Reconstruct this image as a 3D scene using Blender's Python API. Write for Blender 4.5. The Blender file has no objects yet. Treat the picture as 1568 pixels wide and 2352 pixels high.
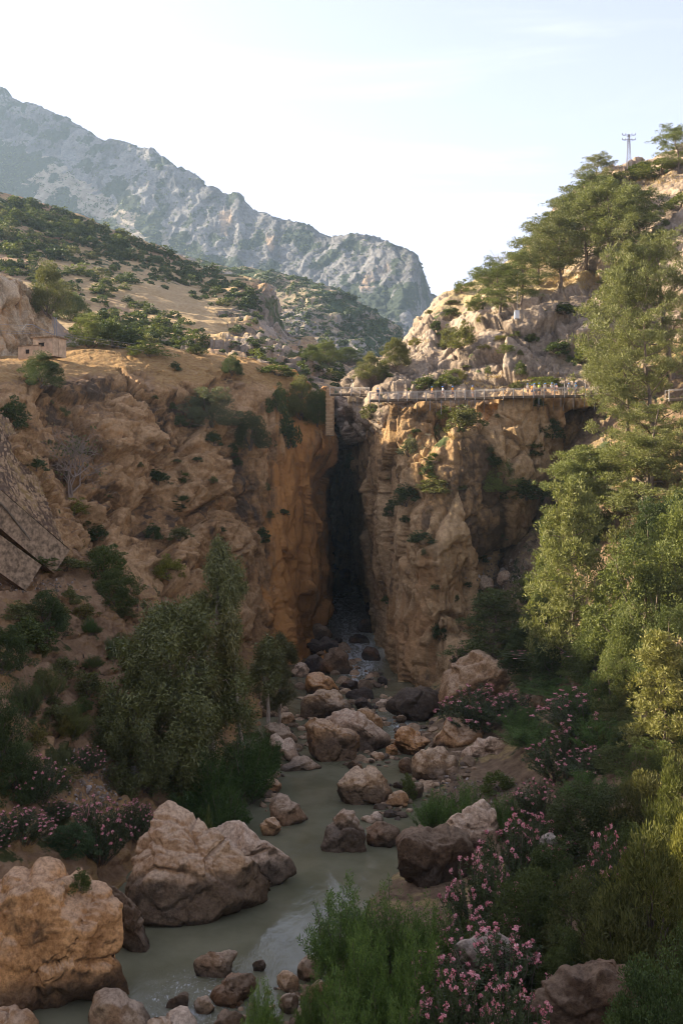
import bpy, math, random
import numpy as np
from mathutils import Vector, Matrix
from mathutils.bvhtree import BVHTree

scene = bpy.context.scene
COL = scene.collection

# ------------------------------------------------------------------ camera
F, HZ, CZ = 2287.0, 1100.0, 29.0           # focal length and horizon in reference units, eye height above the river
cam_data = bpy.data.cameras.new('camera')
cam = bpy.data.objects.new('camera', cam_data)
COL.objects.link(cam)
cam.location = (0, 0, CZ)
cam.rotation_euler = (math.radians(90), 0, 0)
cam_data.sensor_fit = 'VERTICAL'
cam_data.sensor_height = 36.0
cam_data.lens = 35.0
cam_data.shift_y = -76.0 / 2352.0
cam_data.clip_start = 0.5
cam_data.clip_end = 12000
scene.camera = cam

# ------------------------------------------------------------------ sky, sun, exposure
SUN_EL = math.radians(24.0)
SUN_AHEAD = math.radians(18.0)             # the sun stands to the left, a little ahead of the camera
world = bpy.data.worlds.new('World')
scene.world = world
world.use_nodes = True
wn = world.node_tree
wn.nodes.clear()
w_out = wn.nodes.new('ShaderNodeOutputWorld')
w_bg = wn.nodes.new('ShaderNodeBackground')
w_sky = wn.nodes.new('ShaderNodeTexSky')
w_sky.sky_type = 'NISHITA'
w_sky.sun_disc = False
w_sky.sun_elevation = SUN_EL
w_sky.sun_rotation = -(math.pi / 2 - SUN_AHEAD)
w_sky.altitude = 300
w_sky.air_density = 1.0
w_sky.dust_density = 1.6
w_sky.ozone_density = 4.0
w_bg.inputs['Strength'].default_value = 0.097
def sky_clouds():
    L = wn.links.new
    tc = wn.nodes.new('ShaderNodeTexCoord')
    def nd(t, **k):
        x = wn.nodes.new('ShaderNode' + t)
        for a, b in k.items():
            setattr(x, a, b)
        return x
    sp = nd('SeparateXYZ'); L(tc.outputs['Generated'], sp.inputs[0])
    hz = nd('Math', operation='MAXIMUM'); L(sp.outputs[2], hz.inputs[0]); hz.inputs[1].default_value = 0.06
    dv = nd('VectorMath', operation='DIVIDE'); L(tc.outputs['Generated'], dv.inputs[0])
    cb = nd('CombineXYZ')
    for i in range(3):
        L(hz.outputs[0], cb.inputs[i])
    L(cb.outputs[0], dv.inputs[1])
    mp = nd('Mapping'); L(dv.outputs[0], mp.inputs[0])
    mp.inputs['Scale'].default_value = (0.55, 1.5, 0.0); mp.inputs['Rotation'].default_value = (0, 0, 0.25); mp.inputs['Location'].default_value = (0.4, 0.2, 0)
    n1 = nd('TexNoise'); L(mp.outputs[0], n1.inputs['Vector'])
    n1.inputs['Scale'].default_value = 1.1; n1.inputs['Detail'].default_value = 8; n1.inputs['Roughness'].default_value = 0.55; n1.inputs['Distortion'].default_value = 0.7
    r = nd('MapRange', interpolation_type='SMOOTHSTEP'); L(n1.outputs['Fac'], r.inputs[0])
    r.inputs[1].default_value = 0.51; r.inputs[2].default_value = 0.80; r.inputs[4].default_value = 0.85
    # sky model evened out: gamma compresses bright parts, gain lifts the zenith's fill light
    gm = nd('Gamma'); L(w_sky.outputs[0], gm.inputs[0]); gm.inputs[1].default_value = 0.72
    gs = nd('VectorMath', operation='SCALE'); L(gm.outputs[0], gs.inputs[0]); gs.inputs['Scale'].default_value = 1.60
    bw = nd('RGBToBW'); L(gs.outputs[0], bw.inputs[0])
    hz_ = nd('MixRGB'); hz_.inputs[0].default_value = 0.42; L(gs.outputs[0], hz_.inputs[1]); L(bw.outputs[0], hz_.inputs[2])
    tn = nd('MixRGB', blend_type='MULTIPLY'); tn.inputs[0].default_value = 1.0; L(hz_.outputs[0], tn.inputs[1]); tn.inputs[2].default_value = (1.07, 0.93, 0.985, 1)
    br = nd('Math', operation='MULTIPLY'); L(bw.outputs[0], br.inputs[0]); br.inputs[1].default_value = 1.45
    mx = nd('MixRGB'); L(r.outputs[0], mx.inputs[0]); L(tn.outputs[0], mx.inputs[1]); L(br.outputs[0], mx.inputs[2])
    L(mx.outputs[0], w_bg.inputs['Color'])
sky_clouds()
wn.links.new(w_bg.outputs[0], w_out.inputs[0])

sun_dir = Vector((-math.cos(SUN_AHEAD) * math.cos(SUN_EL), math.sin(SUN_AHEAD) * math.cos(SUN_EL), math.sin(SUN_EL)))
sun_data = bpy.data.lights.new('sun', 'SUN')
sun_data.energy = 4.7
sun_data.angle = math.radians(0.55)
sun_data.color = (1.0, 0.86, 0.66)
sun = bpy.data.objects.new('sun', sun_data)
COL.objects.link(sun)
sun.rotation_euler = (-sun_dir).to_track_quat('-Z', 'Y').to_euler()
sun.location = sun_dir * 300

vs = scene.view_settings
scene.display_settings.display_device = 'sRGB'
vs.view_transform = 'Standard'
vs.look = 'None'
vs.gamma = 1.0
vs.use_curve_mapping = False
vs.exposure = 1.92
cy = scene.cycles
cy.max_bounces = 6
cy.diffuse_bounces = 4
cy.glossy_bounces = 2
cy.transmission_bounces = 3
cy.volume_bounces = 1
cy.transparent_max_bounces = 8
cy.caustics_reflective = False
cy.caustics_refractive = False
cy.use_denoising = True
cy.use_adaptive_sampling = True
cy.adaptive_threshold = 0.006
cy.filter_width = 1.0

# ------------------------------------------------------------------ numeric helpers
def at(px, py, d):
    """world point seen at (px, py) of the reference grid, d metres ahead"""
    return ((px - 784.0) / F * d, d, CZ + (HZ - py) / F * d)

def to_px(P):
    d = np.maximum(P[:, 1], 1e-3)
    return P[:, 0] / d * F + 784.0, HZ - (P[:, 2] - CZ) / d * F

_tab = np.random.RandomState(11).uniform(-1, 1, (64, 64, 64, 3)).astype(np.float32)

def _chunks(f, P, n_out, size=40000):
    P = np.asarray(P, np.float32)
    outs = [np.empty(len(P), np.float32) for _ in range(n_out)]
    for a in range(0, len(P), size):
        r = f(P[a:a + size])
        if n_out == 1:
            r = (r,)
        for o, v in zip(outs, r):
            o[a:a + size] = v
    return outs if n_out > 1 else outs[0]

def _pn(P, seed):
    off = np.array([(seed * 13) % 61, (seed * 29) % 59, (seed * 47) % 53], np.int32)
    I = np.floor(P).astype(np.int32)
    f = P - I
    I = I + off
    u = f * f * f * (f * (f * 6 - 15) + 10)
    r = 0
    for dx in (0, 1):
        wx = u[:, 0] if dx else 1 - u[:, 0]
        for dy in (0, 1):
            wy = u[:, 1] if dy else 1 - u[:, 1]
            for dz in (0, 1):
                wz = u[:, 2] if dz else 1 - u[:, 2]
                g = _tab[(I[:, 0] + dx) & 63, (I[:, 1] + dy) & 63, (I[:, 2] + dz) & 63]
                r = r + wx * wy * wz * (g[:, 0] * (f[:, 0] - dx) + g[:, 1] * (f[:, 1] - dy) + g[:, 2] * (f[:, 2] - dz))
    return r

def noise(P, scale, seed=0):
    return _chunks(lambda Q: _pn(Q / scale, seed), P, 1)

def fbm(P, scale, octaves=4, seed=0, gain=0.5, ridged=False):
    def f(Q):
        r, a, s = 0, 1.0, scale
        for k in range(octaves):
            n = _pn(Q / s, seed + k * 7)
            if ridged:
                n = 0.5 - 2 * np.abs(n)
            r = r + a * n
            a *= gain
            s *= 0.5
        return r
    return _chunks(f, P, 1)

def facets(P, scale, seed=0, stretch=(1, 1, 1), warp=0.25):
    """jointed-rock field: tilted flat blocks and the cracks between them -> (value, crack 0..1, id)"""
    P = np.asarray(P, np.float32)
    Q = P / (scale * np.asarray(stretch, np.float32))
    if warp:
        Q = Q + warp * np.stack([noise(P, scale * 1.3, seed + 3), noise(P, scale * 1.3, seed + 5), noise(P, scale * 1.3, seed + 9)], 1)
    wc = min(0.5, max(0.06, 0.34 / scale))
    off = np.array([(seed * 17) % 61, (seed * 31) % 59, (seed * 43) % 53], np.int32)

    def f(Q):
        I = np.floor(Q).astype(np.int32)
        fr = Q - I
        n = len(Q)
        f1 = np.full(n, 9.0, np.float32); f2 = np.full(n, 9.0, np.float32)
        bd = np.zeros((n, 3), np.float32); bi = np.zeros((n, 3), np.int32)
        for dx in (-1, 0, 1):
            for dy in (-1, 0, 1):
                for dz in (-1, 0, 1):
                    J = I + off + np.array([dx, dy, dz], np.int32)
                    h = _tab[J[:, 0] & 63, J[:, 1] & 63, J[:, 2] & 63]
                    D = fr - (h * 0.42 + 0.5) - np.array([dx, dy, dz], np.float32)
                    d = np.einsum('ij,ij->i', D, D)
                    near = d < f1
                    f2 = np.where(near, f1, np.minimum(f2, d))
                    f1 = np.where(near, d, f1)
                    bd[near] = D[near]
                    bi[near] = J[near]
        g = _tab[(bi[:, 0] + 21) & 63, (bi[:, 1] + 7) & 63, (bi[:, 2] + 35) & 63]
        h = _tab[(bi[:, 0] + 5) & 63, (bi[:, 1] + 40) & 63, (bi[:, 2] + 13) & 63, 0]
        val = 0.28 * h + np.einsum('ij,ij->i', bd, g) * 1.0
        cr = np.clip((np.sqrt(f2) - np.sqrt(f1)) / wc, 0, 1)
        return val, cr, h
    return _chunks(f, Q, 3, 20000)

def sstep(x, a, b):
    t = np.clip((x - a) / (b - a), 0, 1)
    return t * t * (3 - 2 * t)

def blob(px, py, cx, cy, rx, ry, ang=0.0):
    c, s = math.cos(math.radians(ang)), math.sin(math.radians(ang))
    x, y = px - cx, py - cy
    u, v = (x * c + y * s) / rx, (-x * s + y * c) / ry
    return np.exp(-(u * u + v * v))

# ------------------------------------------------------------------ mesh helpers
def new_mesh(name, V, faces, smooth=True, mats=(), fmat=None, attrs=None):
    """V (n,3); faces: one (m,k) int array or a list of such arrays"""
    if not isinstance(faces, (list, tuple)):
        faces = [faces]
    faces = [np.asarray(f, np.int32) for f in faces if len(f)]
    me = bpy.data.meshes.new(name)
    V = np.ascontiguousarray(V, np.float32)
    me.vertices.add(len(V))
    me.vertices.foreach_set('co', V.ravel())
    loops = np.concatenate([f.ravel() for f in faces])
    sizes = np.concatenate([np.full(len(f), f.shape[1], np.int32) for f in faces])
    starts = np.concatenate([[0], np.cumsum(sizes)[:-1]]).astype(np.int32)
    me.loops.add(len(loops))
    me.loops.foreach_set('vertex_index', loops)
    me.polygons.add(len(sizes))
    me.polygons.foreach_set('loop_start', starts)
    me.polygons.foreach_set('use_smooth', np.full(len(sizes), smooth, bool))
    for m in mats:
        me.materials.append(m)
    if fmat is not None:
        me.polygons.foreach_set('material_index', np.asarray(fmat, np.int32))
    for k, a in (attrs or {}).items():
        a = np.asarray(a, np.float32)
        if a.ndim == 2:
            at_ = me.attributes.new(k, 'FLOAT_COLOR', 'POINT')
            at_.data.foreach_set('color', np.ascontiguousarray(a).ravel())
        else:
            at_ = me.attributes.new(k, 'FLOAT', 'POINT')
            at_.data.foreach_set('value', np.ascontiguousarray(a))
    me.update(calc_edges=True)
    return me

def link(name, me, parent=None, loc=None, rot=None, scale=None):
    o = bpy.data.objects.new(name, me)
    COL.objects.link(o)
    if parent is not None:
        o.parent = parent
    if loc is not None:
        o.location = loc
    if rot is not None:
        o.rotation_euler = rot
    if scale is not None:
        o.scale = scale if hasattr(scale, '__len__') else (scale,) * 3
    return o

def tag(o, label=None, cat=None, group=None, kind=None):
    for k, v in (('label', label), ('category', cat), ('group', group), ('kind', kind)):
        if v:
            o[k] = v
    return o

def grid_faces(nr, nc):
    i = np.arange(nr * nc).reshape(nr, nc)
    return np.stack([i[:-1, :-1], i[:-1, 1:], i[1:, 1:], i[1:, :-1]], -1).reshape(-1, 4)

def catmull(C, ts):
    """C (n, ...) control, ts parameter values in 0..n-1 -> values (monotone-ish, reduced tension)"""
    n = len(C)
    i = np.clip(np.floor(ts).astype(int), 0, n - 2)
    t = (ts - i).reshape(-1, *([1] * (C.ndim - 1)))
    p0, p1, p2, p3 = C[np.maximum(i - 1, 0)], C[i], C[i + 1], C[np.minimum(i + 2, n - 1)]
    m1, m2 = (p2 - p0) * 0.4, (p3 - p1) * 0.4
    t2, t3 = t * t, t * t * t
    return (2 * t3 - 3 * t2 + 1) * p1 + (t3 - 2 * t2 + t) * m1 + (-2 * t3 + 3 * t2) * p2 + (t3 - t2) * m2

def dense_params(C, axis, step):
    """parameter values along an axis, about `step` reference units apart on the seen side"""
    C = np.moveaxis(C, axis, 0)
    sh = C.shape
    px, py = to_px(C.reshape(-1, 3))
    px, py = px.reshape(sh[:2]), py.reshape(sh[:2])
    seg = np.hypot(np.diff(px, axis=0), np.diff(py, axis=0)).mean(1)
    wl = np.sqrt((np.diff(C, axis=0) ** 2).sum(-1)).mean(1) / C[..., 1].mean() * F * 0.45
    seg = np.maximum(seg, np.minimum(wl, seg * 4 + 40))
    ts = []
    for k, s in enumerate(seg):
        m = max(2, int(round(s / step)))
        ts.append(k + np.arange(m) / m)
    ts.append([len(seg)])
    return np.concatenate(ts)

TERRAIN = []
TONE = [None]
def patch(name, ctrl, step, disp, mat, masks=None, label=None, cat=None, kind='structure', world_pts=False, post=None):
    """ctrl[row][col] of (px,py,d) or world xyz; disp(P, N, px, py) -> metres along N; masks(P,px,py) -> (n,4)"""
    C = np.array([[p if world_pts else at(*p) for p in row] for row in ctrl], np.float64)
    u, v = dense_params(C, 0, step), dense_params(C, 1, step)
    G = catmull(C, u)
    G = np.moveaxis(catmull(np.moveaxis(G, 1, 0), v), 0, 1)
    nr, nc = G.shape[:2]
    N = np.cross(np.gradient(G, axis=1), np.gradient(G, axis=0))
    N /= np.linalg.norm(N, axis=-1, keepdims=True) + 1e-9
    P, N = G.reshape(-1, 3), N.reshape(-1, 3)
    view = np.array([0, 0, CZ]) - P
    if np.median((N * view).sum(1)) < 0:
        N = -N
    px, py = to_px(P)
    D = np.asarray(disp(P, N, px, py)).reshape(nr, nc)
    E = np.pad(D, 1, mode='edge')
    D = D * 0.80 + 0.20 * (E[:-2, 1:-1] + E[2:, 1:-1] + E[1:-1, :-2] + E[1:-1, 2:]) / 4
    P = P + N * D.reshape(-1, 1)
    if post:
        P = post(P, px, py)
    tone = TONE[0] if TONE[0] is not None and len(TONE[0]) == len(P) else np.zeros(len(P))
    TONE[0] = None
    px, py = to_px(P)
    M = masks(P, px, py) if masks else np.tile([1, 0, 0, 1], (len(P), 1))
    fc = grid_faces(nr, nc)
    me = new_mesh(name, P, fc, True, [mat], attrs={'mask': M, 'tone': tone})
    o = link(name, me)
    tag(o, label, cat, None, kind)
    TERRAIN.append(o)
    return o

_bvh = []
def build_bvh():
    dg = bpy.context.evaluated_depsgraph_get()
    _bvh.clear()
    for o in TERRAIN:
        _bvh.append((o.name, BVHTree.FromObject(o, dg)))

def hit(px, py, names=None):
    """where the sight line through (px,py) meets the ground -> (point, normal) or None"""
    d = Vector(((px - 784.0) / F, 1.0, (HZ - py) / F)).normalized()
    best = None
    for n, b in _bvh:
        if names and n not in names:
            continue
        r = b.ray_cast(Vector((0, 0, CZ)), d)
        if r[0] is not None and (best is None or r[3] < best[2]):
            best = (r[0], r[1], r[3], n)
    return best

def drop(x, y, names=None, top=900.0):
    best = None
    for n, b in _bvh:
        if names and n not in names:
            continue
        r = b.ray_cast(Vector((x, y, top)), Vector((0, 0, -1)))
        if r[0] is not None and (best is None or r[0].z > best[0].z):
            best = (r[0], r[1], r[3], n)
    return best

# ------------------------------------------------------------------ node helper
class Nodes:
    def __init__(self, name):
        self.mat = bpy.data.materials.new(name)
        self.mat.use_nodes = True
        self.t = self.mat.node_tree
        self.t.nodes.clear()
        self.out = self.t.nodes.new('ShaderNodeOutputMaterial')
        self._geo = None
    def n(self, typ, **kw):
        x = self.t.nodes.new('ShaderNode' + typ)
        for k, v in kw.items():
            setattr(x, k, v)
        return x
    def put(self, sock, v):
        if hasattr(v, 'is_linked') or hasattr(v, 'links'):
            self.t.links.new(v, sock)
        else:
            if hasattr(sock.default_value, '__len__') and not hasattr(v, '__len__'):
                v = (v,) * len(sock.default_value)
            if hasattr(v, '__len__') and len(sock.default_value) == 4 and len(v) == 3:
                v = (*v, 1)
            sock.default_value = v
    def geo(self, what):
        if self._geo is None:
            self._geo = self.n('NewGeometry')
        return self._geo.outputs[what]
    def obj(self):
        return self.n('TexCoord').outputs['Object']
    def attr(self, name='mask'):
        return self.n('Attribute', attribute_name=name)
    def sep(self, c):
        s = self.n('SeparateColor'); self.put(s.inputs[0], c); return s.outputs
    def sepxyz(self, c):
        s = self.n('SeparateXYZ'); self.put(s.inputs[0], c); return s.outputs
    def map(self, vec, scale=(1, 1, 1), rot=(0, 0, 0), loc=(0, 0, 0)):
        m = self.n('Mapping'); self.put(m.inputs[0], vec)
        m.inputs['Scale'].default_value = scale; m.inputs['Rotation'].default_value = rot; m.inputs['Location'].default_value = loc
        return m.outputs[0]
    def noise(self, vec, scale, detail=4, rough=0.55, dist=0.0, color=False):
        x = self.n('TexNoise'); self.put(x.inputs['Vector'], vec)
        x.inputs['Scale'].default_value = scale; x.inputs['Detail'].default_value = detail
        x.inputs['Roughness'].default_value = rough; x.inputs['Distortion'].default_value = dist
        return x.outputs['Color' if color else 'Fac']
    def voro(self, vec, scale, feature='F1', out='Distance'):
        x = self.n('TexVoronoi', feature=feature); self.put(x.inputs['Vector'], vec); x.inputs['Scale'].default_value = scale
        return x.outputs[out]
    def ramp(self, fac, stops, interp='LINEAR'):
        r = self.n('ValToRGB'); self.put(r.inputs[0], fac)
        e = r.color_ramp; e.interpolation = interp
        while len(e.elements) < len(stops):
            e.elements.new(0.5)
        for el, (p, c) in zip(e.elements, stops):
            el.position = p
            el.color = (c, c, c, 1) if not hasattr(c, '__len__') else (*c, 1)
        return r.outputs[0]
    def mr(self, v, a, b, c=0.0, d=1.0, smooth=True):
        m = self.n('MapRange', interpolation_type='SMOOTHSTEP' if smooth else 'LINEAR')
        self.put(m.inputs[0], v)
        for k, x in zip((1, 2, 3, 4), (a, b, c, d)):
            m.inputs[k].default_value = x
        return m.outputs[0]
    def math(self, op, a, b=0.0, clamp=False):
        m = self.n('Math', operation=op, use_clamp=clamp); self.put(m.inputs[0], a); self.put(m.inputs[1], b); return m.outputs[0]
    def mix(self, fac, a, b, mode='MIX'):
        m = self.n('MixRGB', blend_type=mode); self.put(m.inputs[0], fac); self.put(m.inputs[1], a); self.put(m.inputs[2], b); return m.outputs[0]
    def bump(self, h, strength, dist, prev=None):
        b = self.n('Bump'); self.put(b.inputs['Height'], h)
        b.inputs['Strength'].default_value = strength; b.inputs['Distance'].default_value = dist
        if prev is not None:
            self.put(b.inputs['Normal'], prev)
        return b.outputs[0]
    def principled(self, color, rough=0.9, spec=0.2, normal=None, **kw):
        p = self.n('BsdfPrincipled')
        self.put(p.inputs['Base Color'], color); self.put(p.inputs['Roughness'], rough)
        p.inputs['Specular IOR Level'].default_value = spec
        if normal is not None:
            self.put(p.inputs['Normal'], normal)
        for k, v in kw.items():
            self.put(p.inputs[k.replace('_', ' ')], v)
        return p.outputs[0]
    def done(self, shader):
        self.t.links.new(shader, self.out.inputs['Surface'])
        return self.mat

def flat_mat(name, color, rough=0.7, spec=0.3, var=0.15, scale=3.0, metal=0.0):
    N = Nodes(name)
    v = N.noise(N.obj(), scale, 4, 0.6)
    c = N.mix(N.mr(v, 0.3, 0.7, 0, 1), tuple(x * (1 - var) for x in color), tuple(min(1, x * (1 + var)) for x in color))
    return N.done(N.principled(c, rough, spec, Metallic=metal))
# ------------------------------------------------------------------ ground materials
def terrain_mat(name, rock, stain, soil, grass, green, sc=1.0, soil_bias=0.0, bump=1.0, streak=0.5, tonek=0.11):
    """mask: R bare rock, G ochre stain, B green ground cover, A dry grass against bare soil"""
    N = Nodes(name)
    pos = N.geo('Position')
    a = N.attr()
    R, G, B = N.sep(a.outputs['Color'])[:3]
    A = a.outputs['Alpha']
    big = N.noise(pos, 0.045 * sc, 4, 0.6)
    mid = N.noise(pos, 0.35 * sc, 5, 0.62, 0.3)
    fine = N.noise(pos, 2.2 * sc, 5, 0.65)
    nz = N.sepxyz(N.geo('Normal'))[2]
    # rock colours
    tone = N.math('ADD', N.math('MULTIPLY', mid, 0.6), N.math('MULTIPLY', big, 0.4))
    tone = N.math('ADD', tone, N.math('MULTIPLY', N.attr('tone').outputs['Fac'], tonek))
    rc = N.ramp(tone, [(0.33, rock[0]), (0.47, rock[1]), (0.60, rock[2])])
    rc = N.mix(N.mr(fine, 0.30, 0.72, 0, 1), N.mix(0.5, rc, N.mix(1.0, rc, (0.30, 0.27, 0.25), 'MULTIPLY')), rc)
    st = N.noise(N.map(pos, (0.55 * sc, 0.55 * sc, 0.05 * sc)), 1.0, 5, 0.65, 0.4)
    st2 = N.noise(N.map(pos, (0.9 * sc, 0.9 * sc, 0.07 * sc), loc=(13, 5, 2)), 1.0, 4, 0.6, 0.3)
    g = N.mr(N.math('ADD', G, N.math('MULTIPLY', N.math('SUBTRACT', st, 0.5), 1.6)), 0.35, 0.85)
    rc = N.mix(N.math('MULTIPLY', g, 0.9), rc, stain)
    rc = N.mix(N.math('MULTIPLY', N.mr(st2, 0.54, 0.72), streak), rc, N.mix(1.0, rc, (0.34, 0.31, 0.29), 'MULTIPLY'))
    # soil, dry grass and green cover
    sl = N.ramp(N.noise(pos, 0.5 * sc, 6, 0.7), [(0.32, soil[0]), (0.68, soil[1])])
    gr = N.ramp(N.noise(N.map(pos, (1, 1, 2.5)), 1.3 * sc, 5, 0.7), [(0.3, grass[0]), (0.7, grass[1])])
    A2 = N.mr(N.math('ADD', A, N.math('MULTIPLY', N.math('SUBTRACT', mid, 0.5), 1.5)), 0.35, 0.65)
    sl = N.mix(A2, sl, gr)
    gn = N.ramp(N.noise(pos, 1.1 * sc, 5, 0.7), [(0.3, green[0]), (0.7, green[1])])
    B2 = N.mr(N.math('ADD', B, N.math('MULTIPLY', N.math('SUBTRACT', N.noise(pos, 0.22 * sc, 6, 0.68), 0.5), 2.2)), 0.42, 0.58)
    rm = N.math('ADD', R, N.math('MULTIPLY', N.math('SUBTRACT', mid, 0.5), 1.1))
    rm = N.math('SUBTRACT', rm, N.math('MULTIPLY', N.math('SUBTRACT', nz, 0.55), 0.9))
    rm = N.mr(rm, 0.38 + soil_bias, 0.62 + soil_bias)
    col = N.mix(rm, sl, rc)
    col = N.mix(B2, col, gn)
    # fine relief
    vv = N.voro(N.map(pos, (1, 1, 1)), 0.9 * sc, 'F1', 'Distance')
    h = N.math('ADD', N.math('MULTIPLY', N.noise(pos, 1.3 * sc, 8, 0.68), 1.0), N.math('MULTIPLY', vv, 0.35))
    b = N.bump(h, 0.9 * bump, 0.55 / sc)
    b = N.bump(fine, 0.6 * bump, 0.12 / sc, b)
    return N.done(N.principled(col, 0.93, 0.15, b))

ORANGE = (0.50, 0.235, 0.072)
M_leftcliff = terrain_mat('left_cliff_ground', [(0.115, 0.078, 0.05), (0.35, 0.20, 0.088), (0.52, 0.325, 0.16)], ORANGE,
                          [(0.19, 0.105, 0.05), (0.37, 0.235, 0.13)], [(0.24, 0.125, 0.045), (0.42, 0.27, 0.11)], [(0.04, 0.045, 0.014), (0.085, 0.085, 0.028)], 1.0)
M_rightcliff = terrain_mat('right_cliff_ground', [(0.15, 0.10, 0.058), (0.41, 0.255, 0.118), (0.55, 0.37, 0.19)], (0.44, 0.25, 0.11),
                           [(0.26, 0.17, 0.09), (0.42, 0.30, 0.18)], [(0.36, 0.26, 0.11), (0.50, 0.38, 0.19)], [(0.06, 0.075, 0.025), (0.10, 0.12, 0.045)], 1.0)
M_upper = terrain_mat('right_hill_ground', [(0.20, 0.155, 0.115), (0.37, 0.285, 0.20), (0.47, 0.37, 0.27)], (0.42, 0.26, 0.13),
                      [(0.30, 0.21, 0.12), (0.44, 0.33, 0.20)], [(0.40, 0.30, 0.14), (0.52, 0.41, 0.22)], [(0.06, 0.08, 0.025), (0.12, 0.14, 0.05)], 0.9)
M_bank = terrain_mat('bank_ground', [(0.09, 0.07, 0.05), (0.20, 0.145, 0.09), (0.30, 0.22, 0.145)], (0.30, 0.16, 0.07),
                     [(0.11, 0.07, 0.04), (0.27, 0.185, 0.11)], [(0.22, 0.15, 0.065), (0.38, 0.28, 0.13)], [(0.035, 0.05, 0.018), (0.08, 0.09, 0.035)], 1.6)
M_lefthill = terrain_mat('left_hill_ground', [(0.17, 0.135, 0.105), (0.29, 0.235, 0.18), (0.40, 0.33, 0.26)], (0.40, 0.23, 0.11),
                         [(0.26, 0.15, 0.08), (0.40, 0.27, 0.16)], [(0.34, 0.22, 0.10), (0.50, 0.37, 0.20)], [(0.05, 0.06, 0.025), (0.10, 0.11, 0.045)], 0.6)
M_midhill = terrain_mat('mid_hill_ground', [(0.17, 0.15, 0.125), (0.27, 0.24, 0.20), (0.37, 0.33, 0.28)], (0.36, 0.24, 0.14),
                        [(0.22, 0.16, 0.10), (0.32, 0.25, 0.17)], [(0.27, 0.22, 0.13), (0.36, 0.30, 0.19)], [(0.035, 0.055, 0.022), (0.07, 0.09, 0.04)], 0.35)
M_mountain = terrain_mat('mountain_ground', [(0.075, 0.076, 0.078), (0.145, 0.143, 0.142), (0.235, 0.228, 0.22)], (0.46, 0.32, 0.20),
                         [(0.20, 0.165, 0.12), (0.42, 0.36, 0.28)], [(0.16, 0.14, 0.08), (0.24, 0.20, 0.12)], [(0.022, 0.033, 0.020), (0.045, 0.057, 0.033)], 0.10, streak=0.35)

def rockdisp(P, scale, amp, seed, stretch=(1, 1, 1), levels=3, crack=0.25, fall=0.40):
    """jointed rock: tilted blocks at falling sizes, open joints in places, a rough skin"""
    d = 0
    s, a = scale, amp
    P = np.asarray(P, np.float32)
    Q = P + 0.05 * scale * np.stack([fbm(P, scale * 0.35, 2, seed + 1), fbm(P, scale * 0.35, 2, seed + 2), fbm(P, scale * 0.35, 2, seed + 4)], 1)
    open_ = sstep(noise(P, scale * 0.8, seed + 6), -0.10, 0.22)
    for k in range(levels):
        v, c, h = facets(Q, s, seed + k * 5, stretch, 0.06)
        d = d + a * v - crack * a * (1 - c) * (open_ if k else 0.3 + 0.7 * open_)
        tone = h if k == 0 else tone + h * (0.8 if k == 1 else 0.5)
        s *= 0.42
        a *= fall
    TONE[0] = tone
    st = np.asarray(stretch, np.float32)
    return d + amp * 0.10 * fbm(P / st, scale * 0.15, 4, seed + 8, 0.6)

def ledges(P, n, spacing, amp, seed):
    """bedding planes weathered into steps of uneven depth"""
    n = np.asarray(n, float); n = n / np.linalg.norm(n)
    t = P @ n / spacing + 0.30 * noise(P, spacing * 2.2, seed) + 0.5 * noise(P, spacing * 9, seed + 3)
    k = np.floor(t).astype(int)
    f = t - k
    r = _tab[(k * 7 + seed) & 63, 5, 9, 0] * 0.5 + 0.5
    step = np.where(f < 0.82, f / 0.82, (1 - f) / 0.18)
    m = sstep(noise(P, spacing * 3.0, seed + 5), -0.15, 0.2)
    return amp * (step - 0.5) * (0.25 + 0.75 * r) * m

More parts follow.
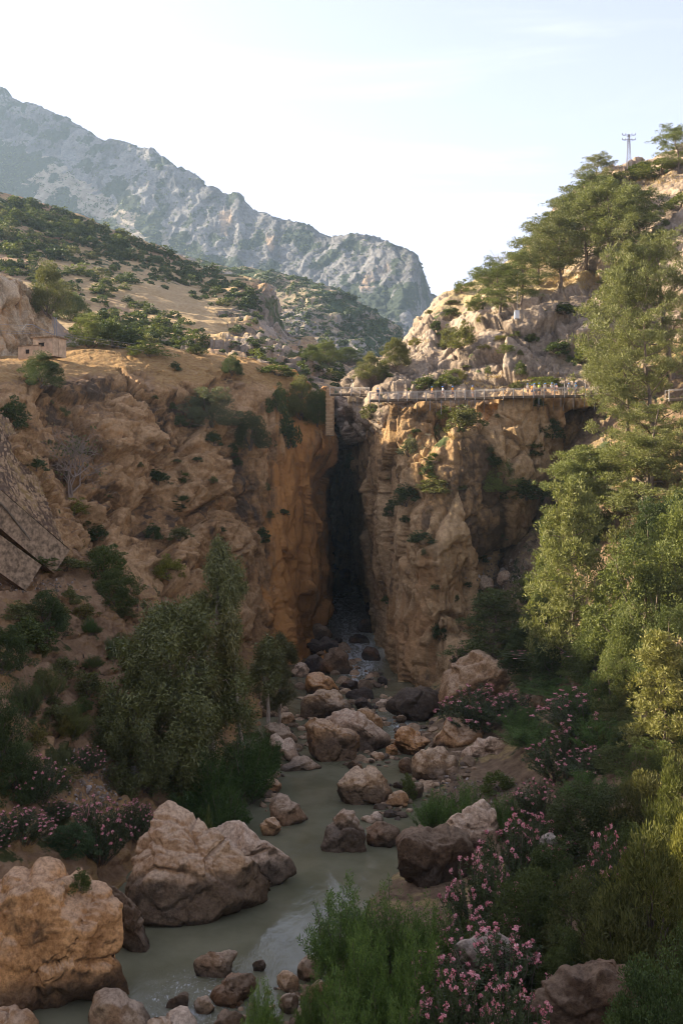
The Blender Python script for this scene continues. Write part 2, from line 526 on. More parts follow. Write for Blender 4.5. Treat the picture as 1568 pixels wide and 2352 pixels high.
# ------------------------------------------------------------------ river
def river():
    xs = np.concatenate([np.linspace(-70, -24, 12), np.linspace(-23, 24, 160), np.linspace(25, 70, 12)])
    ys = np.concatenate([np.linspace(28, 130, 300), np.linspace(131, 330, 240)])
    X, Y = np.meshgrid(xs, ys)
    P = np.stack([X.ravel(), Y.ravel(), np.zeros(X.size)], 1)
    px, py = to_px(P)
    rapid = np.clip(blob(px, py, 450, 2300, 130, 80) * 0.9 + blob(px, py, 905, 1665, 90, 45, 25) * 1.0 + blob(px, py, 850, 1745, 90, 25) * 0.5
                    + blob(px, py, 820, 1500, 90, 70) * 0.9 + blob(px, py, 800, 1400, 60, 60) * 0.7 + blob(px, py, 640, 1715, 60, 20) * .6, 0, 1)
    n = fbm(P, 1.4, 3, 5) * 0.05 + fbm(P, 0.5, 2, 9) * 0.02
    P[:, 2] += n * (0.15 + 1.6 * rapid)
    N = Nodes('river_water')
    pos = N.geo('Position')
    a = N.attr()
    r, wh = N.sep(a.outputs['Color'])[:2]
    flow = N.map(pos, (1.0, 0.45, 1.0), (0, 0, 0.25))
    rip = N.noise(flow, 2.2, 4, 0.6, 0.6)
    rip2 = N.noise(flow, 7.0, 3, 0.6, 0.8)
    calm = N.noise(pos, 0.12, 3, 0.5)
    h = N.math('ADD', N.math('MULTIPLY', rip, 0.7), N.math('MULTIPLY', rip2, 0.3))
    st = N.math('ADD', N.mr(calm, 0.40, 0.65, 0.03, 0.14), N.math('MULTIPLY', r, 0.6))
    b = N.n('Bump'); N.put(b.inputs['Height'], h); N.put(b.inputs['Strength'], st); b.inputs['Distance'].default_value = 0.35
    col = N.mix(N.mr(N.noise(pos, 0.25, 4, 0.6), 0.3, 0.7), (0.125, 0.118, 0.066), (0.175, 0.163, 0.098))
    foam_sheen = N.math('MULTIPLY', N.mr(N.noise(N.map(pos, (1, 0.4, 1)), 5.5, 6, 0.7, 1.2), 0.55, 0.68), N.mr(r, 0.25, 0.8))
    white_sheen = N.math('MULTIPLY', N.mr(N.noise(N.map(pos, (1.0, 0.22, 1)), 1.5, 4, 0.6, 1.2), 0.40, 0.66), N.mr(wh, 0.15, 0.8))
    foam_sheen = N.math('MAXIMUM', foam_sheen, white_sheen)
    col = N.mix(N.math('MULTIPLY', foam_sheen, 0.85), col, (0.80, 0.82, 0.82))
    m = N.done(N.principled(col, N.math('MAXIMUM', N.mr(r, 0.0, 1.0, 0.05, 0.42), N.math('MULTIPLY', foam_sheen, 0.6)), 0.5, b.outputs[0], IOR=1.33))
    white = np.clip(blob(px, py, 825, 1515, 50, 55) * 1.1 + blob(px, py, 795, 1400, 50, 60) * 0.9 + blob(px, py, 935, 1675, 50, 18, 25) * 0.8 + blob(px, py, 430, 2335, 60, 25) * 0.6, 0, 1)  # gorge whites put reflected sky into the colour; the last two blobs are foam
    M = np.stack([rapid, white, rapid * 0, rapid * 0 + 1], 1)
    o = link('river', new_mesh('river', P, grid_faces(*X.shape), True, [m], attrs={'mask': M}))
    tag(o, 'murky green river winding between boulders out of the gorge', None, None, 'structure')
river()

# ------------------------------------------------------------------ far ground under everything, reaching the horizon
def far_ground():
    xs = np.array([-2100, -1800, -1200, -600, -200, -60, 0, 60, 200, 400, 700, 1000, 1400.])
    ys = np.array([-110, -100, -80, -60, 20, 100, 200, 320, 600, 1200, 2000, 2850.])
    X, Y = np.meshgrid(xs, ys)
    P = np.stack([X.ravel(), Y.ravel(), np.full(X.size, -2.0)], 1)
    M = np.tile([0.2, 0, 0.4, 0.5], (len(P), 1))
    tag(link('ground', new_mesh('ground', P, grid_faces(*X.shape), True, [M_midhill], attrs={'mask': M})), 'dry ground beyond the hills', None, None, 'structure')
far_ground()

# ------------------------------------------------------------------ far mountain
def mountain():
    sky = [(-500, 60), (-200, 140), (-60, 190), (0, 213), (30, 237), (80, 245), (130, 266), (190, 302), (215, 318), (270, 329), (345, 352), (385, 378), (430, 401), (520, 452), (548, 452),
           (575, 482), (625, 502), (700, 522), (760, 546), (830, 549), (890, 563), (918, 571), (955, 592), (975, 640), (986, 672), (1008, 697), (1030, 722), (1060, 770)]
    rows = []
    cols = []
    for i, (px, py) in enumerate(sky):
        t = np.clip((px + 60) / 1060.0, 0, 1)
        dtop = 2250 - 650 * t
        if px > 950:
            dtop = 1600 + (px - 950) * 3.0
        base_py, dbase = 900.0, 1150 + 60 * t
        col = [(px, py + 60, dtop + 500), (px, py + 4, dtop + 60), (px, py, dtop)]
        for s, ds in ((0.10, .05), (0.22, .12), (0.36, .20), (0.5, 0.34), (0.66, .53), (0.82, 0.75), (1.0, 1.0)):
            col.append((px - 40 * s * (px > 900), py + (base_py - py) * s, dtop + (dbase - dtop) * ds))
        cols.append(col)
    ctrl = [[c[r] for c in cols] for r in range(len(cols[0]))]
    # the band of cliffs: how far below the skyline each place lies
    sx = np.array([s[0] for s in sky], float); sy = np.array([s[1] for s in sky], float)
    def band(px, py):
        depth = (py - np.interp(px, sx, sy))
        low = np.interp(px, [0, 200, 420, 600, 760, 850, 1000], [130, 150, 205, 215, 215, 230, 330])
        return 1 - sstep(depth, low * 0.55, low * 1.05)
    def disp(P, N, px, py):
        c = band(px, py)
        ribs = fbm(P * np.array([1, 1, 0.40]), 85, 6, 3, 0.58, True)
        v = rockdisp(P, 30, 7, 4, (1, 1, 2.4), 3, 0.6, 0.45) + rockdisp(P, 95, 6, 14, (1, 1, 1.3), 1, 0.2)
        soft = fbm(P, 160, 5, 21, 0.5) * 16
        return (c * (ribs * 5.5 + v * 0.75) + (1 - c) * (soft * 0.8 + ribs * 7)) * np.interp(px, [930, 1010], [1, 0.6])
    def masks(P, px, py):
        c = band(px, py)
        n = fbm(P, 110, 5, 8, 0.6)
        n2 = fbm(P, 45, 4, 15, 0.6)
        scree = np.clip(blob(px, py, 95, 430, 26, 40, 15) + blob(px, py, 215, 470, 28, 75, -50) + blob(px, py, 305, 530, 12, 60, -35) + blob(px, py, 380, 560, 14, 30) + blob(px, py, 170, 420, 10, 30, -30), 0, 1) * 1.3
        R = np.clip(c * 1.15 + n * 0.5 - 0.05, 0, 1.2)
        B = np.clip(1.15 - c * 0.78 + n2 * 0.9 - scree, 0, 1)
        G = np.clip(blob(px, py, 520, 500, 20, 45) + blob(px, py, 620, 560, 16, 30) + blob(px, py, 870, 620, 70, 35) * 0.6 + blob(px, py, 840, 655, 22, 25) + blob(px, py, 330, 420, 20, 25) * 0.6
                    + blob(px, py, 985, 640, 14, 40) * 0.5 + n * 0.4, 0, 1) * 0.75
        B = np.clip(B - G * 0.6 + 0.45 * blob(px, py, 870, 685, 120, 40, -12), 0, 1)
        return np.stack([R, G, B, np.full(len(P), 0.2)], 1)
    patch('mountain', ctrl, 2.6, disp, M_mountain, masks, 'hazy grey limestone mountain ridge with scrub on its lower slopes')
mountain()

# ------------------------------------------------------------------ middle hill below the mountain
def mid_hill():
    sky = [(250, 560), (380, 590), (440, 592), (510, 602), (570, 612), (640, 630), (700, 645), (760, 662), (820, 700), (870, 735), (905, 760), (935, 790), (980, 830)]
    cols = []
    for px, py in sky:
        t = (px - 250) / 730.0
        dt = 820 - 120 * t
        db = 470
        cols.append([(px, py + 50, dt + 140), (px, py + 2, dt + 25), (px, py, dt)] + [(px, py + (960 - py) * s, dt + (db - dt) * ds) for s, ds in ((0.15, .14), (0.35, .38), (0.6, .66), (1, 1))])
    ctrl = [[c[r] for c in cols] for r in range(len(cols[0]))]
    def disp(P, N, px, py):
        strata = rockdisp(P, 22, 5, 31, (1.5, 1.5, 0.6), 3, 0.5) + ledges(P, (0.15, 0, 1), 13, 7, 4)
        return strata * (0.35 + 0.65 * sstep(py, 660, 720)) + fbm(P, 70, 4, 4) * 9
    def masks(P, px, py):
        n = fbm(P, 50, 4, 18, 0.6)
        rocky = sstep(py - (px - 640) * 0.5, 660, 730)
        R = np.clip(0.55 + 0.4 * rocky + n * 0.5, 0, 1.1)
        B = np.clip(0.62 - 0.42 * rocky + n * 0.4, 0, 1)
        G = np.clip(0.12 + n * 0.4 + 0.4 * blob(px, py, 650, 700, 60, 40), 0, 1)
        return np.stack([R, G, B, np.full(len(P), 0.45)], 1)
    patch('hill', ctrl, 2.6, disp, M_midhill, masks, 'grey terraced hillside dotted with dark scrub below the mountain')
mid_hill()

# ------------------------------------------------------------------ left hill
def left_hill():
    C = [
        [(-1100, 210, 510), (-420, 400, 500), (-250, 420, 500), (0, 470, 500), (150, 520, 510), (300, 580, 505), (450, 640, 500), (560, 690, 480), (640, 780, 455), (720, 830, 430), (800, 870, 400), (880, 900, 380)],
        [(-1100, 162, 440), (-420, 352, 430), (-250, 398, 440), (0, 441, 450), (150, 483, 455), (300, 546, 455), (450, 606, 455), (560, 656, 445), (640, 728, 425), (720, 779, 400), (800, 829, 355), (880, 845, 330)],
        [(-1100, 164, 432), (-420, 354, 422), (-250, 400, 430), (0, 443, 440), (150, 485, 445), (300, 548, 445), (450, 608, 445), (560, 658, 430), (640, 735, 412), (720, 782, 390), (800, 832, 345), (880, 850, 320)],
        [(-1100, 290, 370), (-420, 480, 360), (-250, 510, 370), (0, 520, 385), (150, 545, 398), (300, 592, 402), (450, 650, 405), (560, 690, 392), (640, 765, 380), (720, 796, 362), (800, 840, 322), (880, 860, 300)],
        [(-1100, 390, 310), (-420, 580, 300), (-250, 600, 310), (0, 605, 328), (150, 618, 340), (300, 645, 350), (450, 692, 352), (560, 730, 346), (640, 785, 338), (720, 810, 328), (800, 850, 298), (880, 875, 275)],
        [(-1100, 480, 250), (-420, 670, 240), (-250, 680, 250), (0, 690, 262), (150, 700, 275), (300, 715, 284), (450, 742, 288), (560, 775, 288), (640, 802, 288), (720, 828, 283), (800, 860, 268), (880, 890, 250)],
        [(-1100, 570, 190), (-420, 760, 180), (-250, 765, 190), (0, 770, 203), (150, 775, 214), (300, 780, 220), (450, 792, 226), (560, 808, 232), (640, 828, 233), (720, 852, 236), (800, 880, 238), (880, 905, 222)],
        [(-1100, 640, 150), (-420, 830, 140), (-250, 835, 150), (0, 835, 163), (150, 830, 170), (300, 825, 178), (450, 830, 183), (560, 846, 188), (640, 868, 192), (720, 895, 195), (800, 915, 205), (880, 935, 200)],
        [(-1100, 770, 150), (-420, 960, 140), (-250, 960, 150), (0, 950, 163), (150, 950, 170), (300, 940, 178), (450, 940, 183), (560, 950, 188), (640, 960, 192), (720, 980, 196), (800, 990, 206), (880, 1000, 200)],
    ]
    def disp(P, N, px, py):
        v = rockdisp(P, 14, 3.0, 41, (1.4, 1.4, 0.6), 3, 0.4)
        terr = fbm(P, 40, 4, 6) * 5
        rk = np.clip(blob(px, py, 610, 715, 75, 60) * 1.6 + blob(px, py, 700, 840, 120, 40) * 1.0 + blob(px, py, 520, 800, 140, 30) + 0.22, 0, 1.4)
        crest = blob(px, py, 600, 680, 75, 60) * 6 - blob(px, py, 668, 745, 35, 45) * 5
        return v * rk + terr * 0.5 + crest
    def masks(P, px, py):
        n = fbm(P, 30, 4, 28, 0.6)
        R = np.clip(0.32 + n * 0.75 + blob(px, py, 620, 720, 75, 60) * 0.9 + blob(px, py, 720, 845, 130, 45) * 0.8 + blob(px, py, 530, 800, 150, 30) * 0.5, 0, 1.1)
        far = 1 - sstep(py - px * 0.45, 470, 600)
        B = np.clip(0.18 + 0.32 * far + n * 0.3 - blob(px, py, 430, 690, 190, 60, 20) * .35, 0, 1)
        G = np.clip(0.12 + n * 0.4 + blob(px, py, 560, 680, 40, 30) * 0.4, 0, 1)
        A = np.clip(0.6 + blob(px, py, 400, 680, 200, 60, 20) * 0.5 + n * .5, 0, 1)
        return np.stack([R, G, B, A], 1)
    patch('hillside', C, 2.5, disp, M_lefthill, masks, 'dry left hillside of pale grass and rock scattered with green shrubs')
left_hill()

# ------------------------------------------------------------------ quarry face with the scree beside it
def quarry():
    C = [[(-260, 560, 190), (-60, 622, 186), (0, 640, 184), (45, 658, 186), (85, 695, 188), (125, 738, 190), (165, 778, 192), (205, 806, 190)],
         [(-260, 545, 178), (-60, 612, 176), (0, 634, 175), (45, 655, 178), (85, 693, 181), (125, 737, 184), (165, 777, 187), (205, 806, 187)],
         [(-260, 640, 172), (-60, 680, 172), (0, 700, 173), (40, 715, 175), (75, 740, 177), (115, 768, 180), (155, 795, 182), (200, 812, 182)],
         [(-260, 740, 168), (-60, 760, 169), (0, 770, 170), (35, 778, 172), (65, 790, 173), (105, 805, 174), (145, 815, 175), (195, 820, 176)],
         [(-260, 850, 165), (-60, 850, 167), (0, 850, 168), (30, 850, 169), (60, 850, 170), (100, 850, 170), (140, 850, 170), (190, 850, 170)]]
    def disp(P, N, px, py):
        right = sstep(px, 95, 120) * sstep(py, 700, 740)
        v = rockdisp(P, 4.5, 1.5, 51, (1, 1, 2.4), 3, 0.7) + fbm(P * np.array([1, 1, 0.25]), 1.8, 4, 31, 0.6) * 0.5
        return v * (1 - 0.8 * right) + fbm(P, 9, 3, 3) * 0.6
    def masks(P, px, py):
        right = sstep(px - (py - 700) * 0.42, 90, 108)
        n = fbm(P, 8, 4, 5)
        return np.stack([1.15 - right * 1.0 + n * .2, np.clip(0.34 + n * 0.9, 0, 1) * (1 - right), right * 0.05, right * 0.12], 1)
    m = terrain_mat('quarry_ground', [(0.30, 0.195, 0.105), (0.50, 0.355, 0.205), (0.60, 0.46, 0.30)], (0.46, 0.25, 0.10),
                    [(0.27, 0.21, 0.16), (0.36, 0.29, 0.225)], [(0.3, 0.2, 0.1), (0.42, 0.3, 0.16)], [(0.06, 0.07, 0.03), (0.1, 0.1, 0.04)], 1.3, streak=0.45, tonek=0.14)
    patch('quarry_face', C, 2.4, disp, m, masks, 'pale ochre rock cutting with a grey scree slope at its right', None, 'structure')
quarry()

# ------------------------------------------------------------------ left cliff and the slope below it
def left_cliff():
    cols = [
        # back, top, ... face ..., foot, slope ...
        [(-330, 812, 165), (-320, 815, 135), (-320, 860, 122), (-320, 950, 113), (-320, 1050, 107), (-320, 1150, 102), (-320, 1250, 98), (-320, 1320, 96), (-320, 1350, 93), (-320, 1450, 86), (-320, 1600, 78), (-320, 1750, 70), (-320, 1900, 64), (-320, 2050, 58), (-320, 2320, 50)],
        [(-130, 825, 165), (-120, 820, 135), (-120, 865, 122), (-120, 955, 114), (-120, 1055, 108), (-120, 1155, 103), (-120, 1250, 99), (-120, 1320, 98), (-120, 1348, 95), (-120, 1450, 88), (-120, 1600, 80), (-120, 1750, 72), (-120, 1900, 66), (-120, 2050, 60), (-120, 2320, 52)],
        [(0, 825, 166), (0, 832, 137), (0, 870, 124), (0, 960, 117), (0, 1060, 111), (0, 1160, 106), (0, 1250, 102), (0, 1320, 101), (0, 1348, 98), (0, 1450, 91), (0, 1600, 83), (0, 1750, 76), (0, 1900, 69), (0, 2050, 63), (0, 2320, 55)],
        [(150, 812, 172), (150, 818, 152), (150, 880, 137), (150, 970, 130), (150, 1080, 124), (150, 1180, 117), (150, 1260, 112), (150, 1318, 108), (150, 1348, 104), (150, 1450, 98), (160, 1600, 91), (170, 1750, 84), (180, 1850, 78), (190, 1980, 70), (190, 2250, 60)],
        [(280, 803, 180), (280, 807, 163), (285, 865, 148), (290, 950, 140), (290, 1060, 135), (290, 1170, 129), (290, 1260, 122), (290, 1320, 117), (290, 1365, 112), (290, 1450, 107), (300, 1600, 100), (300, 1720, 92), (300, 1830, 85), (310, 1930, 78), (310, 2150, 66)],
        [(400, 800, 186), (400, 804, 170), (400, 855, 157), (400, 930, 150), (400, 1050, 144), (400, 1170, 139), (400, 1270, 132), (400, 1330, 127), (400, 1385, 121), (400, 1480, 116), (400, 1600, 109), (400, 1720, 100), (410, 1820, 90), (420, 1900, 84), (420, 2100, 72)],
        [(540, 818, 190), (540, 822, 178), (540, 870, 167), (540, 950, 160), (540, 1060, 154), (540, 1180, 150), (540, 1290, 146), (540, 1370, 142), (540, 1440, 137), (540, 1520, 131), (550, 1600, 122), (560, 1680, 113), (580, 1760, 103), (590, 1830, 94), (590, 2000, 80)],
        [(665, 853, 196), (665, 857, 182), (660, 905, 174), (655, 980, 168), (650, 1080, 164), (645, 1190, 161), (640, 1300, 158), (640, 1400, 154), (640, 1480, 151), (640, 1540, 147), (640, 1580, 139), (640, 1625, 126), (640, 1685, 114), (640, 1760, 104), (640, 1900, 88)],
        [(748, 888, 200), (750, 894, 178), (756, 950, 171), (766, 1030, 168), (756, 1100, 170), (735, 1200, 171), (735, 1300, 173), (725, 1400, 175), (705, 1450, 172), (695, 1500, 160), (690, 1560, 143), (690, 1630, 127), (690, 1710, 110), (690, 1790, 98), (690, 1950, 80)],
        [(762, 892, 206), (764, 905, 192), (774, 960, 186), (780, 1030, 181), (770, 1100, 188), (750, 1200, 190), (758, 1300, 192), (757, 1395, 193), (752, 1440, 192), (748, 1490, 180), (745, 1560, 156), (745, 1640, 130), (745, 1730, 108), (745, 1800, 97), (745, 1960, 79)],
        [(765, 896, 240), (767, 925, 236), (777, 960, 236), (783, 1030, 238), (774, 1100, 242), (757, 1200, 242), (765, 1300, 242), (768, 1365, 242), (766, 1380, 240), (766, 1420, 225), (766, 1490, 190), (766, 1640, 130), (766, 1730, 108), (766, 1800, 97), (766, 1960, 79)],
        [(762, 905, 300), (764, 925, 310), (772, 960, 312), (779, 1030, 314), (772, 1100, 316), (757, 1200, 318), (764, 1280, 318), (770, 1312, 318), (772, 1330, 310), (772, 1390, 260), (772, 1490, 190), (772, 1640, 130), (772, 1730, 108), (772, 1800, 97), (772, 1960, 79)],
        [(750, 880, 350), (750, 925, 352), (750, 960, 354), (750, 1030, 356), (750, 1100, 358), (745, 1200, 360), (745, 1280, 360), (745, 1312, 360), (745, 1330, 355), (760, 1390, 262), (765, 1490, 191), (768, 1640, 131), (770, 1730, 109), (770, 1800, 98), (770, 1960, 80)],
    ]
    ctrl = [[c[r] for c in cols] for r in range(len(cols[0]))]
    topx = [c[1][0] for c in cols[2:10]]; topy = [c[1][1] for c in cols[2:10]]
    def zones(px, py):
        t = py - np.interp(px, topx, topy)
        turf = (1 - sstep(t, 25, 75)) * (1 - sstep(px, 650, 720))
        turf = np.maximum(turf, blob(px, py, 430, 860, 130, 40) * 1.0)
        foot = np.interp(px, [0, 150, 290, 400, 540, 640, 700], [1240, 1250, 1290, 1340, 1420, 1500, 1600])
        slope = sstep(py - foot, -30, 60) * (1 - sstep(px, 620, 680))
        strip = blob(px, py, 165, 1040, 85, 200, 0)
        return turf, slope, strip
    def disp(P, N, px, py):
        turf, slope, strip = zones(px, py)
        rk = np.clip(1 - 0.85 * turf - 0.75 * slope - 0.5 * strip, 0.08, 1)
        vert = sstep(px, 480, 640)
        a = rockdisp(P, 8.5, 3.6, 61, (1.2, 1.2, 0.8), 4, 0.6)
        ta = TONE[0]
        b = rockdisp(P, 7.0, 2.6, 71, (0.8, 0.8, 3.0), 2, 0.7) + fbm(P * np.array([1, 1, 0.22]), 2.4, 5, 27, 0.6) * 1.0
        tb = TONE[0]
        body = a * (1 - vert) + b * vert + ledges(P, (0.42, 0.0, 0.9), 3.4, 1.5, 3) * (1 - 0.75 * vert) + ledges(P, (0.9, 0.2, -0.2), 3.0, 0.5, 8) * vert
        TONE[0] = ta * (1 - vert) + tb * vert
        over = -(1.5 + 1.6 * (1 - sstep(py, 1120, 1220))) * sstep(px, 655, 745) + blob(px, py, 760, 1040, 26, 60) * 1.6 - blob(px, py, 745, 1060, 16, 55) * 3.0 + blob(px, py, 560, 1000, 120, 90) * 1.5
        gully = -blob(px, py, 420, 1010, 60, 90, 30) * 2.5 - blob(px, py, 330, 1170, 50, 60) * 2.0
        rills = fbm(P * np.array([1, 1, 0.4]), 4.5, 4, 19, 0.55, True) * 0.8 * slope
        return -2.4 * sstep(px, 590, 640) * sstep(py, 1490, 1550) + body * rk * (1 - 0.7 * sstep(px, 600, 650) * sstep(py, 1500, 1560)) + fbm(P, 18, 3, 14) * 1.2 + (over + gully) * (1 - slope) + rills + fbm(P, 1.2, 3, 2) * 0.12
    def masks(P, px, py):
        turf, slope, strip = zones(px, py)
        n = fbm(P, 7, 4, 33, 0.6)
        R = np.clip(1.1 - 1.0 * turf - 0.75 * slope - 0.55 * strip + n * 0.35, 0, 1.15)
        G = np.clip(0.16 + 0.62 * sstep(px, 580, 690) * (1 - sstep(px, 768, 782)) + 0.5 * blob(px, py, 660, 1330, 60, 150) + n * 0.5, 0, 1) * (1 - slope)
        # grey-black weathered part of the face
        G = G - 0.3 * blob(px, py, 420, 1040, 110, 120, 20)
        path = blob(px, py, 60, 1345, 110, 18, -6)
        B = np.clip(0.34 * slope + 0.25 * strip + n * 0.45 * (slope + strip) - path - 0.25 * blob(px, py, 180, 1600, 130, 150) - blob(px, py, 260, 1800, 70, 60), 0, 1)
        A = np.clip(1.0 * turf + 0.5 * slope - path - blob(px, py, 180, 1600, 140, 170) * 0.5, 0, 1)
        return np.stack([R, G, B, A], 1)
    def post(P, px, py):
        low = (px > 600) & (py > 1575)
        P[:, 2] = np.where(low, np.minimum(P[:, 2], -0.5), P[:, 2])
        return P
    patch('cliff', ctrl, 2.3, disp, M_leftcliff, masks, 'orange brown left wall of the gorge with a scrubby slope below', post=post)
left_cliff()

# ------------------------------------------------------------------ right cliff under the walkway
def right_cliff():
    cols = [
        [(700, 900, 330), (700, 1000, 330), (700, 1060, 330), (700, 1110, 330), (700, 1200, 330), (700, 1270, 330), (700, 1310, 330), (700, 1340, 330)],
        [(760, 880, 332), (765, 1000, 332), (768, 1060, 330), (765, 1110, 330), (755, 1200, 328), (760, 1270, 325), (765, 1305, 322), (765, 1330, 320)],
        [(800, 880, 318), (800, 1000, 318), (802, 1060, 316), (802, 1110, 314), (790, 1200, 312), (795, 1270, 308), (802, 1310, 303), (806, 1335, 300)],
        [(805, 925, 240), (806, 1000, 240), (812, 1060, 238), (822, 1110, 236), (826, 1200, 234), (830, 1290, 230), (838, 1360, 226), (840, 1400, 224)],
        [(812, 922, 190), (815, 990, 188), (820, 1060, 188), (828, 1130, 186), (834, 1220, 183), (846, 1310, 179), (858, 1400, 176), (866, 1475, 174)],
        [(848, 918, 162), (853, 980, 160), (850, 1050, 161), (855, 1120, 161), (864, 1220, 159), (880, 1320, 156), (880, 1440, 155), (886, 1545, 152)],
        [(900, 920, 153), (905, 980, 151), (902, 1050, 151), (900, 1120, 150), (915, 1220, 146), (930, 1330, 143), (925, 1450, 142), (925, 1585, 139)],
        [(1000, 922, 151), (990, 980, 149), (968, 1050, 146), (960, 1120, 143), (985, 1220, 138), (1000, 1330, 136), (1000, 1450, 135), (1000, 1600, 132)],
        [(1085, 922, 151), (1080, 970, 149), (1070, 1030, 145), (1070, 1110, 142), (1075, 1210, 139), (1075, 1310, 139), (1070, 1430, 137), (1080, 1620, 128)],
        [(1235, 915, 147), (1230, 970, 146), (1220, 1040, 145), (1205, 1110, 145), (1190, 1200, 146), (1160, 1300, 150), (1150, 1400, 146), (1180, 1600, 132)],
        [(1365, 912, 147), (1350, 970, 147), (1330, 1040, 148), (1305, 1110, 149), (1270, 1200, 151), (1230, 1300, 152), (1240, 1400, 143), (1280, 1560, 128)],
        [(1520, 910, 150), (1520, 970, 149), (1520, 1040, 149), (1500, 1110, 150), (1480, 1200, 150), (1450, 1300, 148), (1450, 1400, 140), (1450, 1560, 125)],
    ]
    cols = [[(c[0][0], c[0][1] - 6, c[0][2] + 10)] + c for c in cols]
    ctrl = [[c[r] for c in cols] for r in range(len(cols[0]))]
    def disp(P, N, px, py):
        left = 1 - sstep(px, 880, 1000)
        a = rockdisp(P, 9.0, 2.5, 81, (0.9, 1.1, 2.1), 4, 0.8, 0.42) + ledges(P, (0.5, 0, 0.86), 4.2, 0.9, 21)
        ta = TONE[0]
        b = rockdisp(P, 6.0, 2.0, 91, (0.9, 0.9, 3.0), 2, 0.7, 0.38) + fbm(P * np.array([1, 1, 0.22]), 2.2, 5, 17, 0.6) * 0.9 - 0.8
        TONE[0] = ta * (1 - left) + TONE[0] * left
        shape = blob(px, py, 1000, 1260, 70, 60) * 2.0 - blob(px, py, 950, 1130, 50, 26, -25) * 1.6 - blob(px, py, 1160, 1050, 120, 20, -10) * 0.8 \
            + blob(px, py, 1085, 1045, 110, 45) * 2.2 - blob(px, py, 1180, 1300, 70, 40, -20) * 2.0
        return a * (1 - left) + b * left + shape + fbm(P, 20, 3, 7) * 1.4 + fbm(P, 0.9, 3, 2) * 0.12
    def masks(P, px, py):
        n = fbm(P, 7, 4, 43, 0.6)
        ledge = np.clip(blob(px, py, 1000, 1010, 90, 35, -20) + blob(px, py, 930, 1110, 45, 40, -50), 0, 1)
        gully = blob(px, py, 1180, 1330, 90, 45, -20)
        R = np.clip(1.15 + n * 0.3 - ledge * 0.75 - gully * 0.9, 0, 1.2)
        G = np.clip(0.18 + n * 0.5 + 0.35 * blob(px, py, 1010, 1350, 130, 120) + 0.4 * sstep(py, 1300, 1450) * (px < 1000) * (px > 900), 0, 1)
        G = G * (1 - 0.8 * blob(px, py, 930, 970, 80, 80))
        B = np.clip(ledge * 0.35 + gully * 0.1 + n * .1, 0, 1)
        return np.stack([R, G, B, np.clip(ledge * 1.2 + 0.2 - gully * .3, 0, 1)], 1)
    patch('cliff', ctrl, 2.3, disp, M_rightcliff, masks, 'tan right wall of the gorge under the walkway')
right_cliff()

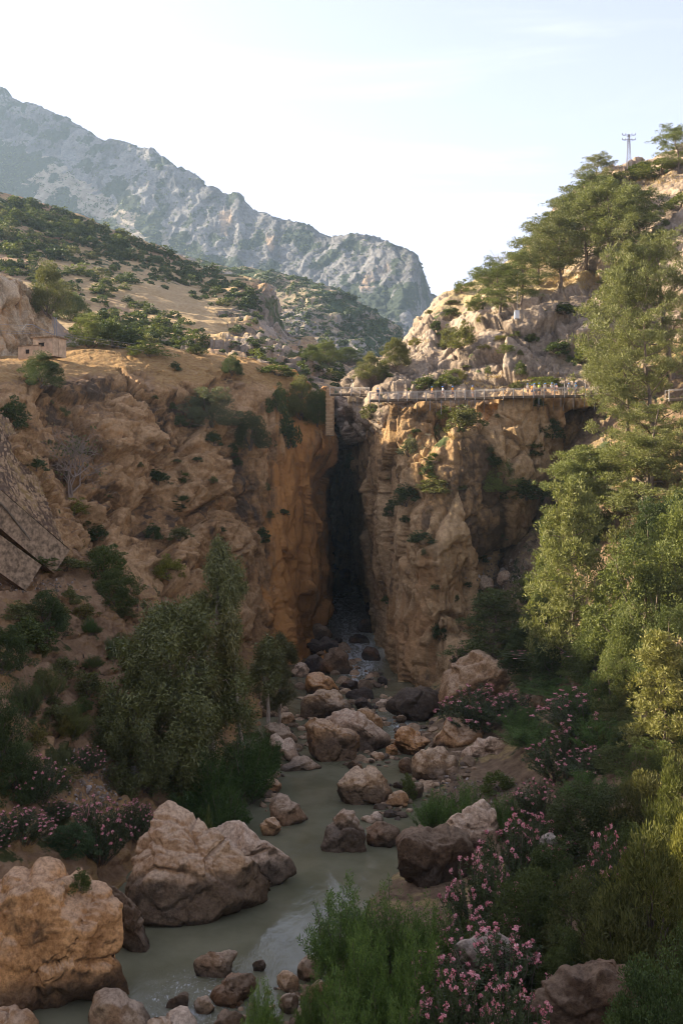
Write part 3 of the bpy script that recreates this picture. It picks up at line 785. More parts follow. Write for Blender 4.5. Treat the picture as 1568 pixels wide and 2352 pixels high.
# ------------------------------------------------------------------ right hill above the walkway
def right_hill():
    cols = [
        [(785, 960, 200), (785, 935, 203), (788, 915, 208), (792, 898, 214), (796, 892, 219), (800, 888, 224), (802, 900, 240), (805, 960, 260)],
        [(825, 940, 165), (830, 915, 166), (836, 892, 172), (845, 872, 178), (855, 855, 186), (868, 846, 196), (872, 850, 215), (880, 900, 250)],
        [(880, 935, 153), (885, 910, 155), (892, 885, 162), (904, 850, 172), (918, 815, 184), (935, 780, 198), (940, 785, 220), (950, 850, 260)],
        [(980, 932, 151), (980, 912, 153), (982, 880, 160), (985, 830, 171), (995, 770, 186), (1010, 702, 204), (1016, 706, 225), (1025, 780, 270)],
        [(1080, 930, 150), (1080, 912, 152), (1080, 880, 158), (1078, 815, 168), (1078, 745, 182), (1075, 662, 207), (1082, 662, 235), (1095, 750, 280)],
        [(1180, 925, 146), (1180, 906, 149), (1180, 880, 154), (1180, 805, 163), (1185, 730, 174), (1190, 640, 196), (1195, 580, 228), (1200, 650, 300)],
        [(1300, 920, 146), (1300, 902, 149), (1300, 865, 155), (1300, 770, 165), (1300, 692, 174), (1295, 640, 192), (1285, 485, 232), (1290, 560, 310)],
        [(1400, 920, 146), (1400, 902, 148), (1400, 850, 153), (1400, 760, 161), (1400, 635, 173), (1395, 560, 192), (1385, 392, 238), (1390, 470, 330)],
        [(1490, 920, 145), (1490, 902, 147), (1490, 830, 152), (1490, 730, 160), (1490, 605, 172), (1485, 500, 192), (1475, 378, 236), (1475, 450, 330)],
        [(1600, 920, 136), (1600, 902, 138), (1600, 820, 145), (1600, 700, 153), (1600, 575, 165), (1595, 455, 188), (1580, 342, 230), (1580, 420, 330)],
        [(1800, 920, 125), (1800, 902, 128), (1800, 800, 135), (1800, 660, 145), (1800, 530, 158), (1795, 400, 184), (1780, 290, 228), (1780, 380, 330)],
    ]
    cols = [[(c[0][0], c[0][1] + 75, c[0][2] + 9)] + [(c[0][0], c[0][1] + 25, c[0][2] + 4)] + c[1:] for c in cols]
    ctrl = [[c[r] for c in cols] for r in range(len(cols[0]))]
    def disp(P, N, px, py):
        v = rockdisp(P, 7.5, 2.6, 101, (1.2, 1.2, 0.9), 4, 0.6, 0.36)
        crag = blob(px, py, 1130, 800, 90, 45) * 2.5 + blob(px, py, 1250, 745, 90, 30) * 2.5 + blob(px, py, 1240, 880, 100, 18) * 1.2 - blob(px, py, 1030, 760, 22, 70, 25) * 2.0 + blob(px, py, 1010, 730, 26, 70, 25) * 1.5
        soft = np.clip(blob(px, py, 1180, 625, 200, 70, -25) + blob(px, py, 1500, 430, 60, 30) * .6, 0, 0.8)
        return (v + ledges(P, (-0.35, -0.3, 0.88), 3.2, 1.1, 12)) * (1 - soft) + crag + fbm(P, 22, 3, 9) * 1.6 + fbm(P, 1.0, 3, 2) * 0.12
    def masks(P, px, py):
        n = fbm(P, 8, 4, 53, 0.6)
        soft = np.clip(blob(px, py, 1180, 625, 220, 60, -25) + blob(px, py, 1470, 400, 120, 25) * .7 + blob(px, py, 1350, 640, 110, 22, -12) + blob(px, py, 1150, 880, 60, 12), 0, 1)
        R = np.clip(1.05 + n * 0.5 - soft * 0.8, 0, 1.15)
        G = np.clip(0.12 + n * 0.5, 0, 1)
        B = np.clip(0.10 + n * 0.3 + blob(px, py, 1480, 400, 120, 25) * .3, 0, 1)
        return np.stack([R, G, B, np.clip(0.55 + n * .5, 0, 1)], 1)
    patch('hillside', ctrl, 2.3, disp, M_upper, masks, 'sunlit rocky hillside above the walkway on the right')
right_hill()

# ------------------------------------------------------------------ right bank and the wooded slope
def right_bank():
    rows = [
        (22, [(-8, -1), (-2, .3), (5, 3.0), (11, 6.5), (19, 10), (34, 18), (60, 30)]),
        (32, [(-7, -1), (-2, .3), (5, 2.6), (11, 5.6), (19, 9.0), (34, 16), (60, 29)]),
        (45, [(-5, -1), (-1, .4), (5, 1.9), (11, 3.9), (18, 7), (32, 14), (58, 28)]),
        (60, [(-2.5, -.9), (1, .4), (6, 1.3), (12, 2.9), (20, 6.0), (32, 13), (58, 28)]),
        (75, [(2.5, -.9), (5.5, .3), (9, .9), (13, 2), (20, 5.5), (33, 14.5), (58, 30)]),
        (87, [(6, -.9), (8.5, .3), (11, .8), (14.5, 1.6), (21, 5.5), (34, 17), (60, 34)]),
        (100, [(7.5, -.9), (9.5, .3), (12, 1.0), (15.5, 2.2), (23, 8), (36, 19), (62, 38)]),
        (115, [(8, -.9), (10.5, .4), (13, 1.4), (17, 3), (25, 10.5), (37, 24), (64, 44)]),
        (130, [(8.5, -.9), (11.5, .6), (14, 2), (18, 5), (26, 14), (38, 30), (66, 50)]),
        (146, [(10, -.9), (13, .6), (16, 3), (20, 9), (28, 22), (39, 40), (68, 58)]),
        (158, [(12, -.9), (15, 2), (18, 6), (23, 14), (31, 28), (42, 46), (70, 64)]),
    ]
    ctrl = [[(x, y, z) for x, z in r] for y, r in reversed(rows)]
    def disp(P, N, px, py):
        v = rockdisp(P, 3.5, 0.7, 111, (1, 1, 0.9), 3, 0.4)
        up = sstep(P[:, 2], 2.0, 6.0)
        return v * (0.35 + 0.65 * up) + fbm(P, 9, 4, 3) * 0.6 * up
    def masks(P, px, py):
        n = fbm(P, 5, 4, 63, 0.6)
        R = np.clip(0.35 + n * 0.7, 0, 1)
        gravel = blob(px, py, 1130, 1820, 110, 50)
        B = np.clip(0.28 + n * 0.5 - gravel - 0.5 * blob(px, py, 1520, 1120, 90, 90), 0, 1)
        return np.stack([R, np.clip(0.1 + n * 0.3, 0, 1), B, np.clip(0.4 - gravel + n + 0.6 * blob(px, py, 1520, 1120, 90, 90), 0, 1)], 1)
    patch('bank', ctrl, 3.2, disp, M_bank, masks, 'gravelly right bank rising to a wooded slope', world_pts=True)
right_bank()

# ------------------------------------------------------------------ the rest of the left valley side, beyond the frame, its heights shaped to shade the gorge
def valley_side():
    tab = {-60: (2, 14, 38, 60, 84, 114), 20: (2, 14, 38, 60, 84, 114), 60: (3, 15, 38, 59, 84, 114), 100: (18, 27, 41, 59, 82, 112), 140: (42, 46, 57, 72, 92, 120), 180: (50, 55, 65, 80, 98, 124), 240: (60, 68, 80, 95, 112, 134)}
    ctrl = []
    for y in sorted(tab, reverse=True):
        xe = -0.343 * max(y, 20) - 9
        ctrl.append([(xe - dx, y, z) for dx, z in zip((0, 12, 28, 52, 95, 170), tab[y])])
    def disp(P, N, px, py):
        return fbm(P, 25, 4, 3) * 3 + rockdisp(P, 12, 1.5, 7, levels=1)
    def masks(P, px, py):
        n = fbm(P, 20, 3, 4)
        return np.stack([0.4 + n, 0.1 + 0 * n, 0.4 + n, 0.6 + 0 * n], 1)
    C = np.array(ctrl)
    u = np.linspace(0, len(C) - 1, 90); v = np.linspace(0, C.shape[1] - 1, 80)
    G = catmull(C, u); G = np.moveaxis(catmull(np.moveaxis(G, 1, 0), v), 0, 1)
    P = G.reshape(-1, 3); px, py = P[:, 0] * 0, P[:, 0] * 0
    P[:, 2] += disp(P, None, px, py)
    o = link('hillside', new_mesh('hillside', P, grid_faces(90, 80), True, [M_lefthill], attrs={'mask': masks(P, px, py)}))
    tag(o, 'unseen hillside rising beyond the left edge to shade the gorge', None, None, 'structure')
valley_side()

build_bvh()
# ------------------------------------------------------------------ boulders
import bmesh
_ico = {}
def ico(level):
    if level not in _ico:
        bm = bmesh.new()
        bmesh.ops.create_icosphere(bm, subdivisions=level, radius=1.0)
        V = np.array([v.co[:] for v in bm.verts], np.float32)
        Fc = np.array([[v.index for v in f.verts] for f in bm.faces], np.int32)
        bm.free()
        _ico[level] = (V, Fc)
    return _ico[level]

def boulder_mat():
    N = Nodes('boulder_rock')
    oi = N.n('ObjectInfo')
    base = oi.outputs['Color']
    pos = N.geo('Position')
    z = N.sepxyz(pos)[2]
    nz = N.sepxyz(N.geo('Normal'))[2]
    mid = N.noise(pos, 0.7, 6, 0.65, 0.4)
    big = N.noise(pos, 0.22, 4, 0.6)
    fine = N.noise(pos, 4.5, 6, 0.68)
    c = N.mix(N.mr(mid, 0.35, 0.65), N.mix(1.0, base, (0.62, 0.55, 0.48), 'MULTIPLY'), N.mix(1.0, base, (1.18, 1.15, 1.1), 'MULTIPLY'))
    c = N.mix(N.math('MULTIPLY', N.mr(big, 0.50, 0.64), 0.55), c, N.mix(0.5, base, (0.40, 0.17, 0.055)))
    # paler upward faces; darker overhanging sides
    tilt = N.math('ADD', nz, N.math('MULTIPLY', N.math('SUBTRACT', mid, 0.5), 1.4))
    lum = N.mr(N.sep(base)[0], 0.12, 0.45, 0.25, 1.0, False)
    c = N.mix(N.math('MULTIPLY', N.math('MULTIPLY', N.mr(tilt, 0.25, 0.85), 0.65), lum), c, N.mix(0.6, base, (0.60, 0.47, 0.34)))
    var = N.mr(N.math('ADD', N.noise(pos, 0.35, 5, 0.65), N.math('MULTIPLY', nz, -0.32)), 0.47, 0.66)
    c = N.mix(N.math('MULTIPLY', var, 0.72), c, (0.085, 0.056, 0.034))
    # river-stained foot
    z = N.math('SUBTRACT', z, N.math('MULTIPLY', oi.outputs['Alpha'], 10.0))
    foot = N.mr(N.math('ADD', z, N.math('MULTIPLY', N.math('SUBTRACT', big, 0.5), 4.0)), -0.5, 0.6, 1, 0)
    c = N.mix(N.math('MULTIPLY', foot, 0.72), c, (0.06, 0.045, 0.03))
    c = N.mix(N.mr(fine, 0.30, 0.62), N.mix(1.0, c, (0.55, 0.52, 0.50), 'MULTIPLY'), c)
    h = N.math('ADD', N.noise(pos, 2.0, 8, 0.7), N.math('MULTIPLY', N.voro(pos, 3.0), 0.25))
    b = N.bump(h, 0.8, 0.22)
    b = N.bump(fine, 0.6, 0.05, b)
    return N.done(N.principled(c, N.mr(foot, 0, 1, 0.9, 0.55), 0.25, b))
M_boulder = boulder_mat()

TAN, OCH, GRY, DRK, PAL, ORG = (0.56, 0.37, 0.205), (0.54, 0.325, 0.16), (0.38, 0.27, 0.17), (0.175, 0.115, 0.066), (0.64, 0.47, 0.32), (0.66, 0.36, 0.15)

def boulder(outline, label, group=None, color=TAN, seed=0, level=4, z0=0.0, ratio=0.8, d=None, cuts=13, ground=False, rough=1.0, name='boulder', sink=1.3, tide=None):
    O = np.array(outline, float)
    cx, cyy = (O[:, 0].min() + O[:, 0].max()) / 2, (O[:, 1].min() + O[:, 1].max()) / 2
    by = O[:, 1].max()
    if ground:
        h = hit(cx, by - 2)
        z0 = h[0].z - 0.1
        df = h[0].y
    else:
        df = d if d else (CZ - z0) * F / (by - HZ)
    halfw = (O[:, 0].max() - O[:, 0].min()) / 2 / F * df
    halfh = (by - O[:, 1].min()) / 2 / F * df
    T = ratio * math.sqrt(halfw * max(halfh, halfw * 0.6))
    dc = df + T * 0.62 if not d else d
    m = dc / F
    ang = np.arctan2(-(O[:, 1] - cyy), O[:, 0] - cx)
    rad = np.hypot(O[:, 0] - cx, O[:, 1] - cyy) * m
    o = np.argsort(ang)
    ang, rad = ang[o], rad[o]
    ang = np.concatenate([ang - 2 * math.pi, ang, ang + 2 * math.pi]); rad = np.tile(rad, 3)
    V, Fc = ico(level)
    V = V.copy()
    rs = np.random.RandomState(seed * 7 + 3)
    for k in range(cuts):
        n = rs.normal(size=3)
        if k < 3:
            n[1] = -abs(n[1]) - 0.6
        n /= np.linalg.norm(n)
        hh = rs.uniform(0.45, 0.82)
        s = V @ n - hh
        V -= np.where(s > 0, s * 0.97, 0)[:, None] * n
    R = np.hypot(V[:, 0], V[:, 2])
    th = np.arctan2(V[:, 2], V[:, 0])
    # keep the outline: scale so that the farthest point in each direction lies on it
    nb = 48
    bi = ((th + math.pi) / (2 * math.pi) * nb).astype(int) % nb
    mxr = np.zeros(nb); np.maximum.at(mxr, bi, R)
    bc = (np.arange(nb) + 0.5) / nb * 2 * math.pi - math.pi
    R = R / np.interp(th, np.concatenate([bc - 2 * math.pi, bc, bc + 2 * math.pi]), np.tile(mxr, 3))
    r = np.interp(th, ang, rad)
    Rb = np.clip(R, 0, 1) ** 0.95
    P = np.stack([Rb * r * np.cos(th), V[:, 1] * T, Rb * r * np.sin(th)], 1)
    P[:, 2] = np.where(P[:, 2] < 0, P[:, 2] * sink, P[:, 2])
    c = np.array(at(cx, cyy, dc))
    size = math.sqrt(halfw * halfh)
    nrm = P / (np.linalg.norm(P, axis=1, keepdims=True) + 1e-6)
    Q = P + c + seed * 17.3
    D = rockdisp(Q, size * 0.85, size * 0.13 * rough, seed % 40, (1, 1, 1), 4 if level > 4 else 2, 0.75) + fbm(Q, size * 0.9, 4, seed % 37, 0.5) * size * 0.035
    P = P + nrm * D[:, None]
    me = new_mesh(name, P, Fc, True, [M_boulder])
    ob = link(name, me, loc=(c[0], c[1], c[2]))
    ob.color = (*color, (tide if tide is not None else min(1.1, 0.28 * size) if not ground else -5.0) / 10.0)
    tag(ob, label, 'boulder' if size > 0.6 else 'rock', group)
    return ob

BIG = [
    ([(0, 2022), (20, 1997), (60, 2002), (82, 1982), (115, 1980), (155, 2007), (185, 2022), (240, 2047), (280, 2082), (295, 2132), (290, 2187), (300, 2267), (290, 2297), (225, 2292), (150, 2317), (75, 2332), (-60, 2330), (-130, 2200), (-80, 2060)],
     'huge rounded orange boulder in the lower left corner', ORG, 1, 6, 0.75),
    ([(290, 1987), (310, 1932), (340, 1912), (350, 1877), (380, 1851), (415, 1860), (450, 1877), (480, 1900), (540, 1945), (590, 1985), (615, 2030), (615, 2065), (550, 2087), (500, 2107), (440, 2121), (380, 2107), (320, 2077), (295, 2037)],
     'large angular tan boulder with cracked top and dark undercut foot', TAN, 2, 6, 0.75),
    ([(470, 1912), (500, 1903), (530, 1893), (600, 1917), (640, 1942), (687, 1997), (650, 2022), (610, 2040), (560, 2045), (490, 1990)], 'smooth pinkish boulder leaning behind the large cracked boulder', PAL, 3, 5, 0.8),
    ([(240, 2045), (262, 2038), (300, 2055), (320, 2090), (322, 2130), (357, 2180), (340, 2190), (290, 2187), (262, 2120)], 'dark brown boulder wedged between the two largest boulders', DRK, 4, 5, 0.8),
    ([(904, 1937), (919, 1917), (994, 1905), (1049, 1895), (1074, 1917), (1094, 1962), (1096, 2022), (1064, 2057), (984, 2062), (934, 2027), (909, 1977)], 'blocky boulder with a flat dark brown face behind the tamarisk', DRK, 5, 5, 0.6),
    ([(1029, 1895), (1049, 1872), (1079, 1847), (1114, 1830), (1129, 1852), (1139, 1887), (1154, 1907), (1149, 1927), (1124, 1950), (1094, 1990), (1050, 1975)], 'pointed pale orange boulder standing behind the dark flat faced one', PAL, 6, 5, 0.6),
    ([(699, 1660), (708, 1649), (750, 1652), (784, 1677), (823, 1691), (826, 1714), (818, 1732), (773, 1744), (748, 1750), (720, 1742), (706, 1728), (703, 1691)], 'big squarish brown boulder in midstream below the gorge', OCH, 7, 5, 0.8),
    ([(745, 1651), (767, 1635), (792, 1627), (818, 1635), (840, 1649), (868, 1672), (899, 1688), (900, 1702), (885, 1719), (857, 1728), (823, 1728), (790, 1710)], 'big pale sloping boulder joined to the squarish brown one in midstream', PAL, 8, 5, 0.8),
    ([(902, 1688), (910, 1672), (930, 1666), (949, 1674), (972, 1691), (994, 1702), (972, 1716), (949, 1736), (932, 1736), (913, 1722)], 'rusty orange boulder right of the pale sloping boulder', ORG, 9, 5, 0.8),
    ([(775, 1800), (784, 1785), (800, 1768), (829, 1762), (864, 1762), (879, 1785), (899, 1815), (894, 1835), (859, 1845), (814, 1852), (784, 1845)], 'lumpy round tan boulder standing alone in the middle of the river', TAN, 10, 5, 0.9),
    ([(735, 1942), (745, 1915), (770, 1880), (790, 1862), (815, 1862), (830, 1890), (842, 1930), (843, 1950), (800, 1958), (760, 1952)], 'dark pyramid shaped boulder in the water below the lumpy round one', GRY, 11, 5, 0.8),
    ([(839, 1912), (864, 1890), (899, 1890), (919, 1907), (914, 1932), (889, 1947), (849, 1942)], 'dark grey round boulder right of the pyramid shaped one', DRK, 12, 4, 0.9),
    ([(625, 1830), (645, 1825), (672, 1840), (690, 1860), (707, 1883), (675, 1897), (630, 1897)], 'dark wedge shaped boulder on the left edge of the river', GRY, 13, 4, 0.9),
    ([(939, 1760), (964, 1725), (999, 1715), (1034, 1735), (1056, 1770), (1049, 1785), (1004, 1792), (954, 1780)], 'rounded two toned boulder at the right edge of the river', TAN, 14, 5, 0.9),
    ([(1061, 1745), (1084, 1710), (1129, 1687), (1164, 1700), (1189, 1725), (1199, 1760), (1169, 1775), (1104, 1777), (1069, 1765)], 'pale dome shaped boulder on the right bank in front of oleanders', PAL, 15, 5, 0.9),
    ([(989, 1715), (1009, 1680), (1049, 1652), (1084, 1655), (1110, 1675), (1104, 1710), (1060, 1735), (1020, 1732)], 'peach coloured boulder partly under a pink oleander', OCH, 16, 5, 0.9),
    ([(1014, 1605), (1029, 1555), (1064, 1510), (1104, 1490), (1144, 1520), (1164, 1545), (1199, 1535), (1214, 1570), (1209, 1615), (1174, 1640), (1114, 1665), (1064, 1672), (1024, 1667)], 'massive golden brown boulder at the foot of the right cliff', (0.40, 0.25, 0.125), 17, 5, 0.8),
    ([(884, 1628), (909, 1595), (944, 1577), (974, 1580), (1004, 1590), (1014, 1612), (1014, 1645), (994, 1660), (954, 1657), (920, 1642)], 'large dark boulder at the gorge mouth under the right cliff', DRK, 18, 5, 0.9),
    ([(700, 1604), (720, 1593), (748, 1586), (773, 1590), (795, 1607), (806, 1624), (784, 1642), (750, 1652), (720, 1655), (689, 1650)], 'long knobbly pinkish boulder behind the squarish brown one', TAN, 19, 5, 0.9),
    ([(703, 1551), (720, 1546), (748, 1551), (767, 1568), (781, 1588), (762, 1598), (735, 1594), (710, 1596), (700, 1575)], 'smooth orange boulder at the foot of the left cliff', ORG, 20, 4, 0.9),
    ([(745, 1546), (748, 1501), (767, 1490), (787, 1492), (798, 1518), (804, 1546), (784, 1550)], 'tall dark boulder just inside the gorge on the left', DRK, 21, 4, 0.9),
    ([(708, 1453), (734, 1432), (753, 1442), (764, 1462), (740, 1468), (711, 1466)], 'grey pointed boulder highest of the pile inside the gorge', GRY, 22, 4, 0.9),
    ([(818, 1632), (834, 1624), (860, 1638), (876, 1652), (879, 1666), (868, 1682), (830, 1668)], 'brown boulder just behind the pale sloping boulder', OCH, 23, 4, 0.9),
    ([(638, 1770), (658, 1750), (689, 1742), (720, 1747), (741, 1761), (711, 1766), (661, 1772)], 'flat low brown slab in the shallows left of midstream', GRY, 24, 4, 1.2),
    ([(620, 1690), (635, 1686), (650, 1704), (680, 1725), (697, 1741), (680, 1747), (640, 1732), (618, 1712)], 'long pale slab sloping into the water at the left bank', PAL, 25, 4, 1.0),
    ([(605, 1672), (627, 1660), (644, 1663), (672, 1680), (685, 1694), (669, 1709), (644, 1712), (615, 1702)], 'brown boulder above the long pale slab on the left bank', GRY, 26, 4, 0.9),
    ([(442, 2210), (470, 2190), (510, 2183), (545, 2188), (535, 2215), (525, 2240), (480, 2249), (455, 2235)], 'jagged grey rock alone in the foreground stream', GRY, 27, 5, 0.9),
    ([(480, 2287), (510, 2255), (545, 2242), (585, 2250), (592, 2275), (560, 2292), (540, 2312), (500, 2306)], 'long dark ridged rock at the foreground rapids', DRK, 28, 5, 0.9),
]
TIDE = {1: 1.6, 2: 3.1, 3: 1.6, 5: 2.0, 7: 2.3, 8: 1.2, 10: 1.4, 11: 2.2, 14: 1.0, 17: 1.6, 18: 4.0, 19: 2.0, 27: 0.7}
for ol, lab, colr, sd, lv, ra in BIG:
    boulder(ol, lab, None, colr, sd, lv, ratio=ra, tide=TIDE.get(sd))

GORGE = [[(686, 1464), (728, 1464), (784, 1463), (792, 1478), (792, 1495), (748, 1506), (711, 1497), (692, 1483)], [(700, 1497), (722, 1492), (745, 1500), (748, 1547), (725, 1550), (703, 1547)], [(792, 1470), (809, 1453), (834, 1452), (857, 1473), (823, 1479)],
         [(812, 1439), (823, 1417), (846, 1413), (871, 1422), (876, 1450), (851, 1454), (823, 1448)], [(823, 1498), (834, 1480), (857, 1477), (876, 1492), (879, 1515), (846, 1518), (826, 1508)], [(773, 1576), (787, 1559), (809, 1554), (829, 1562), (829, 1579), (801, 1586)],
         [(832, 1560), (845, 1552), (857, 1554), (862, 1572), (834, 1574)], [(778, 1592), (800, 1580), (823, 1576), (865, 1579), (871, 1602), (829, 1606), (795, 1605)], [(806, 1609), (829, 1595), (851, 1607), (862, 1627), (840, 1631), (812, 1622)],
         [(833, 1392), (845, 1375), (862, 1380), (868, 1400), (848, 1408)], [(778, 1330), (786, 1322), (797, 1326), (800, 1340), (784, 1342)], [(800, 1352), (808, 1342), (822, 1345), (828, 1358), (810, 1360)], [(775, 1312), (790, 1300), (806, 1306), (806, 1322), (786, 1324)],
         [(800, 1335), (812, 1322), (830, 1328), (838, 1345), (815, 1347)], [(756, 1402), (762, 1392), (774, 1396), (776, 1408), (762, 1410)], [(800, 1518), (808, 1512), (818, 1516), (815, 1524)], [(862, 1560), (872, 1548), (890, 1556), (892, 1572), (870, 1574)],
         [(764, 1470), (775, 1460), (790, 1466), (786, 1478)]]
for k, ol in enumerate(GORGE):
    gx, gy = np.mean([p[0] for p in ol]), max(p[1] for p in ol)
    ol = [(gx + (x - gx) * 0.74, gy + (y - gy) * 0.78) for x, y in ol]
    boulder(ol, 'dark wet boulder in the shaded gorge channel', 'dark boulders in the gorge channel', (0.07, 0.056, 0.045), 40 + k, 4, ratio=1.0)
SMALL = [
    ([(380, 2310), (400, 2292), (415, 2280), (437, 2283), (435, 2298), (400, 2320)], DRK), ([(443, 2312), (465, 2293), (490, 2300), (488, 2326), (460, 2331)], GRY), ([(580, 2222), (598, 2204), (610, 2212), (605, 2229), (585, 2233)], DRK), ([(637, 2262), (650, 2232), (685, 2245), (683, 2271), (650, 2279)], TAN),
    ([(645, 2321), (655, 2280), (685, 2305), (672, 2326), (655, 2330)], GRY), ([(680, 2227), (700, 2200), (730, 2205), (740, 2235), (715, 2257), (690, 2250)], GRY), ([(710, 2262), (725, 2245), (760, 2260), (755, 2306), (720, 2312)], TAN), ([(660, 2352), (700, 2315), (740, 2310), (790, 2330), (790, 2380), (660, 2385)], DRK),
    ([(490, 2352), (530, 2325), (560, 2340), (560, 2375), (490, 2378)], DRK), ([(590, 2352), (620, 2335), (640, 2345), (640, 2365), (600, 2368)], TAN), ([(688, 2290), (696, 2280), (705, 2288), (698, 2298)], DRK),
]
for k, (ol, colr) in enumerate(SMALL):
    boulder(ol, 'small broken rock in the foreground shallows by the tamarisk', 'small rocks in the foreground shallows', colr, 70 + k, 4, ratio=0.9)
LOWL = [([(210, 2297), (250, 2283), (300, 2305), (330, 2330), (345, 2345), (340, 2380), (220, 2385)], 'brown stained rock under the huge orange boulder', GRY), ([(-30, 2342), (40, 2327), (80, 2345), (85, 2385), (-40, 2385)], 'tan rock cut by the lower left corner of the picture', OCH),
        ([(330, 2358), (380, 2335), (420, 2322), (445, 2345), (455, 2390), (340, 2392)], 'pale peach rock at the bottom edge by the rapids', PAL), ([(826, 1882), (849, 1875), (881, 1882), (874, 1891), (834, 1891)], 'flat pale stone between the round boulders in midstream', PAL),
        ([(885, 1852), (899, 1825), (920, 1815), (938, 1825), (935, 1848), (905, 1855)], 'squat ochre stone right of the lumpy round boulder', OCH), ([(935, 1817), (950, 1795), (969, 1800), (970, 1827), (945, 1836)], 'brown stone beside the squat ochre one', GRY),
        ([(600, 1797), (630, 1788), (647, 1805), (640, 1819), (610, 1823)], 'mossy stone at the left water edge below the slab', OCH), ([(605, 1882), (636, 1882), (645, 1905), (630, 1922), (605, 1917)], 'orange stained stone under the dark wedge boulder', OCH),
        ([(862, 1618), (879, 1607), (896, 1610), (888, 1627), (865, 1629)], 'pale flat stone in front of the large dark boulder', PAL), ([(908, 1648), (921, 1641), (933, 1652), (921, 1661)], 'small grey stone in the rapids by the large dark boulder', GRY),
        ([(885, 1724), (900, 1709), (912, 1720), (908, 1736), (890, 1736)], 'small vivid orange stone beside the rusty boulder', ORG), ([(675, 1537), (694, 1523), (709, 1537), (711, 1548), (689, 1556), (665, 1547)], 'peach stone at the foot of the orange cliff face', PAL),
        ([(592, 1617), (612, 1606), (627, 1604), (641, 1613), (660, 1624), (660, 1642), (600, 1647)], 'pinkish boulder on the left bank below the pale trunked eucalyptus', PAL), ([(1029, 1737), (1045, 1725), (1062, 1727), (1066, 1749), (1035, 1750)], 'small grey stone wedged between two bank boulders', GRY),
        ([(1054, 1767), (1064, 1758), (1076, 1762), (1081, 1782), (1056, 1787)], 'small brown stone left of the pale dome boulder', GRY), ([(914, 1762), (939, 1740), (952, 1750), (937, 1777)], 'dark angular stone at the water left of the two toned boulder', DRK),
        ([(900, 1805), (915, 1796), (930, 1803), (918, 1812)], 'low dark stone behind the squat ochre one', DRK), ([(850, 1735), (868, 1728), (884, 1738), (866, 1748)], 'low stone in the shallows under the pale sloping boulder', TAN),
        ([(795, 1758), (805, 1748), (825, 1752), (835, 1765), (810, 1768)], 'dark stone just above the lumpy round boulder', DRK), ([(640, 1650), (655, 1638), (675, 1644), (678, 1660), (652, 1664)], 'tan stone on the left bank under the eucalyptus roots', TAN)]
for k, (ol, lab, colr) in enumerate(LOWL):
    boulder(ol, lab, None, colr, 90 + k, 4, ratio=0.9)
GROUNDED = [([(1084, 1347), (1104, 1322), (1129, 1330), (1129, 1357), (1094, 1370)], 'grey boulder lodged in the scree gully right of the cliff', PAL), ([(1141, 1337), (1159, 1310), (1179, 1325), (1176, 1342)], 'pale boulder beside the grey one in the scree gully', PAL),
            ([(1361, 1437), (1379, 1410), (1414, 1400), (1429, 1415), (1424, 1447), (1384, 1462)], 'pale angular boulder on the wooded slope behind the young pine', PAL), ([(1206, 1612), (1234, 1600), (1259, 1615), (1254, 1630), (1214, 1627)], 'tan boulder right of the massive golden one', TAN),
            ([(1354, 1632), (1375, 1617), (1395, 1625), (1390, 1652), (1360, 1650)], 'dark boulder among the bushes on the right slope', GRY), ([(285, 1781), (305, 1759), (325, 1769), (321, 1796), (295, 1799)], 'whitish boulder on the gravel left of the big eucalyptus', (0.5, 0.46, 0.42)),
            ([(185, 1812), (200, 1803), (212, 1808), (208, 1818), (190, 1820)], 'white stone on the gravel by the left oleanders', (0.5, 0.46, 0.42))]
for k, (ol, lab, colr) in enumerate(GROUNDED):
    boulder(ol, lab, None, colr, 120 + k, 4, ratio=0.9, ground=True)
boulder([(1215, 2380), (1224, 2287), (1264, 2262), (1334, 2237), (1399, 2213), (1430, 2210), (1470, 2260), (1480, 2370), (1400, 2420), (1250, 2430)], 'dark slab of rock with a pale top edge in the lower right', None, (0.15, 0.10, 0.06), 130, 5, d=44, ratio=0.6, tide=-3.0)
boulder([(1035, 2192), (1045, 2165), (1100, 2155), (1180, 2172), (1185, 2225), (1110, 2260), (1040, 2240)], 'pale grey boulder half hidden behind the foreground oleander', None, (0.42, 0.37, 0.31), 131, 5, d=49, ratio=0.8, tide=-3.0)
boulder([(1238, 1927), (1262, 1915), (1280, 1935), (1255, 1955)], 'pale grey stone among the pink oleanders on the right bank', None, (0.42, 0.37, 0.31), 132, 4, d=64, ratio=0.8, tide=-3.0)

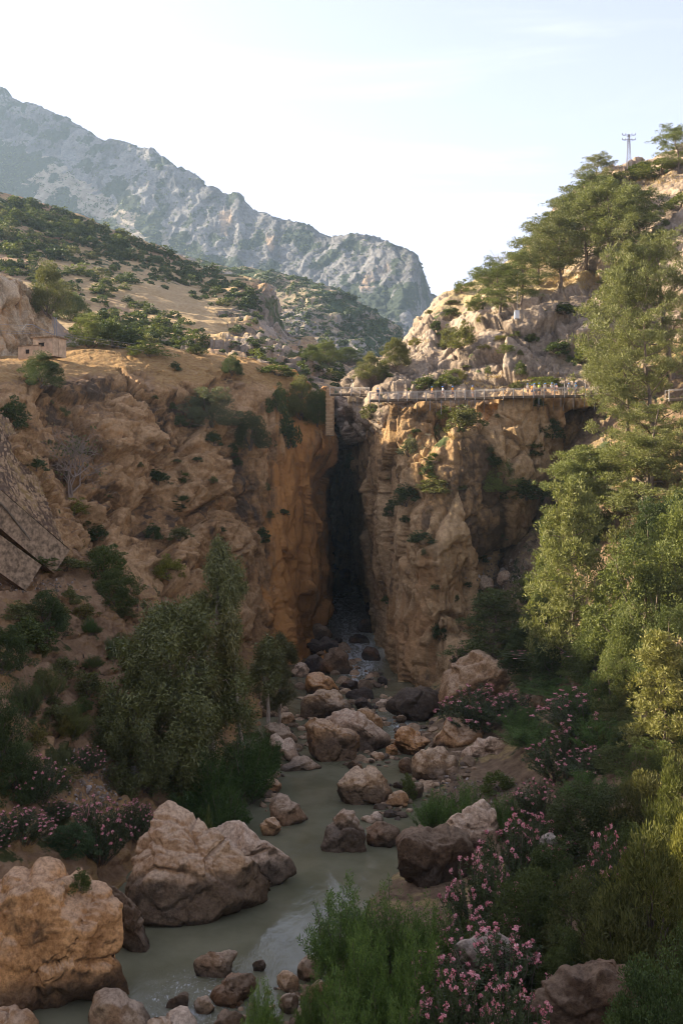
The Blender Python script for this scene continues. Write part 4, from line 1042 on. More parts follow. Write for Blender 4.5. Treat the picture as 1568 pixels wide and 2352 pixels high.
# loose gravel on the banks
def gravel():
    V0, F0 = ico(1)
    rs = np.random.RandomState(5)
    Vs, Fs = [], []
    k = 0
    spots = [(1130, 1820, 120, 30, 500), (240, 1800, 90, 60, 900), (300, 1745, 60, 40, 300), (1170, 1325, 60, 40, 350), (1000, 1800, 60, 30, 200), (660, 2300, 60, 50, 120), (740, 2290, 40, 60, 90), (70, 1345, 100, 14, 200)]
    for cx, cyy, rx, ry, n in spots:
        for i in range(n):
            px, py = cx + rs.normal() * rx * 0.6, cyy + rs.normal() * ry * 0.6
            h = hit(px, py)
            if h is None:
                continue
            p = h[0]
            s = h[2] / F * rs.uniform(0.9, 2.4) * (0.6 + 1.6 * rs.rand() ** 4)
            v = V0 * (1 + 0.35 * rs.normal(size=(len(V0), 1))) * (s * rs.uniform(0.7, 1.3, 3))
            Vs.append(v + np.array(p) + (0, 0, s * 0.3)); Fs.append(F0 + k); k += len(V0)
    N = Nodes('gravel_stone')
    r = N.geo('Random Per Island')
    c = N.ramp(r, [(0, (0.13, 0.10, 0.07)), (0.6, (0.24, 0.18, 0.13)), (1, (0.40, 0.34, 0.28))])
    m = N.done(N.principled(c, 0.92, 0.15))
    tag(link('gravel', new_mesh('gravel', np.concatenate(Vs), np.concatenate(Fs), False, [m])), 'loose pale gravel on the river banks and gullies', None, None, 'stuff')
gravel()

def cobbles():
    V0, F0 = ico(2)
    rs = np.random.RandomState(15)
    Vs, Fs, k = [], [], 0
    spots = [(800, 1640, 130, 60, 110), (720, 1690, 60, 60, 40), (860, 1740, 60, 20, 24), (960, 1700, 60, 40, 36), (660, 1740, 40, 40, 26), (905, 1850, 55, 40, 34), (770, 1520, 45, 40, 30), (705, 2270, 70, 50, 46), (560, 2300, 70, 35, 30), (985, 1800, 60, 25, 40), (620, 1830, 20, 60, 20), (830, 1560, 50, 30, 30), (1040, 1790, 60, 14, 24)]
    for cx, cyy, rx, ry, n in spots:
        for i in range(n):
            px, py = cx + rs.normal() * rx * 0.55, cyy + rs.normal() * ry * 0.55
            d = CZ * F / (py - HZ)
            x = (px - 784) / F * d
            h = drop(x, d, ('bank', 'cliff', 'cliff.001'))
            z = max(h[0].z, 0.0) if h else 0.0
            if z > 2.5:
                continue
            s = d / F * (rs.uniform(5, 16) if 1480 < cyy < 1900 else rs.uniform(3.5, 10)) * (0.6 + 0.7 * rs.rand() ** 2)
            v = V0.copy()
            for c in range(6):
                m = unit_(rs.normal(size=3)); hh = rs.uniform(0.45, 0.8)
                q = v @ m - hh
                v -= np.where(q > 0, q, 0)[:, None] * m
            v = v * s * rs.uniform(0.7, 1.3, 3) * np.array([1.15, 1.15, 0.8])
            Vs.append(v + np.array([x, d, z + s * 0.12])); Fs.append(F0 + k); k += len(V0)
    N = Nodes('river_cobble')
    r = N.geo('Random Per Island')
    c = N.ramp(r, [(0, (0.08, 0.058, 0.04)), (0.5, (0.26, 0.175, 0.10)), (1, (0.52, 0.36, 0.22))])
    pos = N.geo('Position')
    c = N.mix(N.mr(N.noise(pos, 3.0, 5, 0.65), 0.35, 0.65), N.mix(1.0, c, (0.6, 0.55, 0.5), 'MULTIPLY'), c)
    m = N.done(N.principled(c, 0.75, 0.3, N.bump(N.noise(pos, 6.0, 5, 0.7), 0.6, 0.06)))
    tag(link('cobbles', new_mesh('cobbles', np.concatenate(Vs), np.concatenate(Fs), False, [m])), 'loose brown cobbles along the stream edges', None, None, 'stuff')
def unit_(v):
    return v / np.linalg.norm(v)
cobbles()
# ------------------------------------------------------------------ plants
def leaf_mat(name, lo, hi, rough=0.6, trans=0.28, spec=0.25):
    """leaf colours vary leaf by leaf and plant by plant (object colour)"""
    N = Nodes(name)
    r = N.geo('Random Per Island')
    oc = N.n('ObjectInfo').outputs['Color']
    c = N.mix(r, lo, hi)
    c = N.mix(1.0, c, oc, 'MULTIPLY')
    p = N.principled(c, rough, spec)
    t = N.n('BsdfTranslucent')
    N.put(t.inputs['Color'], N.mix(1.0, c, (1.25, 1.3, 0.7), 'MULTIPLY'))
    m = N.n('MixShader')
    m.inputs[0].default_value = trans
    N.t.links.new(p, m.inputs[1]); N.t.links.new(t.outputs[0], m.inputs[2])
    return N.done(m.outputs[0])

M_leaf = leaf_mat('leaf', (0.065, 0.077, 0.022), (0.155, 0.160, 0.055))
M_needle = leaf_mat('pine_needle', (0.105, 0.115, 0.036), (0.24, 0.235, 0.095), 0.6, 0.25)
M_gum = leaf_mat('eucalyptus_leaf', (0.085, 0.085, 0.028), (0.20, 0.18, 0.07), 0.45, 0.2, 0.4)
M_feather = leaf_mat('tamarisk_spray', (0.055, 0.085, 0.024), (0.15, 0.19, 0.06), 0.6, 0.3)
M_oleander = leaf_mat('oleander_leaf', (0.040, 0.058, 0.020), (0.085, 0.105, 0.04), 0.5, 0.22)
M_twig = flat_mat('grey_twig', (0.26, 0.20, 0.155), 0.9, 0.1)
def petal_mat():
    N = Nodes('oleander_petal')
    c = N.ramp(N.geo('Random Per Island'), [(0, (0.50, 0.13, 0.145)), (0.5, (0.68, 0.27, 0.27)), (1, (0.80, 0.48, 0.46))])
    return N.done(N.principled(c, 0.6, 0.2))
M_petal = petal_mat()
def bark_mat(name, a, b):
    N = Nodes(name)
    o = N.obj()
    c = N.ramp(N.noise(N.map(o, (3, 3, 0.8)), 2.0, 5, 0.65), [(0.35, a), (0.65, b)])
    return N.done(N.principled(c, 0.9, 0.1, N.bump(N.noise(N.map(o, (4, 4, 1)), 3.0, 5), 0.7, 0.05)))
M_bark = bark_mat('pine_bark', (0.10, 0.075, 0.055), (0.24, 0.185, 0.14))
M_palebark = bark_mat('eucalyptus_bark', (0.30, 0.22, 0.15), (0.48, 0.40, 0.31))
M_deadwood = bark_mat('dead_wood', (0.24, 0.20, 0.17), (0.38, 0.33, 0.29))

class Cards:
    """collects leaf-sized faces"""
    def __init__(self):
        self.V, self.n = [], 0
    def add(self, C, L, l, w, nrm=None, rs=None):
        """rhombic leaves at C along L; faces turned towards nrm"""
        C = np.asarray(C, np.float32); L = np.asarray(L, np.float32)
        L = L / (np.linalg.norm(L, axis=1, keepdims=True) + 1e-6)
        if nrm is None:
            nrm = rs.normal(size=C.shape)
        W = np.cross(L, nrm)
        W /= np.linalg.norm(W, axis=1, keepdims=True) + 1e-6
        l = np.reshape(l, (-1, 1)) * 0.5; w = np.reshape(w, (-1, 1)) * 0.5
        Q = np.stack([C - L * l, C + W * w, C + L * l, C - W * w], 1)
        self.V.append(Q.reshape(-1, 3).astype(np.float32))
        self.n += len(C)
    def mesh(self, name, mat):
        V = np.concatenate(self.V)
        return new_mesh(name, V, np.arange(len(V)).reshape(-1, 4), False, [mat])

class Tubes:
    def __init__(self):
        self.V, self.Fc, self.n = [], [], 0
    def add(self, pts, radii, sides=6):
        pts = np.asarray(pts, float); radii = np.broadcast_to(np.asarray(radii, float), (len(pts),))
        T = np.gradient(pts, axis=0)
        T /= np.linalg.norm(T, axis=1, keepdims=True) + 1e-9
        up = np.where(np.abs(T[:, 2:3]) > 0.9, np.array([[1., 0, 0]]), np.array([[0, 0, 1.]]))
        A = np.cross(T, up); A /= np.linalg.norm(A, axis=1, keepdims=True) + 1e-9
        B = np.cross(T, A)
        a = np.arange(sides) / sides * 2 * math.pi
        R = pts[:, None] + radii[:, None, None] * (np.cos(a)[None, :, None] * A[:, None] + np.sin(a)[None, :, None] * B[:, None])
        k = self.n
        idx = k + np.arange(len(pts) * sides).reshape(len(pts), sides)
        nx = np.roll(idx, -1, 1)
        self.V.append(R.reshape(-1, 3)); self.Fc.append(np.stack([idx[:-1], nx[:-1], nx[1:], idx[1:]], -1).reshape(-1, 4))
        self.n += len(pts) * sides
    def mesh(self, name, mat, smooth=True):
        return new_mesh(name, np.concatenate(self.V), np.concatenate(self.Fc), smooth, [mat])

def bend(p0, p1, n, wob, rs, sag=0.0):
    t = np.linspace(0, 1, n)[:, None]
    p = np.asarray(p0) * (1 - t) + np.asarray(p1) * t
    d = rs.normal(size=(n, 3)) * wob
    d[0] = d[-1] = 0
    p = p + d
    p[:, 2] += (sag * 4 * t * (1 - t))[:, 0]
    return p

def unit(v):
    return v / (np.linalg.norm(v, axis=-1, keepdims=True) + 1e-9)

# --- prototypes: each returns (crown mesh, stem mesh or None, extra meshes)
def shrub_proto(seed, clumps, per, leaf, mat=None, h=1.0, w=1.0, stems=True, elong=2.0, spread=0.20, name='foliage', upright=0.0):
    """rounded bush 1 m high and about 1 m wide"""
    rs = np.random.RandomState(seed)
    c = Cards()
    th = rs.uniform(0, 2 * math.pi, clumps)
    u = rs.uniform(0.02, 1, clumps)
    lob = 1 + 0.22 * np.sin(th * 2 + seed) + 0.16 * np.sin(th * 3 + 2 * seed)
    r = np.sqrt(1 - (u * 0.98) ** 2) * 0.5 * lob * w * rs.uniform(0.55, 1.0, clumps)
    zc = u * 0.86 * h * (1 + 0.12 * np.sin(th * 2 + 1.3 * seed)) * rs.uniform(0.75, 1.0, clumps)
    CC = np.stack([r * np.cos(th), r * np.sin(th), zc + 0.04], 1)
    for q in CC:
        s = spread * rs.uniform(0.6, 1.25) * 0.62
        D = unit(rs.normal(size=(per, 3)))
        P = q + D * (s * rs.uniform(0.35, 1.0, (per, 1)) ** 0.5) * np.array([1, 1, 0.75])
        P[:, 2] = np.maximum(P[:, 2], 0.01)
        out = unit(P - np.array([0, 0, 0.25 * h]))
        L = unit(D * 0.8 + out * 0.4 + rs.normal(size=(per, 3)) * 0.5 + np.array([0, 0, upright]))
        nr = unit(out * 0.6 + D * 0.7 + rs.normal(size=(per, 3)) * 0.55 + np.array([0, 0, 0.35]))
        ll = leaf * rs.uniform(0.7, 1.3, per)
        c.add(P, L, ll, ll / elong, nr)
    t = None
    if stems:
        T = Tubes()
        for k in range(9):
            q = CC[rs.randint(len(CC))]
            T.add(bend((rs.normal() * 0.03, rs.normal() * 0.03, -0.05), q, 5, 0.02, rs), np.linspace(0.018, 0.005, 5), 5)
        t = T.mesh('stem', M_bark)
    return c.mesh(name, mat or M_leaf), t

def pine_proto(seed, H=11.0, young=False, lean=0.0, nl=26, base=0.28):
    """Aleppo pine: open crown of bright puffs on wavy limbs (young: conical, airy)"""
    rs = np.random.RandomState(seed)
    T, c = Tubes(), Cards()
    n = 12
    tr = np.stack([np.cumsum(rs.normal(size=n) * 0.035 * H / 3) + lean * np.linspace(0, 1, n) ** 1.4 * H, np.cumsum(rs.normal(size=n) * 0.03 * H / 3), np.linspace(-0.6, H * 0.97, n)], 1)
    tr[0, :2] = 0
    r0 = 0.020 * H if not young else 0.012 * H
    T.add(tr, np.linspace(r0, r0 * 0.18, n), 8)
    def puff(q, s, per):
        D = unit(rs.normal(size=(per, 3)) + np.array([0, 0, 0.45]))
        P = q + D * (s * rs.uniform(0.25, 1, (per, 1)) ** 0.6) * np.array([1, 1, 0.85])
        L = unit(D + rs.normal(size=(per, 3)) * 0.35 + np.array([0, 0, 0.35]))
        nr = unit(rs.normal(size=(per, 3)) * 0.5 + D * 0.6 + np.array([0, 0, 0.5]))
        ll = rs.uniform(0.20, 0.36, per)
        c.add(P, L, ll, ll * 0.27, nr)
    levels = np.linspace(base if not young else 0.08, 0.985, nl) + rs.uniform(-0.02, 0.02, nl)
    ph = rs.uniform(0, 6.28)
    for i, f in enumerate(levels):
        f = min(max(f, 0.05), 0.99)
        k = f * (n - 1)
        a = int(k)
        p0 = tr[a] + (tr[min(a + 1, n - 1)] - tr[a]) * (k - a)
        ph += 2.4 + rs.uniform(-0.5, 0.5)
        if young:
            ln = H * (0.05 + 0.26 * (1 - f) ** 0.8) * rs.uniform(0.75, 1.2)
            rise = ln * rs.uniform(0.15, 0.55)
        else:
            q_ = min(1, (f - base * 0.7) / (1.02 - base * 0.7))
            prof = math.sin(math.pi * q_ ** 0.75) ** 0.8
            ln = H * (0.10 + 0.22 * prof) * rs.uniform(0.6, 1.25)
            rise = ln * rs.uniform(0.05, 0.95)
        p1 = p0 + np.array([math.cos(ph) * ln, math.sin(ph) * ln, rise])
        limb = bend(p0, p1, 6, ln * 0.045, rs, -ln * 0.04)
        T.add(limb, np.linspace(r0 * 0.32 * (1.1 - f) + 0.015, 0.012, 6), 5)
        m = 5 if young else max(4, int(ln / 0.75))
        for j in range(m):
            tt = rs.uniform(0.30, 1.05) if j else 1.0
            sd = np.array([-math.sin(ph), math.cos(ph), 0]) * rs.normal() * ln * 0.22 * tt
            q = p0 + (p1 - p0) * tt + sd + rs.normal(size=3) * ln * (0.07 if young else 0.06)
            if young:
                for u_ in range(3):
                    puff(q + rs.normal(size=3) * 0.25, rs.uniform(0.30, 0.5), 26)
            else:
                R = rs.uniform(0.55, 0.95)
                puff(q, R, int(95 * R * R / 0.5))
                for u_ in range(2):
                    puff(q + rs.normal(size=3) * np.array([R, R, 0.4 * R]) * 0.8, R * 0.6, 40)
    puff(tr[-1], 0.5, 80)
    return c.mesh('crown', M_needle), T.mesh('trunk', M_bark)

def gum_proto(seed, H=14.0, W=7.0, dense=1.0, low=0.1, bare=0.0, bark=None):
    """eucalyptus: pale trunk, hanging sprays of narrow leaves"""
    rs = np.random.RandomState(seed)
    T, c = Tubes(), Cards()
    n = 10
    tr = np.stack([np.cumsum(rs.normal(size=n) * 0.05 * H / 4), np.cumsum(rs.normal(size=n) * 0.04 * H / 4), np.linspace(-0.5, H * 0.93, n)], 1)
    tr[0, :2] = 0
    T.add(tr, np.linspace(0.018 * H, 0.005 * H, n), 8)
    m = int(95 * dense)
    nlob = max(7, int(9 * dense))
    lobes = [(rs.uniform(max(low, bare), 1.0), rs.uniform(0, 6.283), math.sqrt(rs.uniform(0.1, 1.15))) for _ in range(nlob)]
    lobes[:3] = [(0.99, 0.5, 0.08), (0.93, 2.6, 0.30), (0.86, 4.7, 0.35)]
    for i in range(m):
        lb = lobes[i % nlob]
        f = min(1.0, max(max(low, bare) * 0.8, lb[0] + rs.normal() * 0.055))
        k = f * (n - 1); a = min(int(k), n - 2)
        f0 = max(f - rs.uniform(0.08, 0.25), 0.1)
        k0 = f0 * (n - 1); a0 = min(int(k0), n - 2)
        p0 = tr[a0] + (tr[a0 + 1] - tr[a0]) * (k0 - a0)
        ax = tr[a] + (tr[a + 1] - tr[a]) * (k - a)
        ph = lb[1] + rs.normal() * 0.32
        prof = (0.35 + 0.65 * math.sin(math.pi * min(1, 0.12 + f * 0.86)) ** 0.7)
        R = W * 0.5 * prof * max(0.05, lb[2] + rs.normal() * 0.16)
        p1 = ax + np.array([math.cos(ph) * R, math.sin(ph) * R, rs.normal() * 0.3])
        if i % 3 == 0:
            T.add(bend(p0, p1, 6, 0.06 * R, rs, 0.06 * R), np.linspace(0.05 * (1.3 - f) + 0.015, 0.012, 6), 5)
        per = int(230)
        s = rs.uniform(0.7, 1.2) * (0.45 + W * 0.06)
        D = unit(rs.normal(size=(per, 3)))
        P = p1 + D * s * rs.uniform(0.2, 1, (per, 1)) * np.array([1, 1, 1.25])
        P[:, 2] -= rs.uniform(0, 0.9, per) * s
        L = unit(np.array([0, 0, -0.45]) + rs.normal(size=(per, 3)) * 0.62)
        nr = unit(D * np.array([1, 1, .3]) * 0.8 + rs.normal(size=(per, 3)) * 0.5 + (P - ax) * 0.15 + np.array([0, 0, 0.25]))
        ll = rs.uniform(0.24, 0.46, per)
        c.add(P, L, ll, ll * 0.26, nr)
    return c.mesh('crown', M_gum), T.mesh('trunk', bark or M_palebark)

def tamarisk_proto(seed, stems=95, per=240, H=1.0):
    """feathery bush of arching plumes, 1 m high, about 1.1 m wide"""
    rs = np.random.RandomState(seed)
    T, c = Tubes(), Cards()
    for i in range(stems):
        ph = rs.uniform(0, 6.283)
        R = 0.55 * math.sqrt(rs.uniform(0.0, 1))
        h = (1 - 0.55 * (R / 0.55) ** 2) * rs.uniform(0.55, 1.0)
        p0 = np.array([math.cos(ph) * R * 0.35, math.sin(ph) * R * 0.35, -0.03])
        p1 = np.array([math.cos(ph) * R, math.sin(ph) * R, h])
        path = bend(p0, p1, 7, 0.012, rs, 0.0)
        path[:, :2] += (np.linspace(0, 1, 7)[:, None] ** 2) * rs.normal(size=2) * 0.06
        if i % 4 == 0:
            T.add(path, np.linspace(0.010, 0.003, 7), 4)
        tt = rs.uniform(0.25, 1.0, per) ** 0.8
        k = tt * 6; a = np.minimum(k.astype(int), 5)
        q = path[a] + (path[a + 1] - path[a]) * (k - a)[:, None]
        up = unit(path[np.minimum(a + 1, 6)] - path[a])
        D = unit(rs.normal(size=(per, 3)))
        L = unit(up * 0.55 + D * 0.9 + np.array([0, 0, 0.15]))
        ll = rs.uniform(0.022, 0.048, per)
        side = unit(D * np.array([1, 1, 0.3]) + 0.4 * up)
        q = q + L * ll[:, None] * 0.5 + side * (0.05 * rs.uniform(0, 1, (per, 1)) ** 1.4)
        nr = unit(rs.normal(size=(per, 3)) + np.array([0, 0, 0.4]))
        c.add(q, L, ll, ll * 0.22, nr)
    return c.mesh('foliage', M_feather), T.mesh('stem', M_bark)

def oleander_proto(seed, stems=90, flowers=60, fl=0.034):
    """oleander: upright leafy canes, pink flower heads at their tips; 1 m high, 1.2 m wide"""
    rs = np.random.RandomState(seed)
    T, c, f = Tubes(), Cards(), Cards()
    tips = []
    for i in range(stems):
        ph = rs.uniform(0, 6.283)
        R = 0.6 * math.sqrt(rs.uniform(0.0, 1))
        h = (1 - 0.55 * (R / 0.6) ** 2.2) * rs.uniform(0.68, 1.0)
        p0 = np.array([math.cos(ph) * R * 0.4, math.sin(ph) * R * 0.25, -0.03])
        p1 = np.array([math.cos(ph) * R, math.sin(ph) * R, h])
        path = bend(p0, p1, 6, 0.018, rs, 0.0)
        if i % 2 == 0:
            T.add(path, np.linspace(0.007, 0.003, 6), 4)
        per = 105
        tt = rs.uniform(0.2, 1.0, per) ** 0.75
        k = tt * 5; a = np.minimum(k.astype(int), 4)
        q = path[a] + (path[a + 1] - path[a]) * (k - a)[:, None]
        up = unit(path[a + 1] - path[a])
        D = unit(rs.normal(size=(per, 3)))
        L = unit(up * 0.7 + D)
        ll = rs.uniform(0.03, 0.055, per)
        q = q + L * ll[:, None] * 0.6
        c.add(q, L, ll, ll * 0.26, unit(D * 0.6 + up + rs.normal(size=(per, 3)) * 0.4))
        tips.append(path[-1])
    tips = np.array(tips)
    pick = tips[rs.permutation(len(tips))[:flowers]]
    for q in pick:
        k = rs.randint(10, 22)
        P = q + unit(rs.normal(size=(k, 3)) + np.array([0, 0, 0.5])) * fl * 1.15 * rs.uniform(0.3, 0.8, (k, 1))
        o = unit(P - q + np.array([0, 0, 0.01]))
        for j in range(2):
            f.add(P, rs.normal(size=(k, 3)), rs.uniform(0.020, 0.032, k), rs.uniform(0.016, 0.024, k), unit(o + rs.normal(size=(k, 3)) * 0.5 + np.array([0, -0.3, 0.3])))
    return c.mesh('foliage', M_oleander), T.mesh('stem', M_bark), f.mesh('blossom', M_petal)

def twig_proto(seed, H=1.0, W=1.2, leaves=0, depth=4, mat=None):
    """leafless branching shrub or dead tree"""
    rs = np.random.RandomState(seed)
    T, c = Tubes(), Cards()
    tips = []
    def grow(p, d, ln, r, lev):
        q = p + d * ln
        T.add(bend(p, q, 4, ln * 0.06, rs), np.linspace(r, r * 0.62, 4), 4 if lev else 6)
        tips.append(q)
        if lev >= depth:
            return
        for k in range(rs.randint(2, 5)):
            nd = unit(d + rs.normal(size=3) * 0.62 + np.array([0, 0, 0.12]))
            grow(q if k else p + d * ln * rs.uniform(.6, 1), nd, ln * rs.uniform(0.55, 0.85), r * 0.58, lev + 1)
    for k in range(5):
        d = unit(np.array([rs.normal() * 0.35 * W, rs.normal() * 0.35 * W, 1.0]))
        grow(np.array([rs.normal() * 0.02, rs.normal() * 0.02, -0.03]), d, 0.30 * H, 0.013, 0)
    if leaves:
        tips_ = np.array(tips)
        P = tips_[rs.randint(len(tips_), size=leaves)] + rs.normal(size=(leaves, 3)) * 0.04
        c.add(P, rs.normal(size=(leaves, 3)), 0.04, 0.02, unit(rs.normal(size=(leaves, 3)) + np.array([0, 0, .4])))
    return (c.mesh('foliage', M_leaf) if leaves else None), T.mesh('branch', mat or M_twig)

def palm_proto(seed, fans=16):
    """dwarf fan palm: stiff fans of pointed leaflets"""
    rs = np.random.RandomState(seed)
    T, c = Tubes(), Cards()
    for k in range(fans):
        ph = k * 2.4; el = rs.uniform(0.15, 1.2)
        d = np.array([math.cos(ph) * math.cos(el), math.sin(ph) * math.cos(el), math.sin(el)])
        q = d * rs.uniform(0.3, 0.6)
        T.add(bend((0, 0, 0), q, 4, 0.01, rs), np.linspace(0.012, 0.007, 4), 4)
        s = np.cross(d, (0, 0, 1)); s /= np.linalg.norm(s) + 1e-6
        a = np.linspace(-1.25, 1.25, 13)[:, None]
        L = d * np.cos(a) + s * np.sin(a)
        nr = np.cross(d, s)
        c.add(q + L * 0.17, L, 0.36, 0.04, np.tile(nr, (13, 1)))
    return c.mesh('frond', M_leaf), T.mesh('stem', M_bark)

PR = {}
PR['far'] = [shrub_proto(s, 16, 24, 0.17, stems=False, name='hillside_shrub', spread=0.34) for s in (1, 2, 3, 4, 5)]
PR['mid'] = [shrub_proto(s, 46, 60, 0.075, spread=0.26) for s in (11, 12, 13)]
PR['mid_up'] = [shrub_proto(s, 46, 60, 0.085, spread=0.26, upright=0.8, elong=3.0) for s in (15, 16)]
PR['near'] = [shrub_proto(s, 130, 190, 0.025, spread=0.19) for s in (21, 22, 23)]
PR['willow'] = [shrub_proto(s, 120, 170, 0.042, spread=0.21, elong=4.0, upright=0.7, h=1.0) for s in (31, 32)]
PR['pine'] = [pine_proto(41, 11), pine_proto(42, 11, lean=0.10, nl=24, base=0.24), pine_proto(43, 12, nl=28, base=0.2), pine_proto(44, 10, lean=-0.12, nl=24, base=0.26)]
PR['bigpine'] = [pine_proto(45, 18, nl=24, base=0.25), pine_proto(46, 18, lean=0.06, nl=22, base=0.33)]
PR['young'] = [pine_proto(51, 11, True, nl=46), pine_proto(52, 8.5, True, nl=40)]
PR['gum'] = [gum_proto(61, 17, 10, 3.0, 0.02, bark=M_bark), gum_proto(62, 18, 5.6, 1.35, 0.26, bark=M_palebark)]
PR['gumbare'] = [gum_proto(64, 12, 5.0, 0.42, 0.45, 0.5)]
PR['tam'] = [tamarisk_proto(s) for s in (71, 72, 73)]
PR['ole'] = [oleander_proto(s, 120, fl_) for s, fl_ in ((81, 70), (82, 44), (83, 58))]
PR['twig'] = [twig_proto(91, leaves=260, depth=4), twig_proto(92, depth=4, mat=M_deadwood)]
PR['palm'] = [palm_proto(95), palm_proto(96, 20)]

KINDS_ = {'bigpine': ('pine_tree', 'tree'), 'far': ('hillside_shrub', 'shrub'), 'mid': ('green_shrub', 'shrub'), 'mid_up': ('green_shrub', 'shrub'), 'near': ('dense_shrub', 'shrub'), 'willow': ('willow_bush', 'bush'), 'pine': ('pine_tree', 'tree'), 'young': ('young_pine', 'tree'),
          'gum': ('eucalyptus_tree', 'tree'), 'gumbare': ('eucalyptus_tree', 'tree'), 'tam': ('tamarisk_bush', 'bush'), 'ole': ('oleander_bush', 'bush'), 'twig': ('bare_shrub', 'shrub'), 'palm': ('fan_palm', 'palm')}
rng = np.random.RandomState(77)
def plant(kind, loc, height, label, group=None, col=(1, 1, 1), var=None, wide=1.0, rot=None, native=None, lean=None):
    pr = PR[kind][var if var is not None else rng.randint(len(PR[kind]))]
    nm, cat = KINDS_[kind]
    s = height / (native or 1.0)
    rz = rot if rot is not None else rng.uniform(0, 6.28)
    sc = (s * wide, s * wide, s)
    if kind == 'far':
        o = link(nm, pr[0], loc=loc, rot=(0, 0, rz), scale=sc)
        o.color = (*col, 1)
        return tag(o, label, cat, group)
    root = link(nm, None, loc=loc, rot=(lean[0] if lean else 0, lean[1] if lean else 0, rz), scale=sc)
    root.empty_display_size = 0.3
    tag(root, label, cat, group)
    names = {'pine': ('crown', 'trunk'), 'bigpine': ('crown', 'trunk'), 'young': ('crown', 'trunk'), 'gum': ('crown', 'trunk'), 'gumbare': ('crown', 'trunk'), 'palm': ('frond', 'stem'), 'twig': ('foliage', 'branch')}.get(kind, ('foliage', 'stem', 'blossom'))
    for n_, me in zip(names, pr):
        if me is not None:
            p = link(n_, me, root)
            p.color = (*col, 1)
    return root

def grow(kind, px, py, hpx, label, wpx=None, names=None, sink=0.03, d=None, **kw):
    """plant standing where the sight line (px,py) meets the ground (or at depth d), hpx reference units tall"""
    if d is not None:
        x = (px - 784) / F * d
        h = drop(x, d, names)
        p = h[0].copy() if h else Vector((x, d, 0.0))
        p.z = max(p.z, -0.2)
        # height so that its top reaches py - hpx
        top = CZ + (HZ - (py - hpx)) / F * d
        hm = top - p.z
    else:
        h = hit(px, py, names)
        if h is None:
            return None
        p = h[0].copy(); hm = hpx / F * p.y
    nat = kw.pop('native', None) or {'bigpine': 18.0, 'pine': 11.0, 'young': 10.0, 'gum': 17.0, 'gumbare': 12.0}.get(kind, 1.0)
    wn = {'bigpine': 0.5, 'pine': 0.55, 'young': 0.5, 'gum': 0.5, 'gumbare': 0.42, 'tam': 1.1, 'ole': 1.2}.get(kind, 1.0)
    wide = (wpx / F * p.y) / (hm * wn) if wpx else 1.0
    p.z -= sink * hm
    return plant(kind, p, hm * (1 + sink), label, wide=wide, native=nat, **kw)
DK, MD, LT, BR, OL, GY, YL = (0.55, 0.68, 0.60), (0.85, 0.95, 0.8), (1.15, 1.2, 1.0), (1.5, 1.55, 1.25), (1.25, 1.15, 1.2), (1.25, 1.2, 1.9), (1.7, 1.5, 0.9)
# ------------------------------------------------------------------ scattered shrubs of the left hill
def left_hill_shrubs():
    rs = np.random.RandomState(9)
    skx = [0, 100, 150, 300, 450, 560, 640, 720, 800]; sky = [441, 465, 483, 546, 606, 656, 728, 779, 829]
    cand = []
    tries = 0
    while len(cand) < 1050 and tries < 9000:
        tries += 1
        px = rs.uniform(-15, 850); py = rs.uniform(440, 890)
        top = np.interp(px, skx, sky)
        dy = py - top
        if dy < 2:
            continue
        dens = 0.20 + 0.66 * math.exp(-(dy / 95.0) ** 2) * (px < 600) + 0.35 * blob(px, py, 330, 770, 120, 60) + 0.4 * blob(px, py, 60, 600, 90, 60)
        dens -= 0.5 * blob(px, py, 430, 700, 210, 60, 22) + 0.5 * blob(px, py, 60, 720, 110, 60) + 0.25 * blob(px, py, 620, 715, 50, 50)
        if rs.rand() > dens:
            continue
        h = hit(px, py)
        if h is None or h[3] != 'hillside':
            continue
        size = rs.uniform(7.5, 15.5) * np.interp(dy, [0, 300], [0.95, 1.5]) * (1 + 0.7 * (rs.rand() < 0.12))
        cand.append((size, h, rs.rand()))
    cand.sort(key=lambda c: -c[0])
    pal = [DK, DK, DK, MD, MD, OL, LT]
    for size, h, r in cand[:290]:
        p = h[0]
        hm = size / F * p.y
        plant('far', p - Vector((0, 0, 0.12 * hm)), hm * 1.1, 'rounded green shrub dotted over the dry left hillside', 'shrubs dotted over the left hillside', pal[int(r * 7)], wide=rs.uniform(1.2, 1.9))
    c = Cards()
    def tuft(p, hm, n, flat=1.3):
        D = unit(rs.normal(size=(n, 3)) + np.array([0, 0, 0.3]))
        P = np.array(p) + D * hm * 0.55 * np.array([flat, flat, 0.9])
        c.add(P, rs.normal(size=(n, 3)), hm * 0.62, hm * 0.5, unit(D + rs.normal(size=(n, 3)) * 0.4 + np.array([0, 0, 0.3])))
    for size, h, r in cand[290:]:
        tuft(h[0], size * 0.85 / F * h[0].y, 44)
    def spread(n, x0, x1, y0, y1, who, s0, s1, k, dens=None):
        got = 0
        for i in range(n * 4):
            if got >= n:
                break
            px, py = rs.uniform(x0, x1), rs.uniform(y0, y1)
            if dens is not None and rs.rand() > dens(px, py):
                continue
            h = hit(px, py)
            if h is None or h[3] not in who:
                continue
            got += 1
            tuft(h[0], rs.uniform(s0, s1) / F * h[0].y, k)
    spread(620, 380, 950, 590, 830, ('hill',), 4, 10, 20)
    mx = [0, 100, 300, 500, 700, 850, 1000]; my = [213, 250, 340, 445, 522, 555, 695]
    def md(px, py):
        dy = py - np.interp(px, mx, my)
        return 0.25 + 0.75 * (dy > np.interp(px, [0, 420, 800, 1000], [110, 150, 150, 250]))
    spread(2300, -10, 1010, 215, 780, ('mountain',), 2.5, 7.0, 12, md)
    tag(link('scrub', c.mesh('scrub', M_leaf)), 'dark scrub covering the far hills', None, None, 'stuff').color = (0.6, 0.72, 0.66, 1)
left_hill_shrubs()

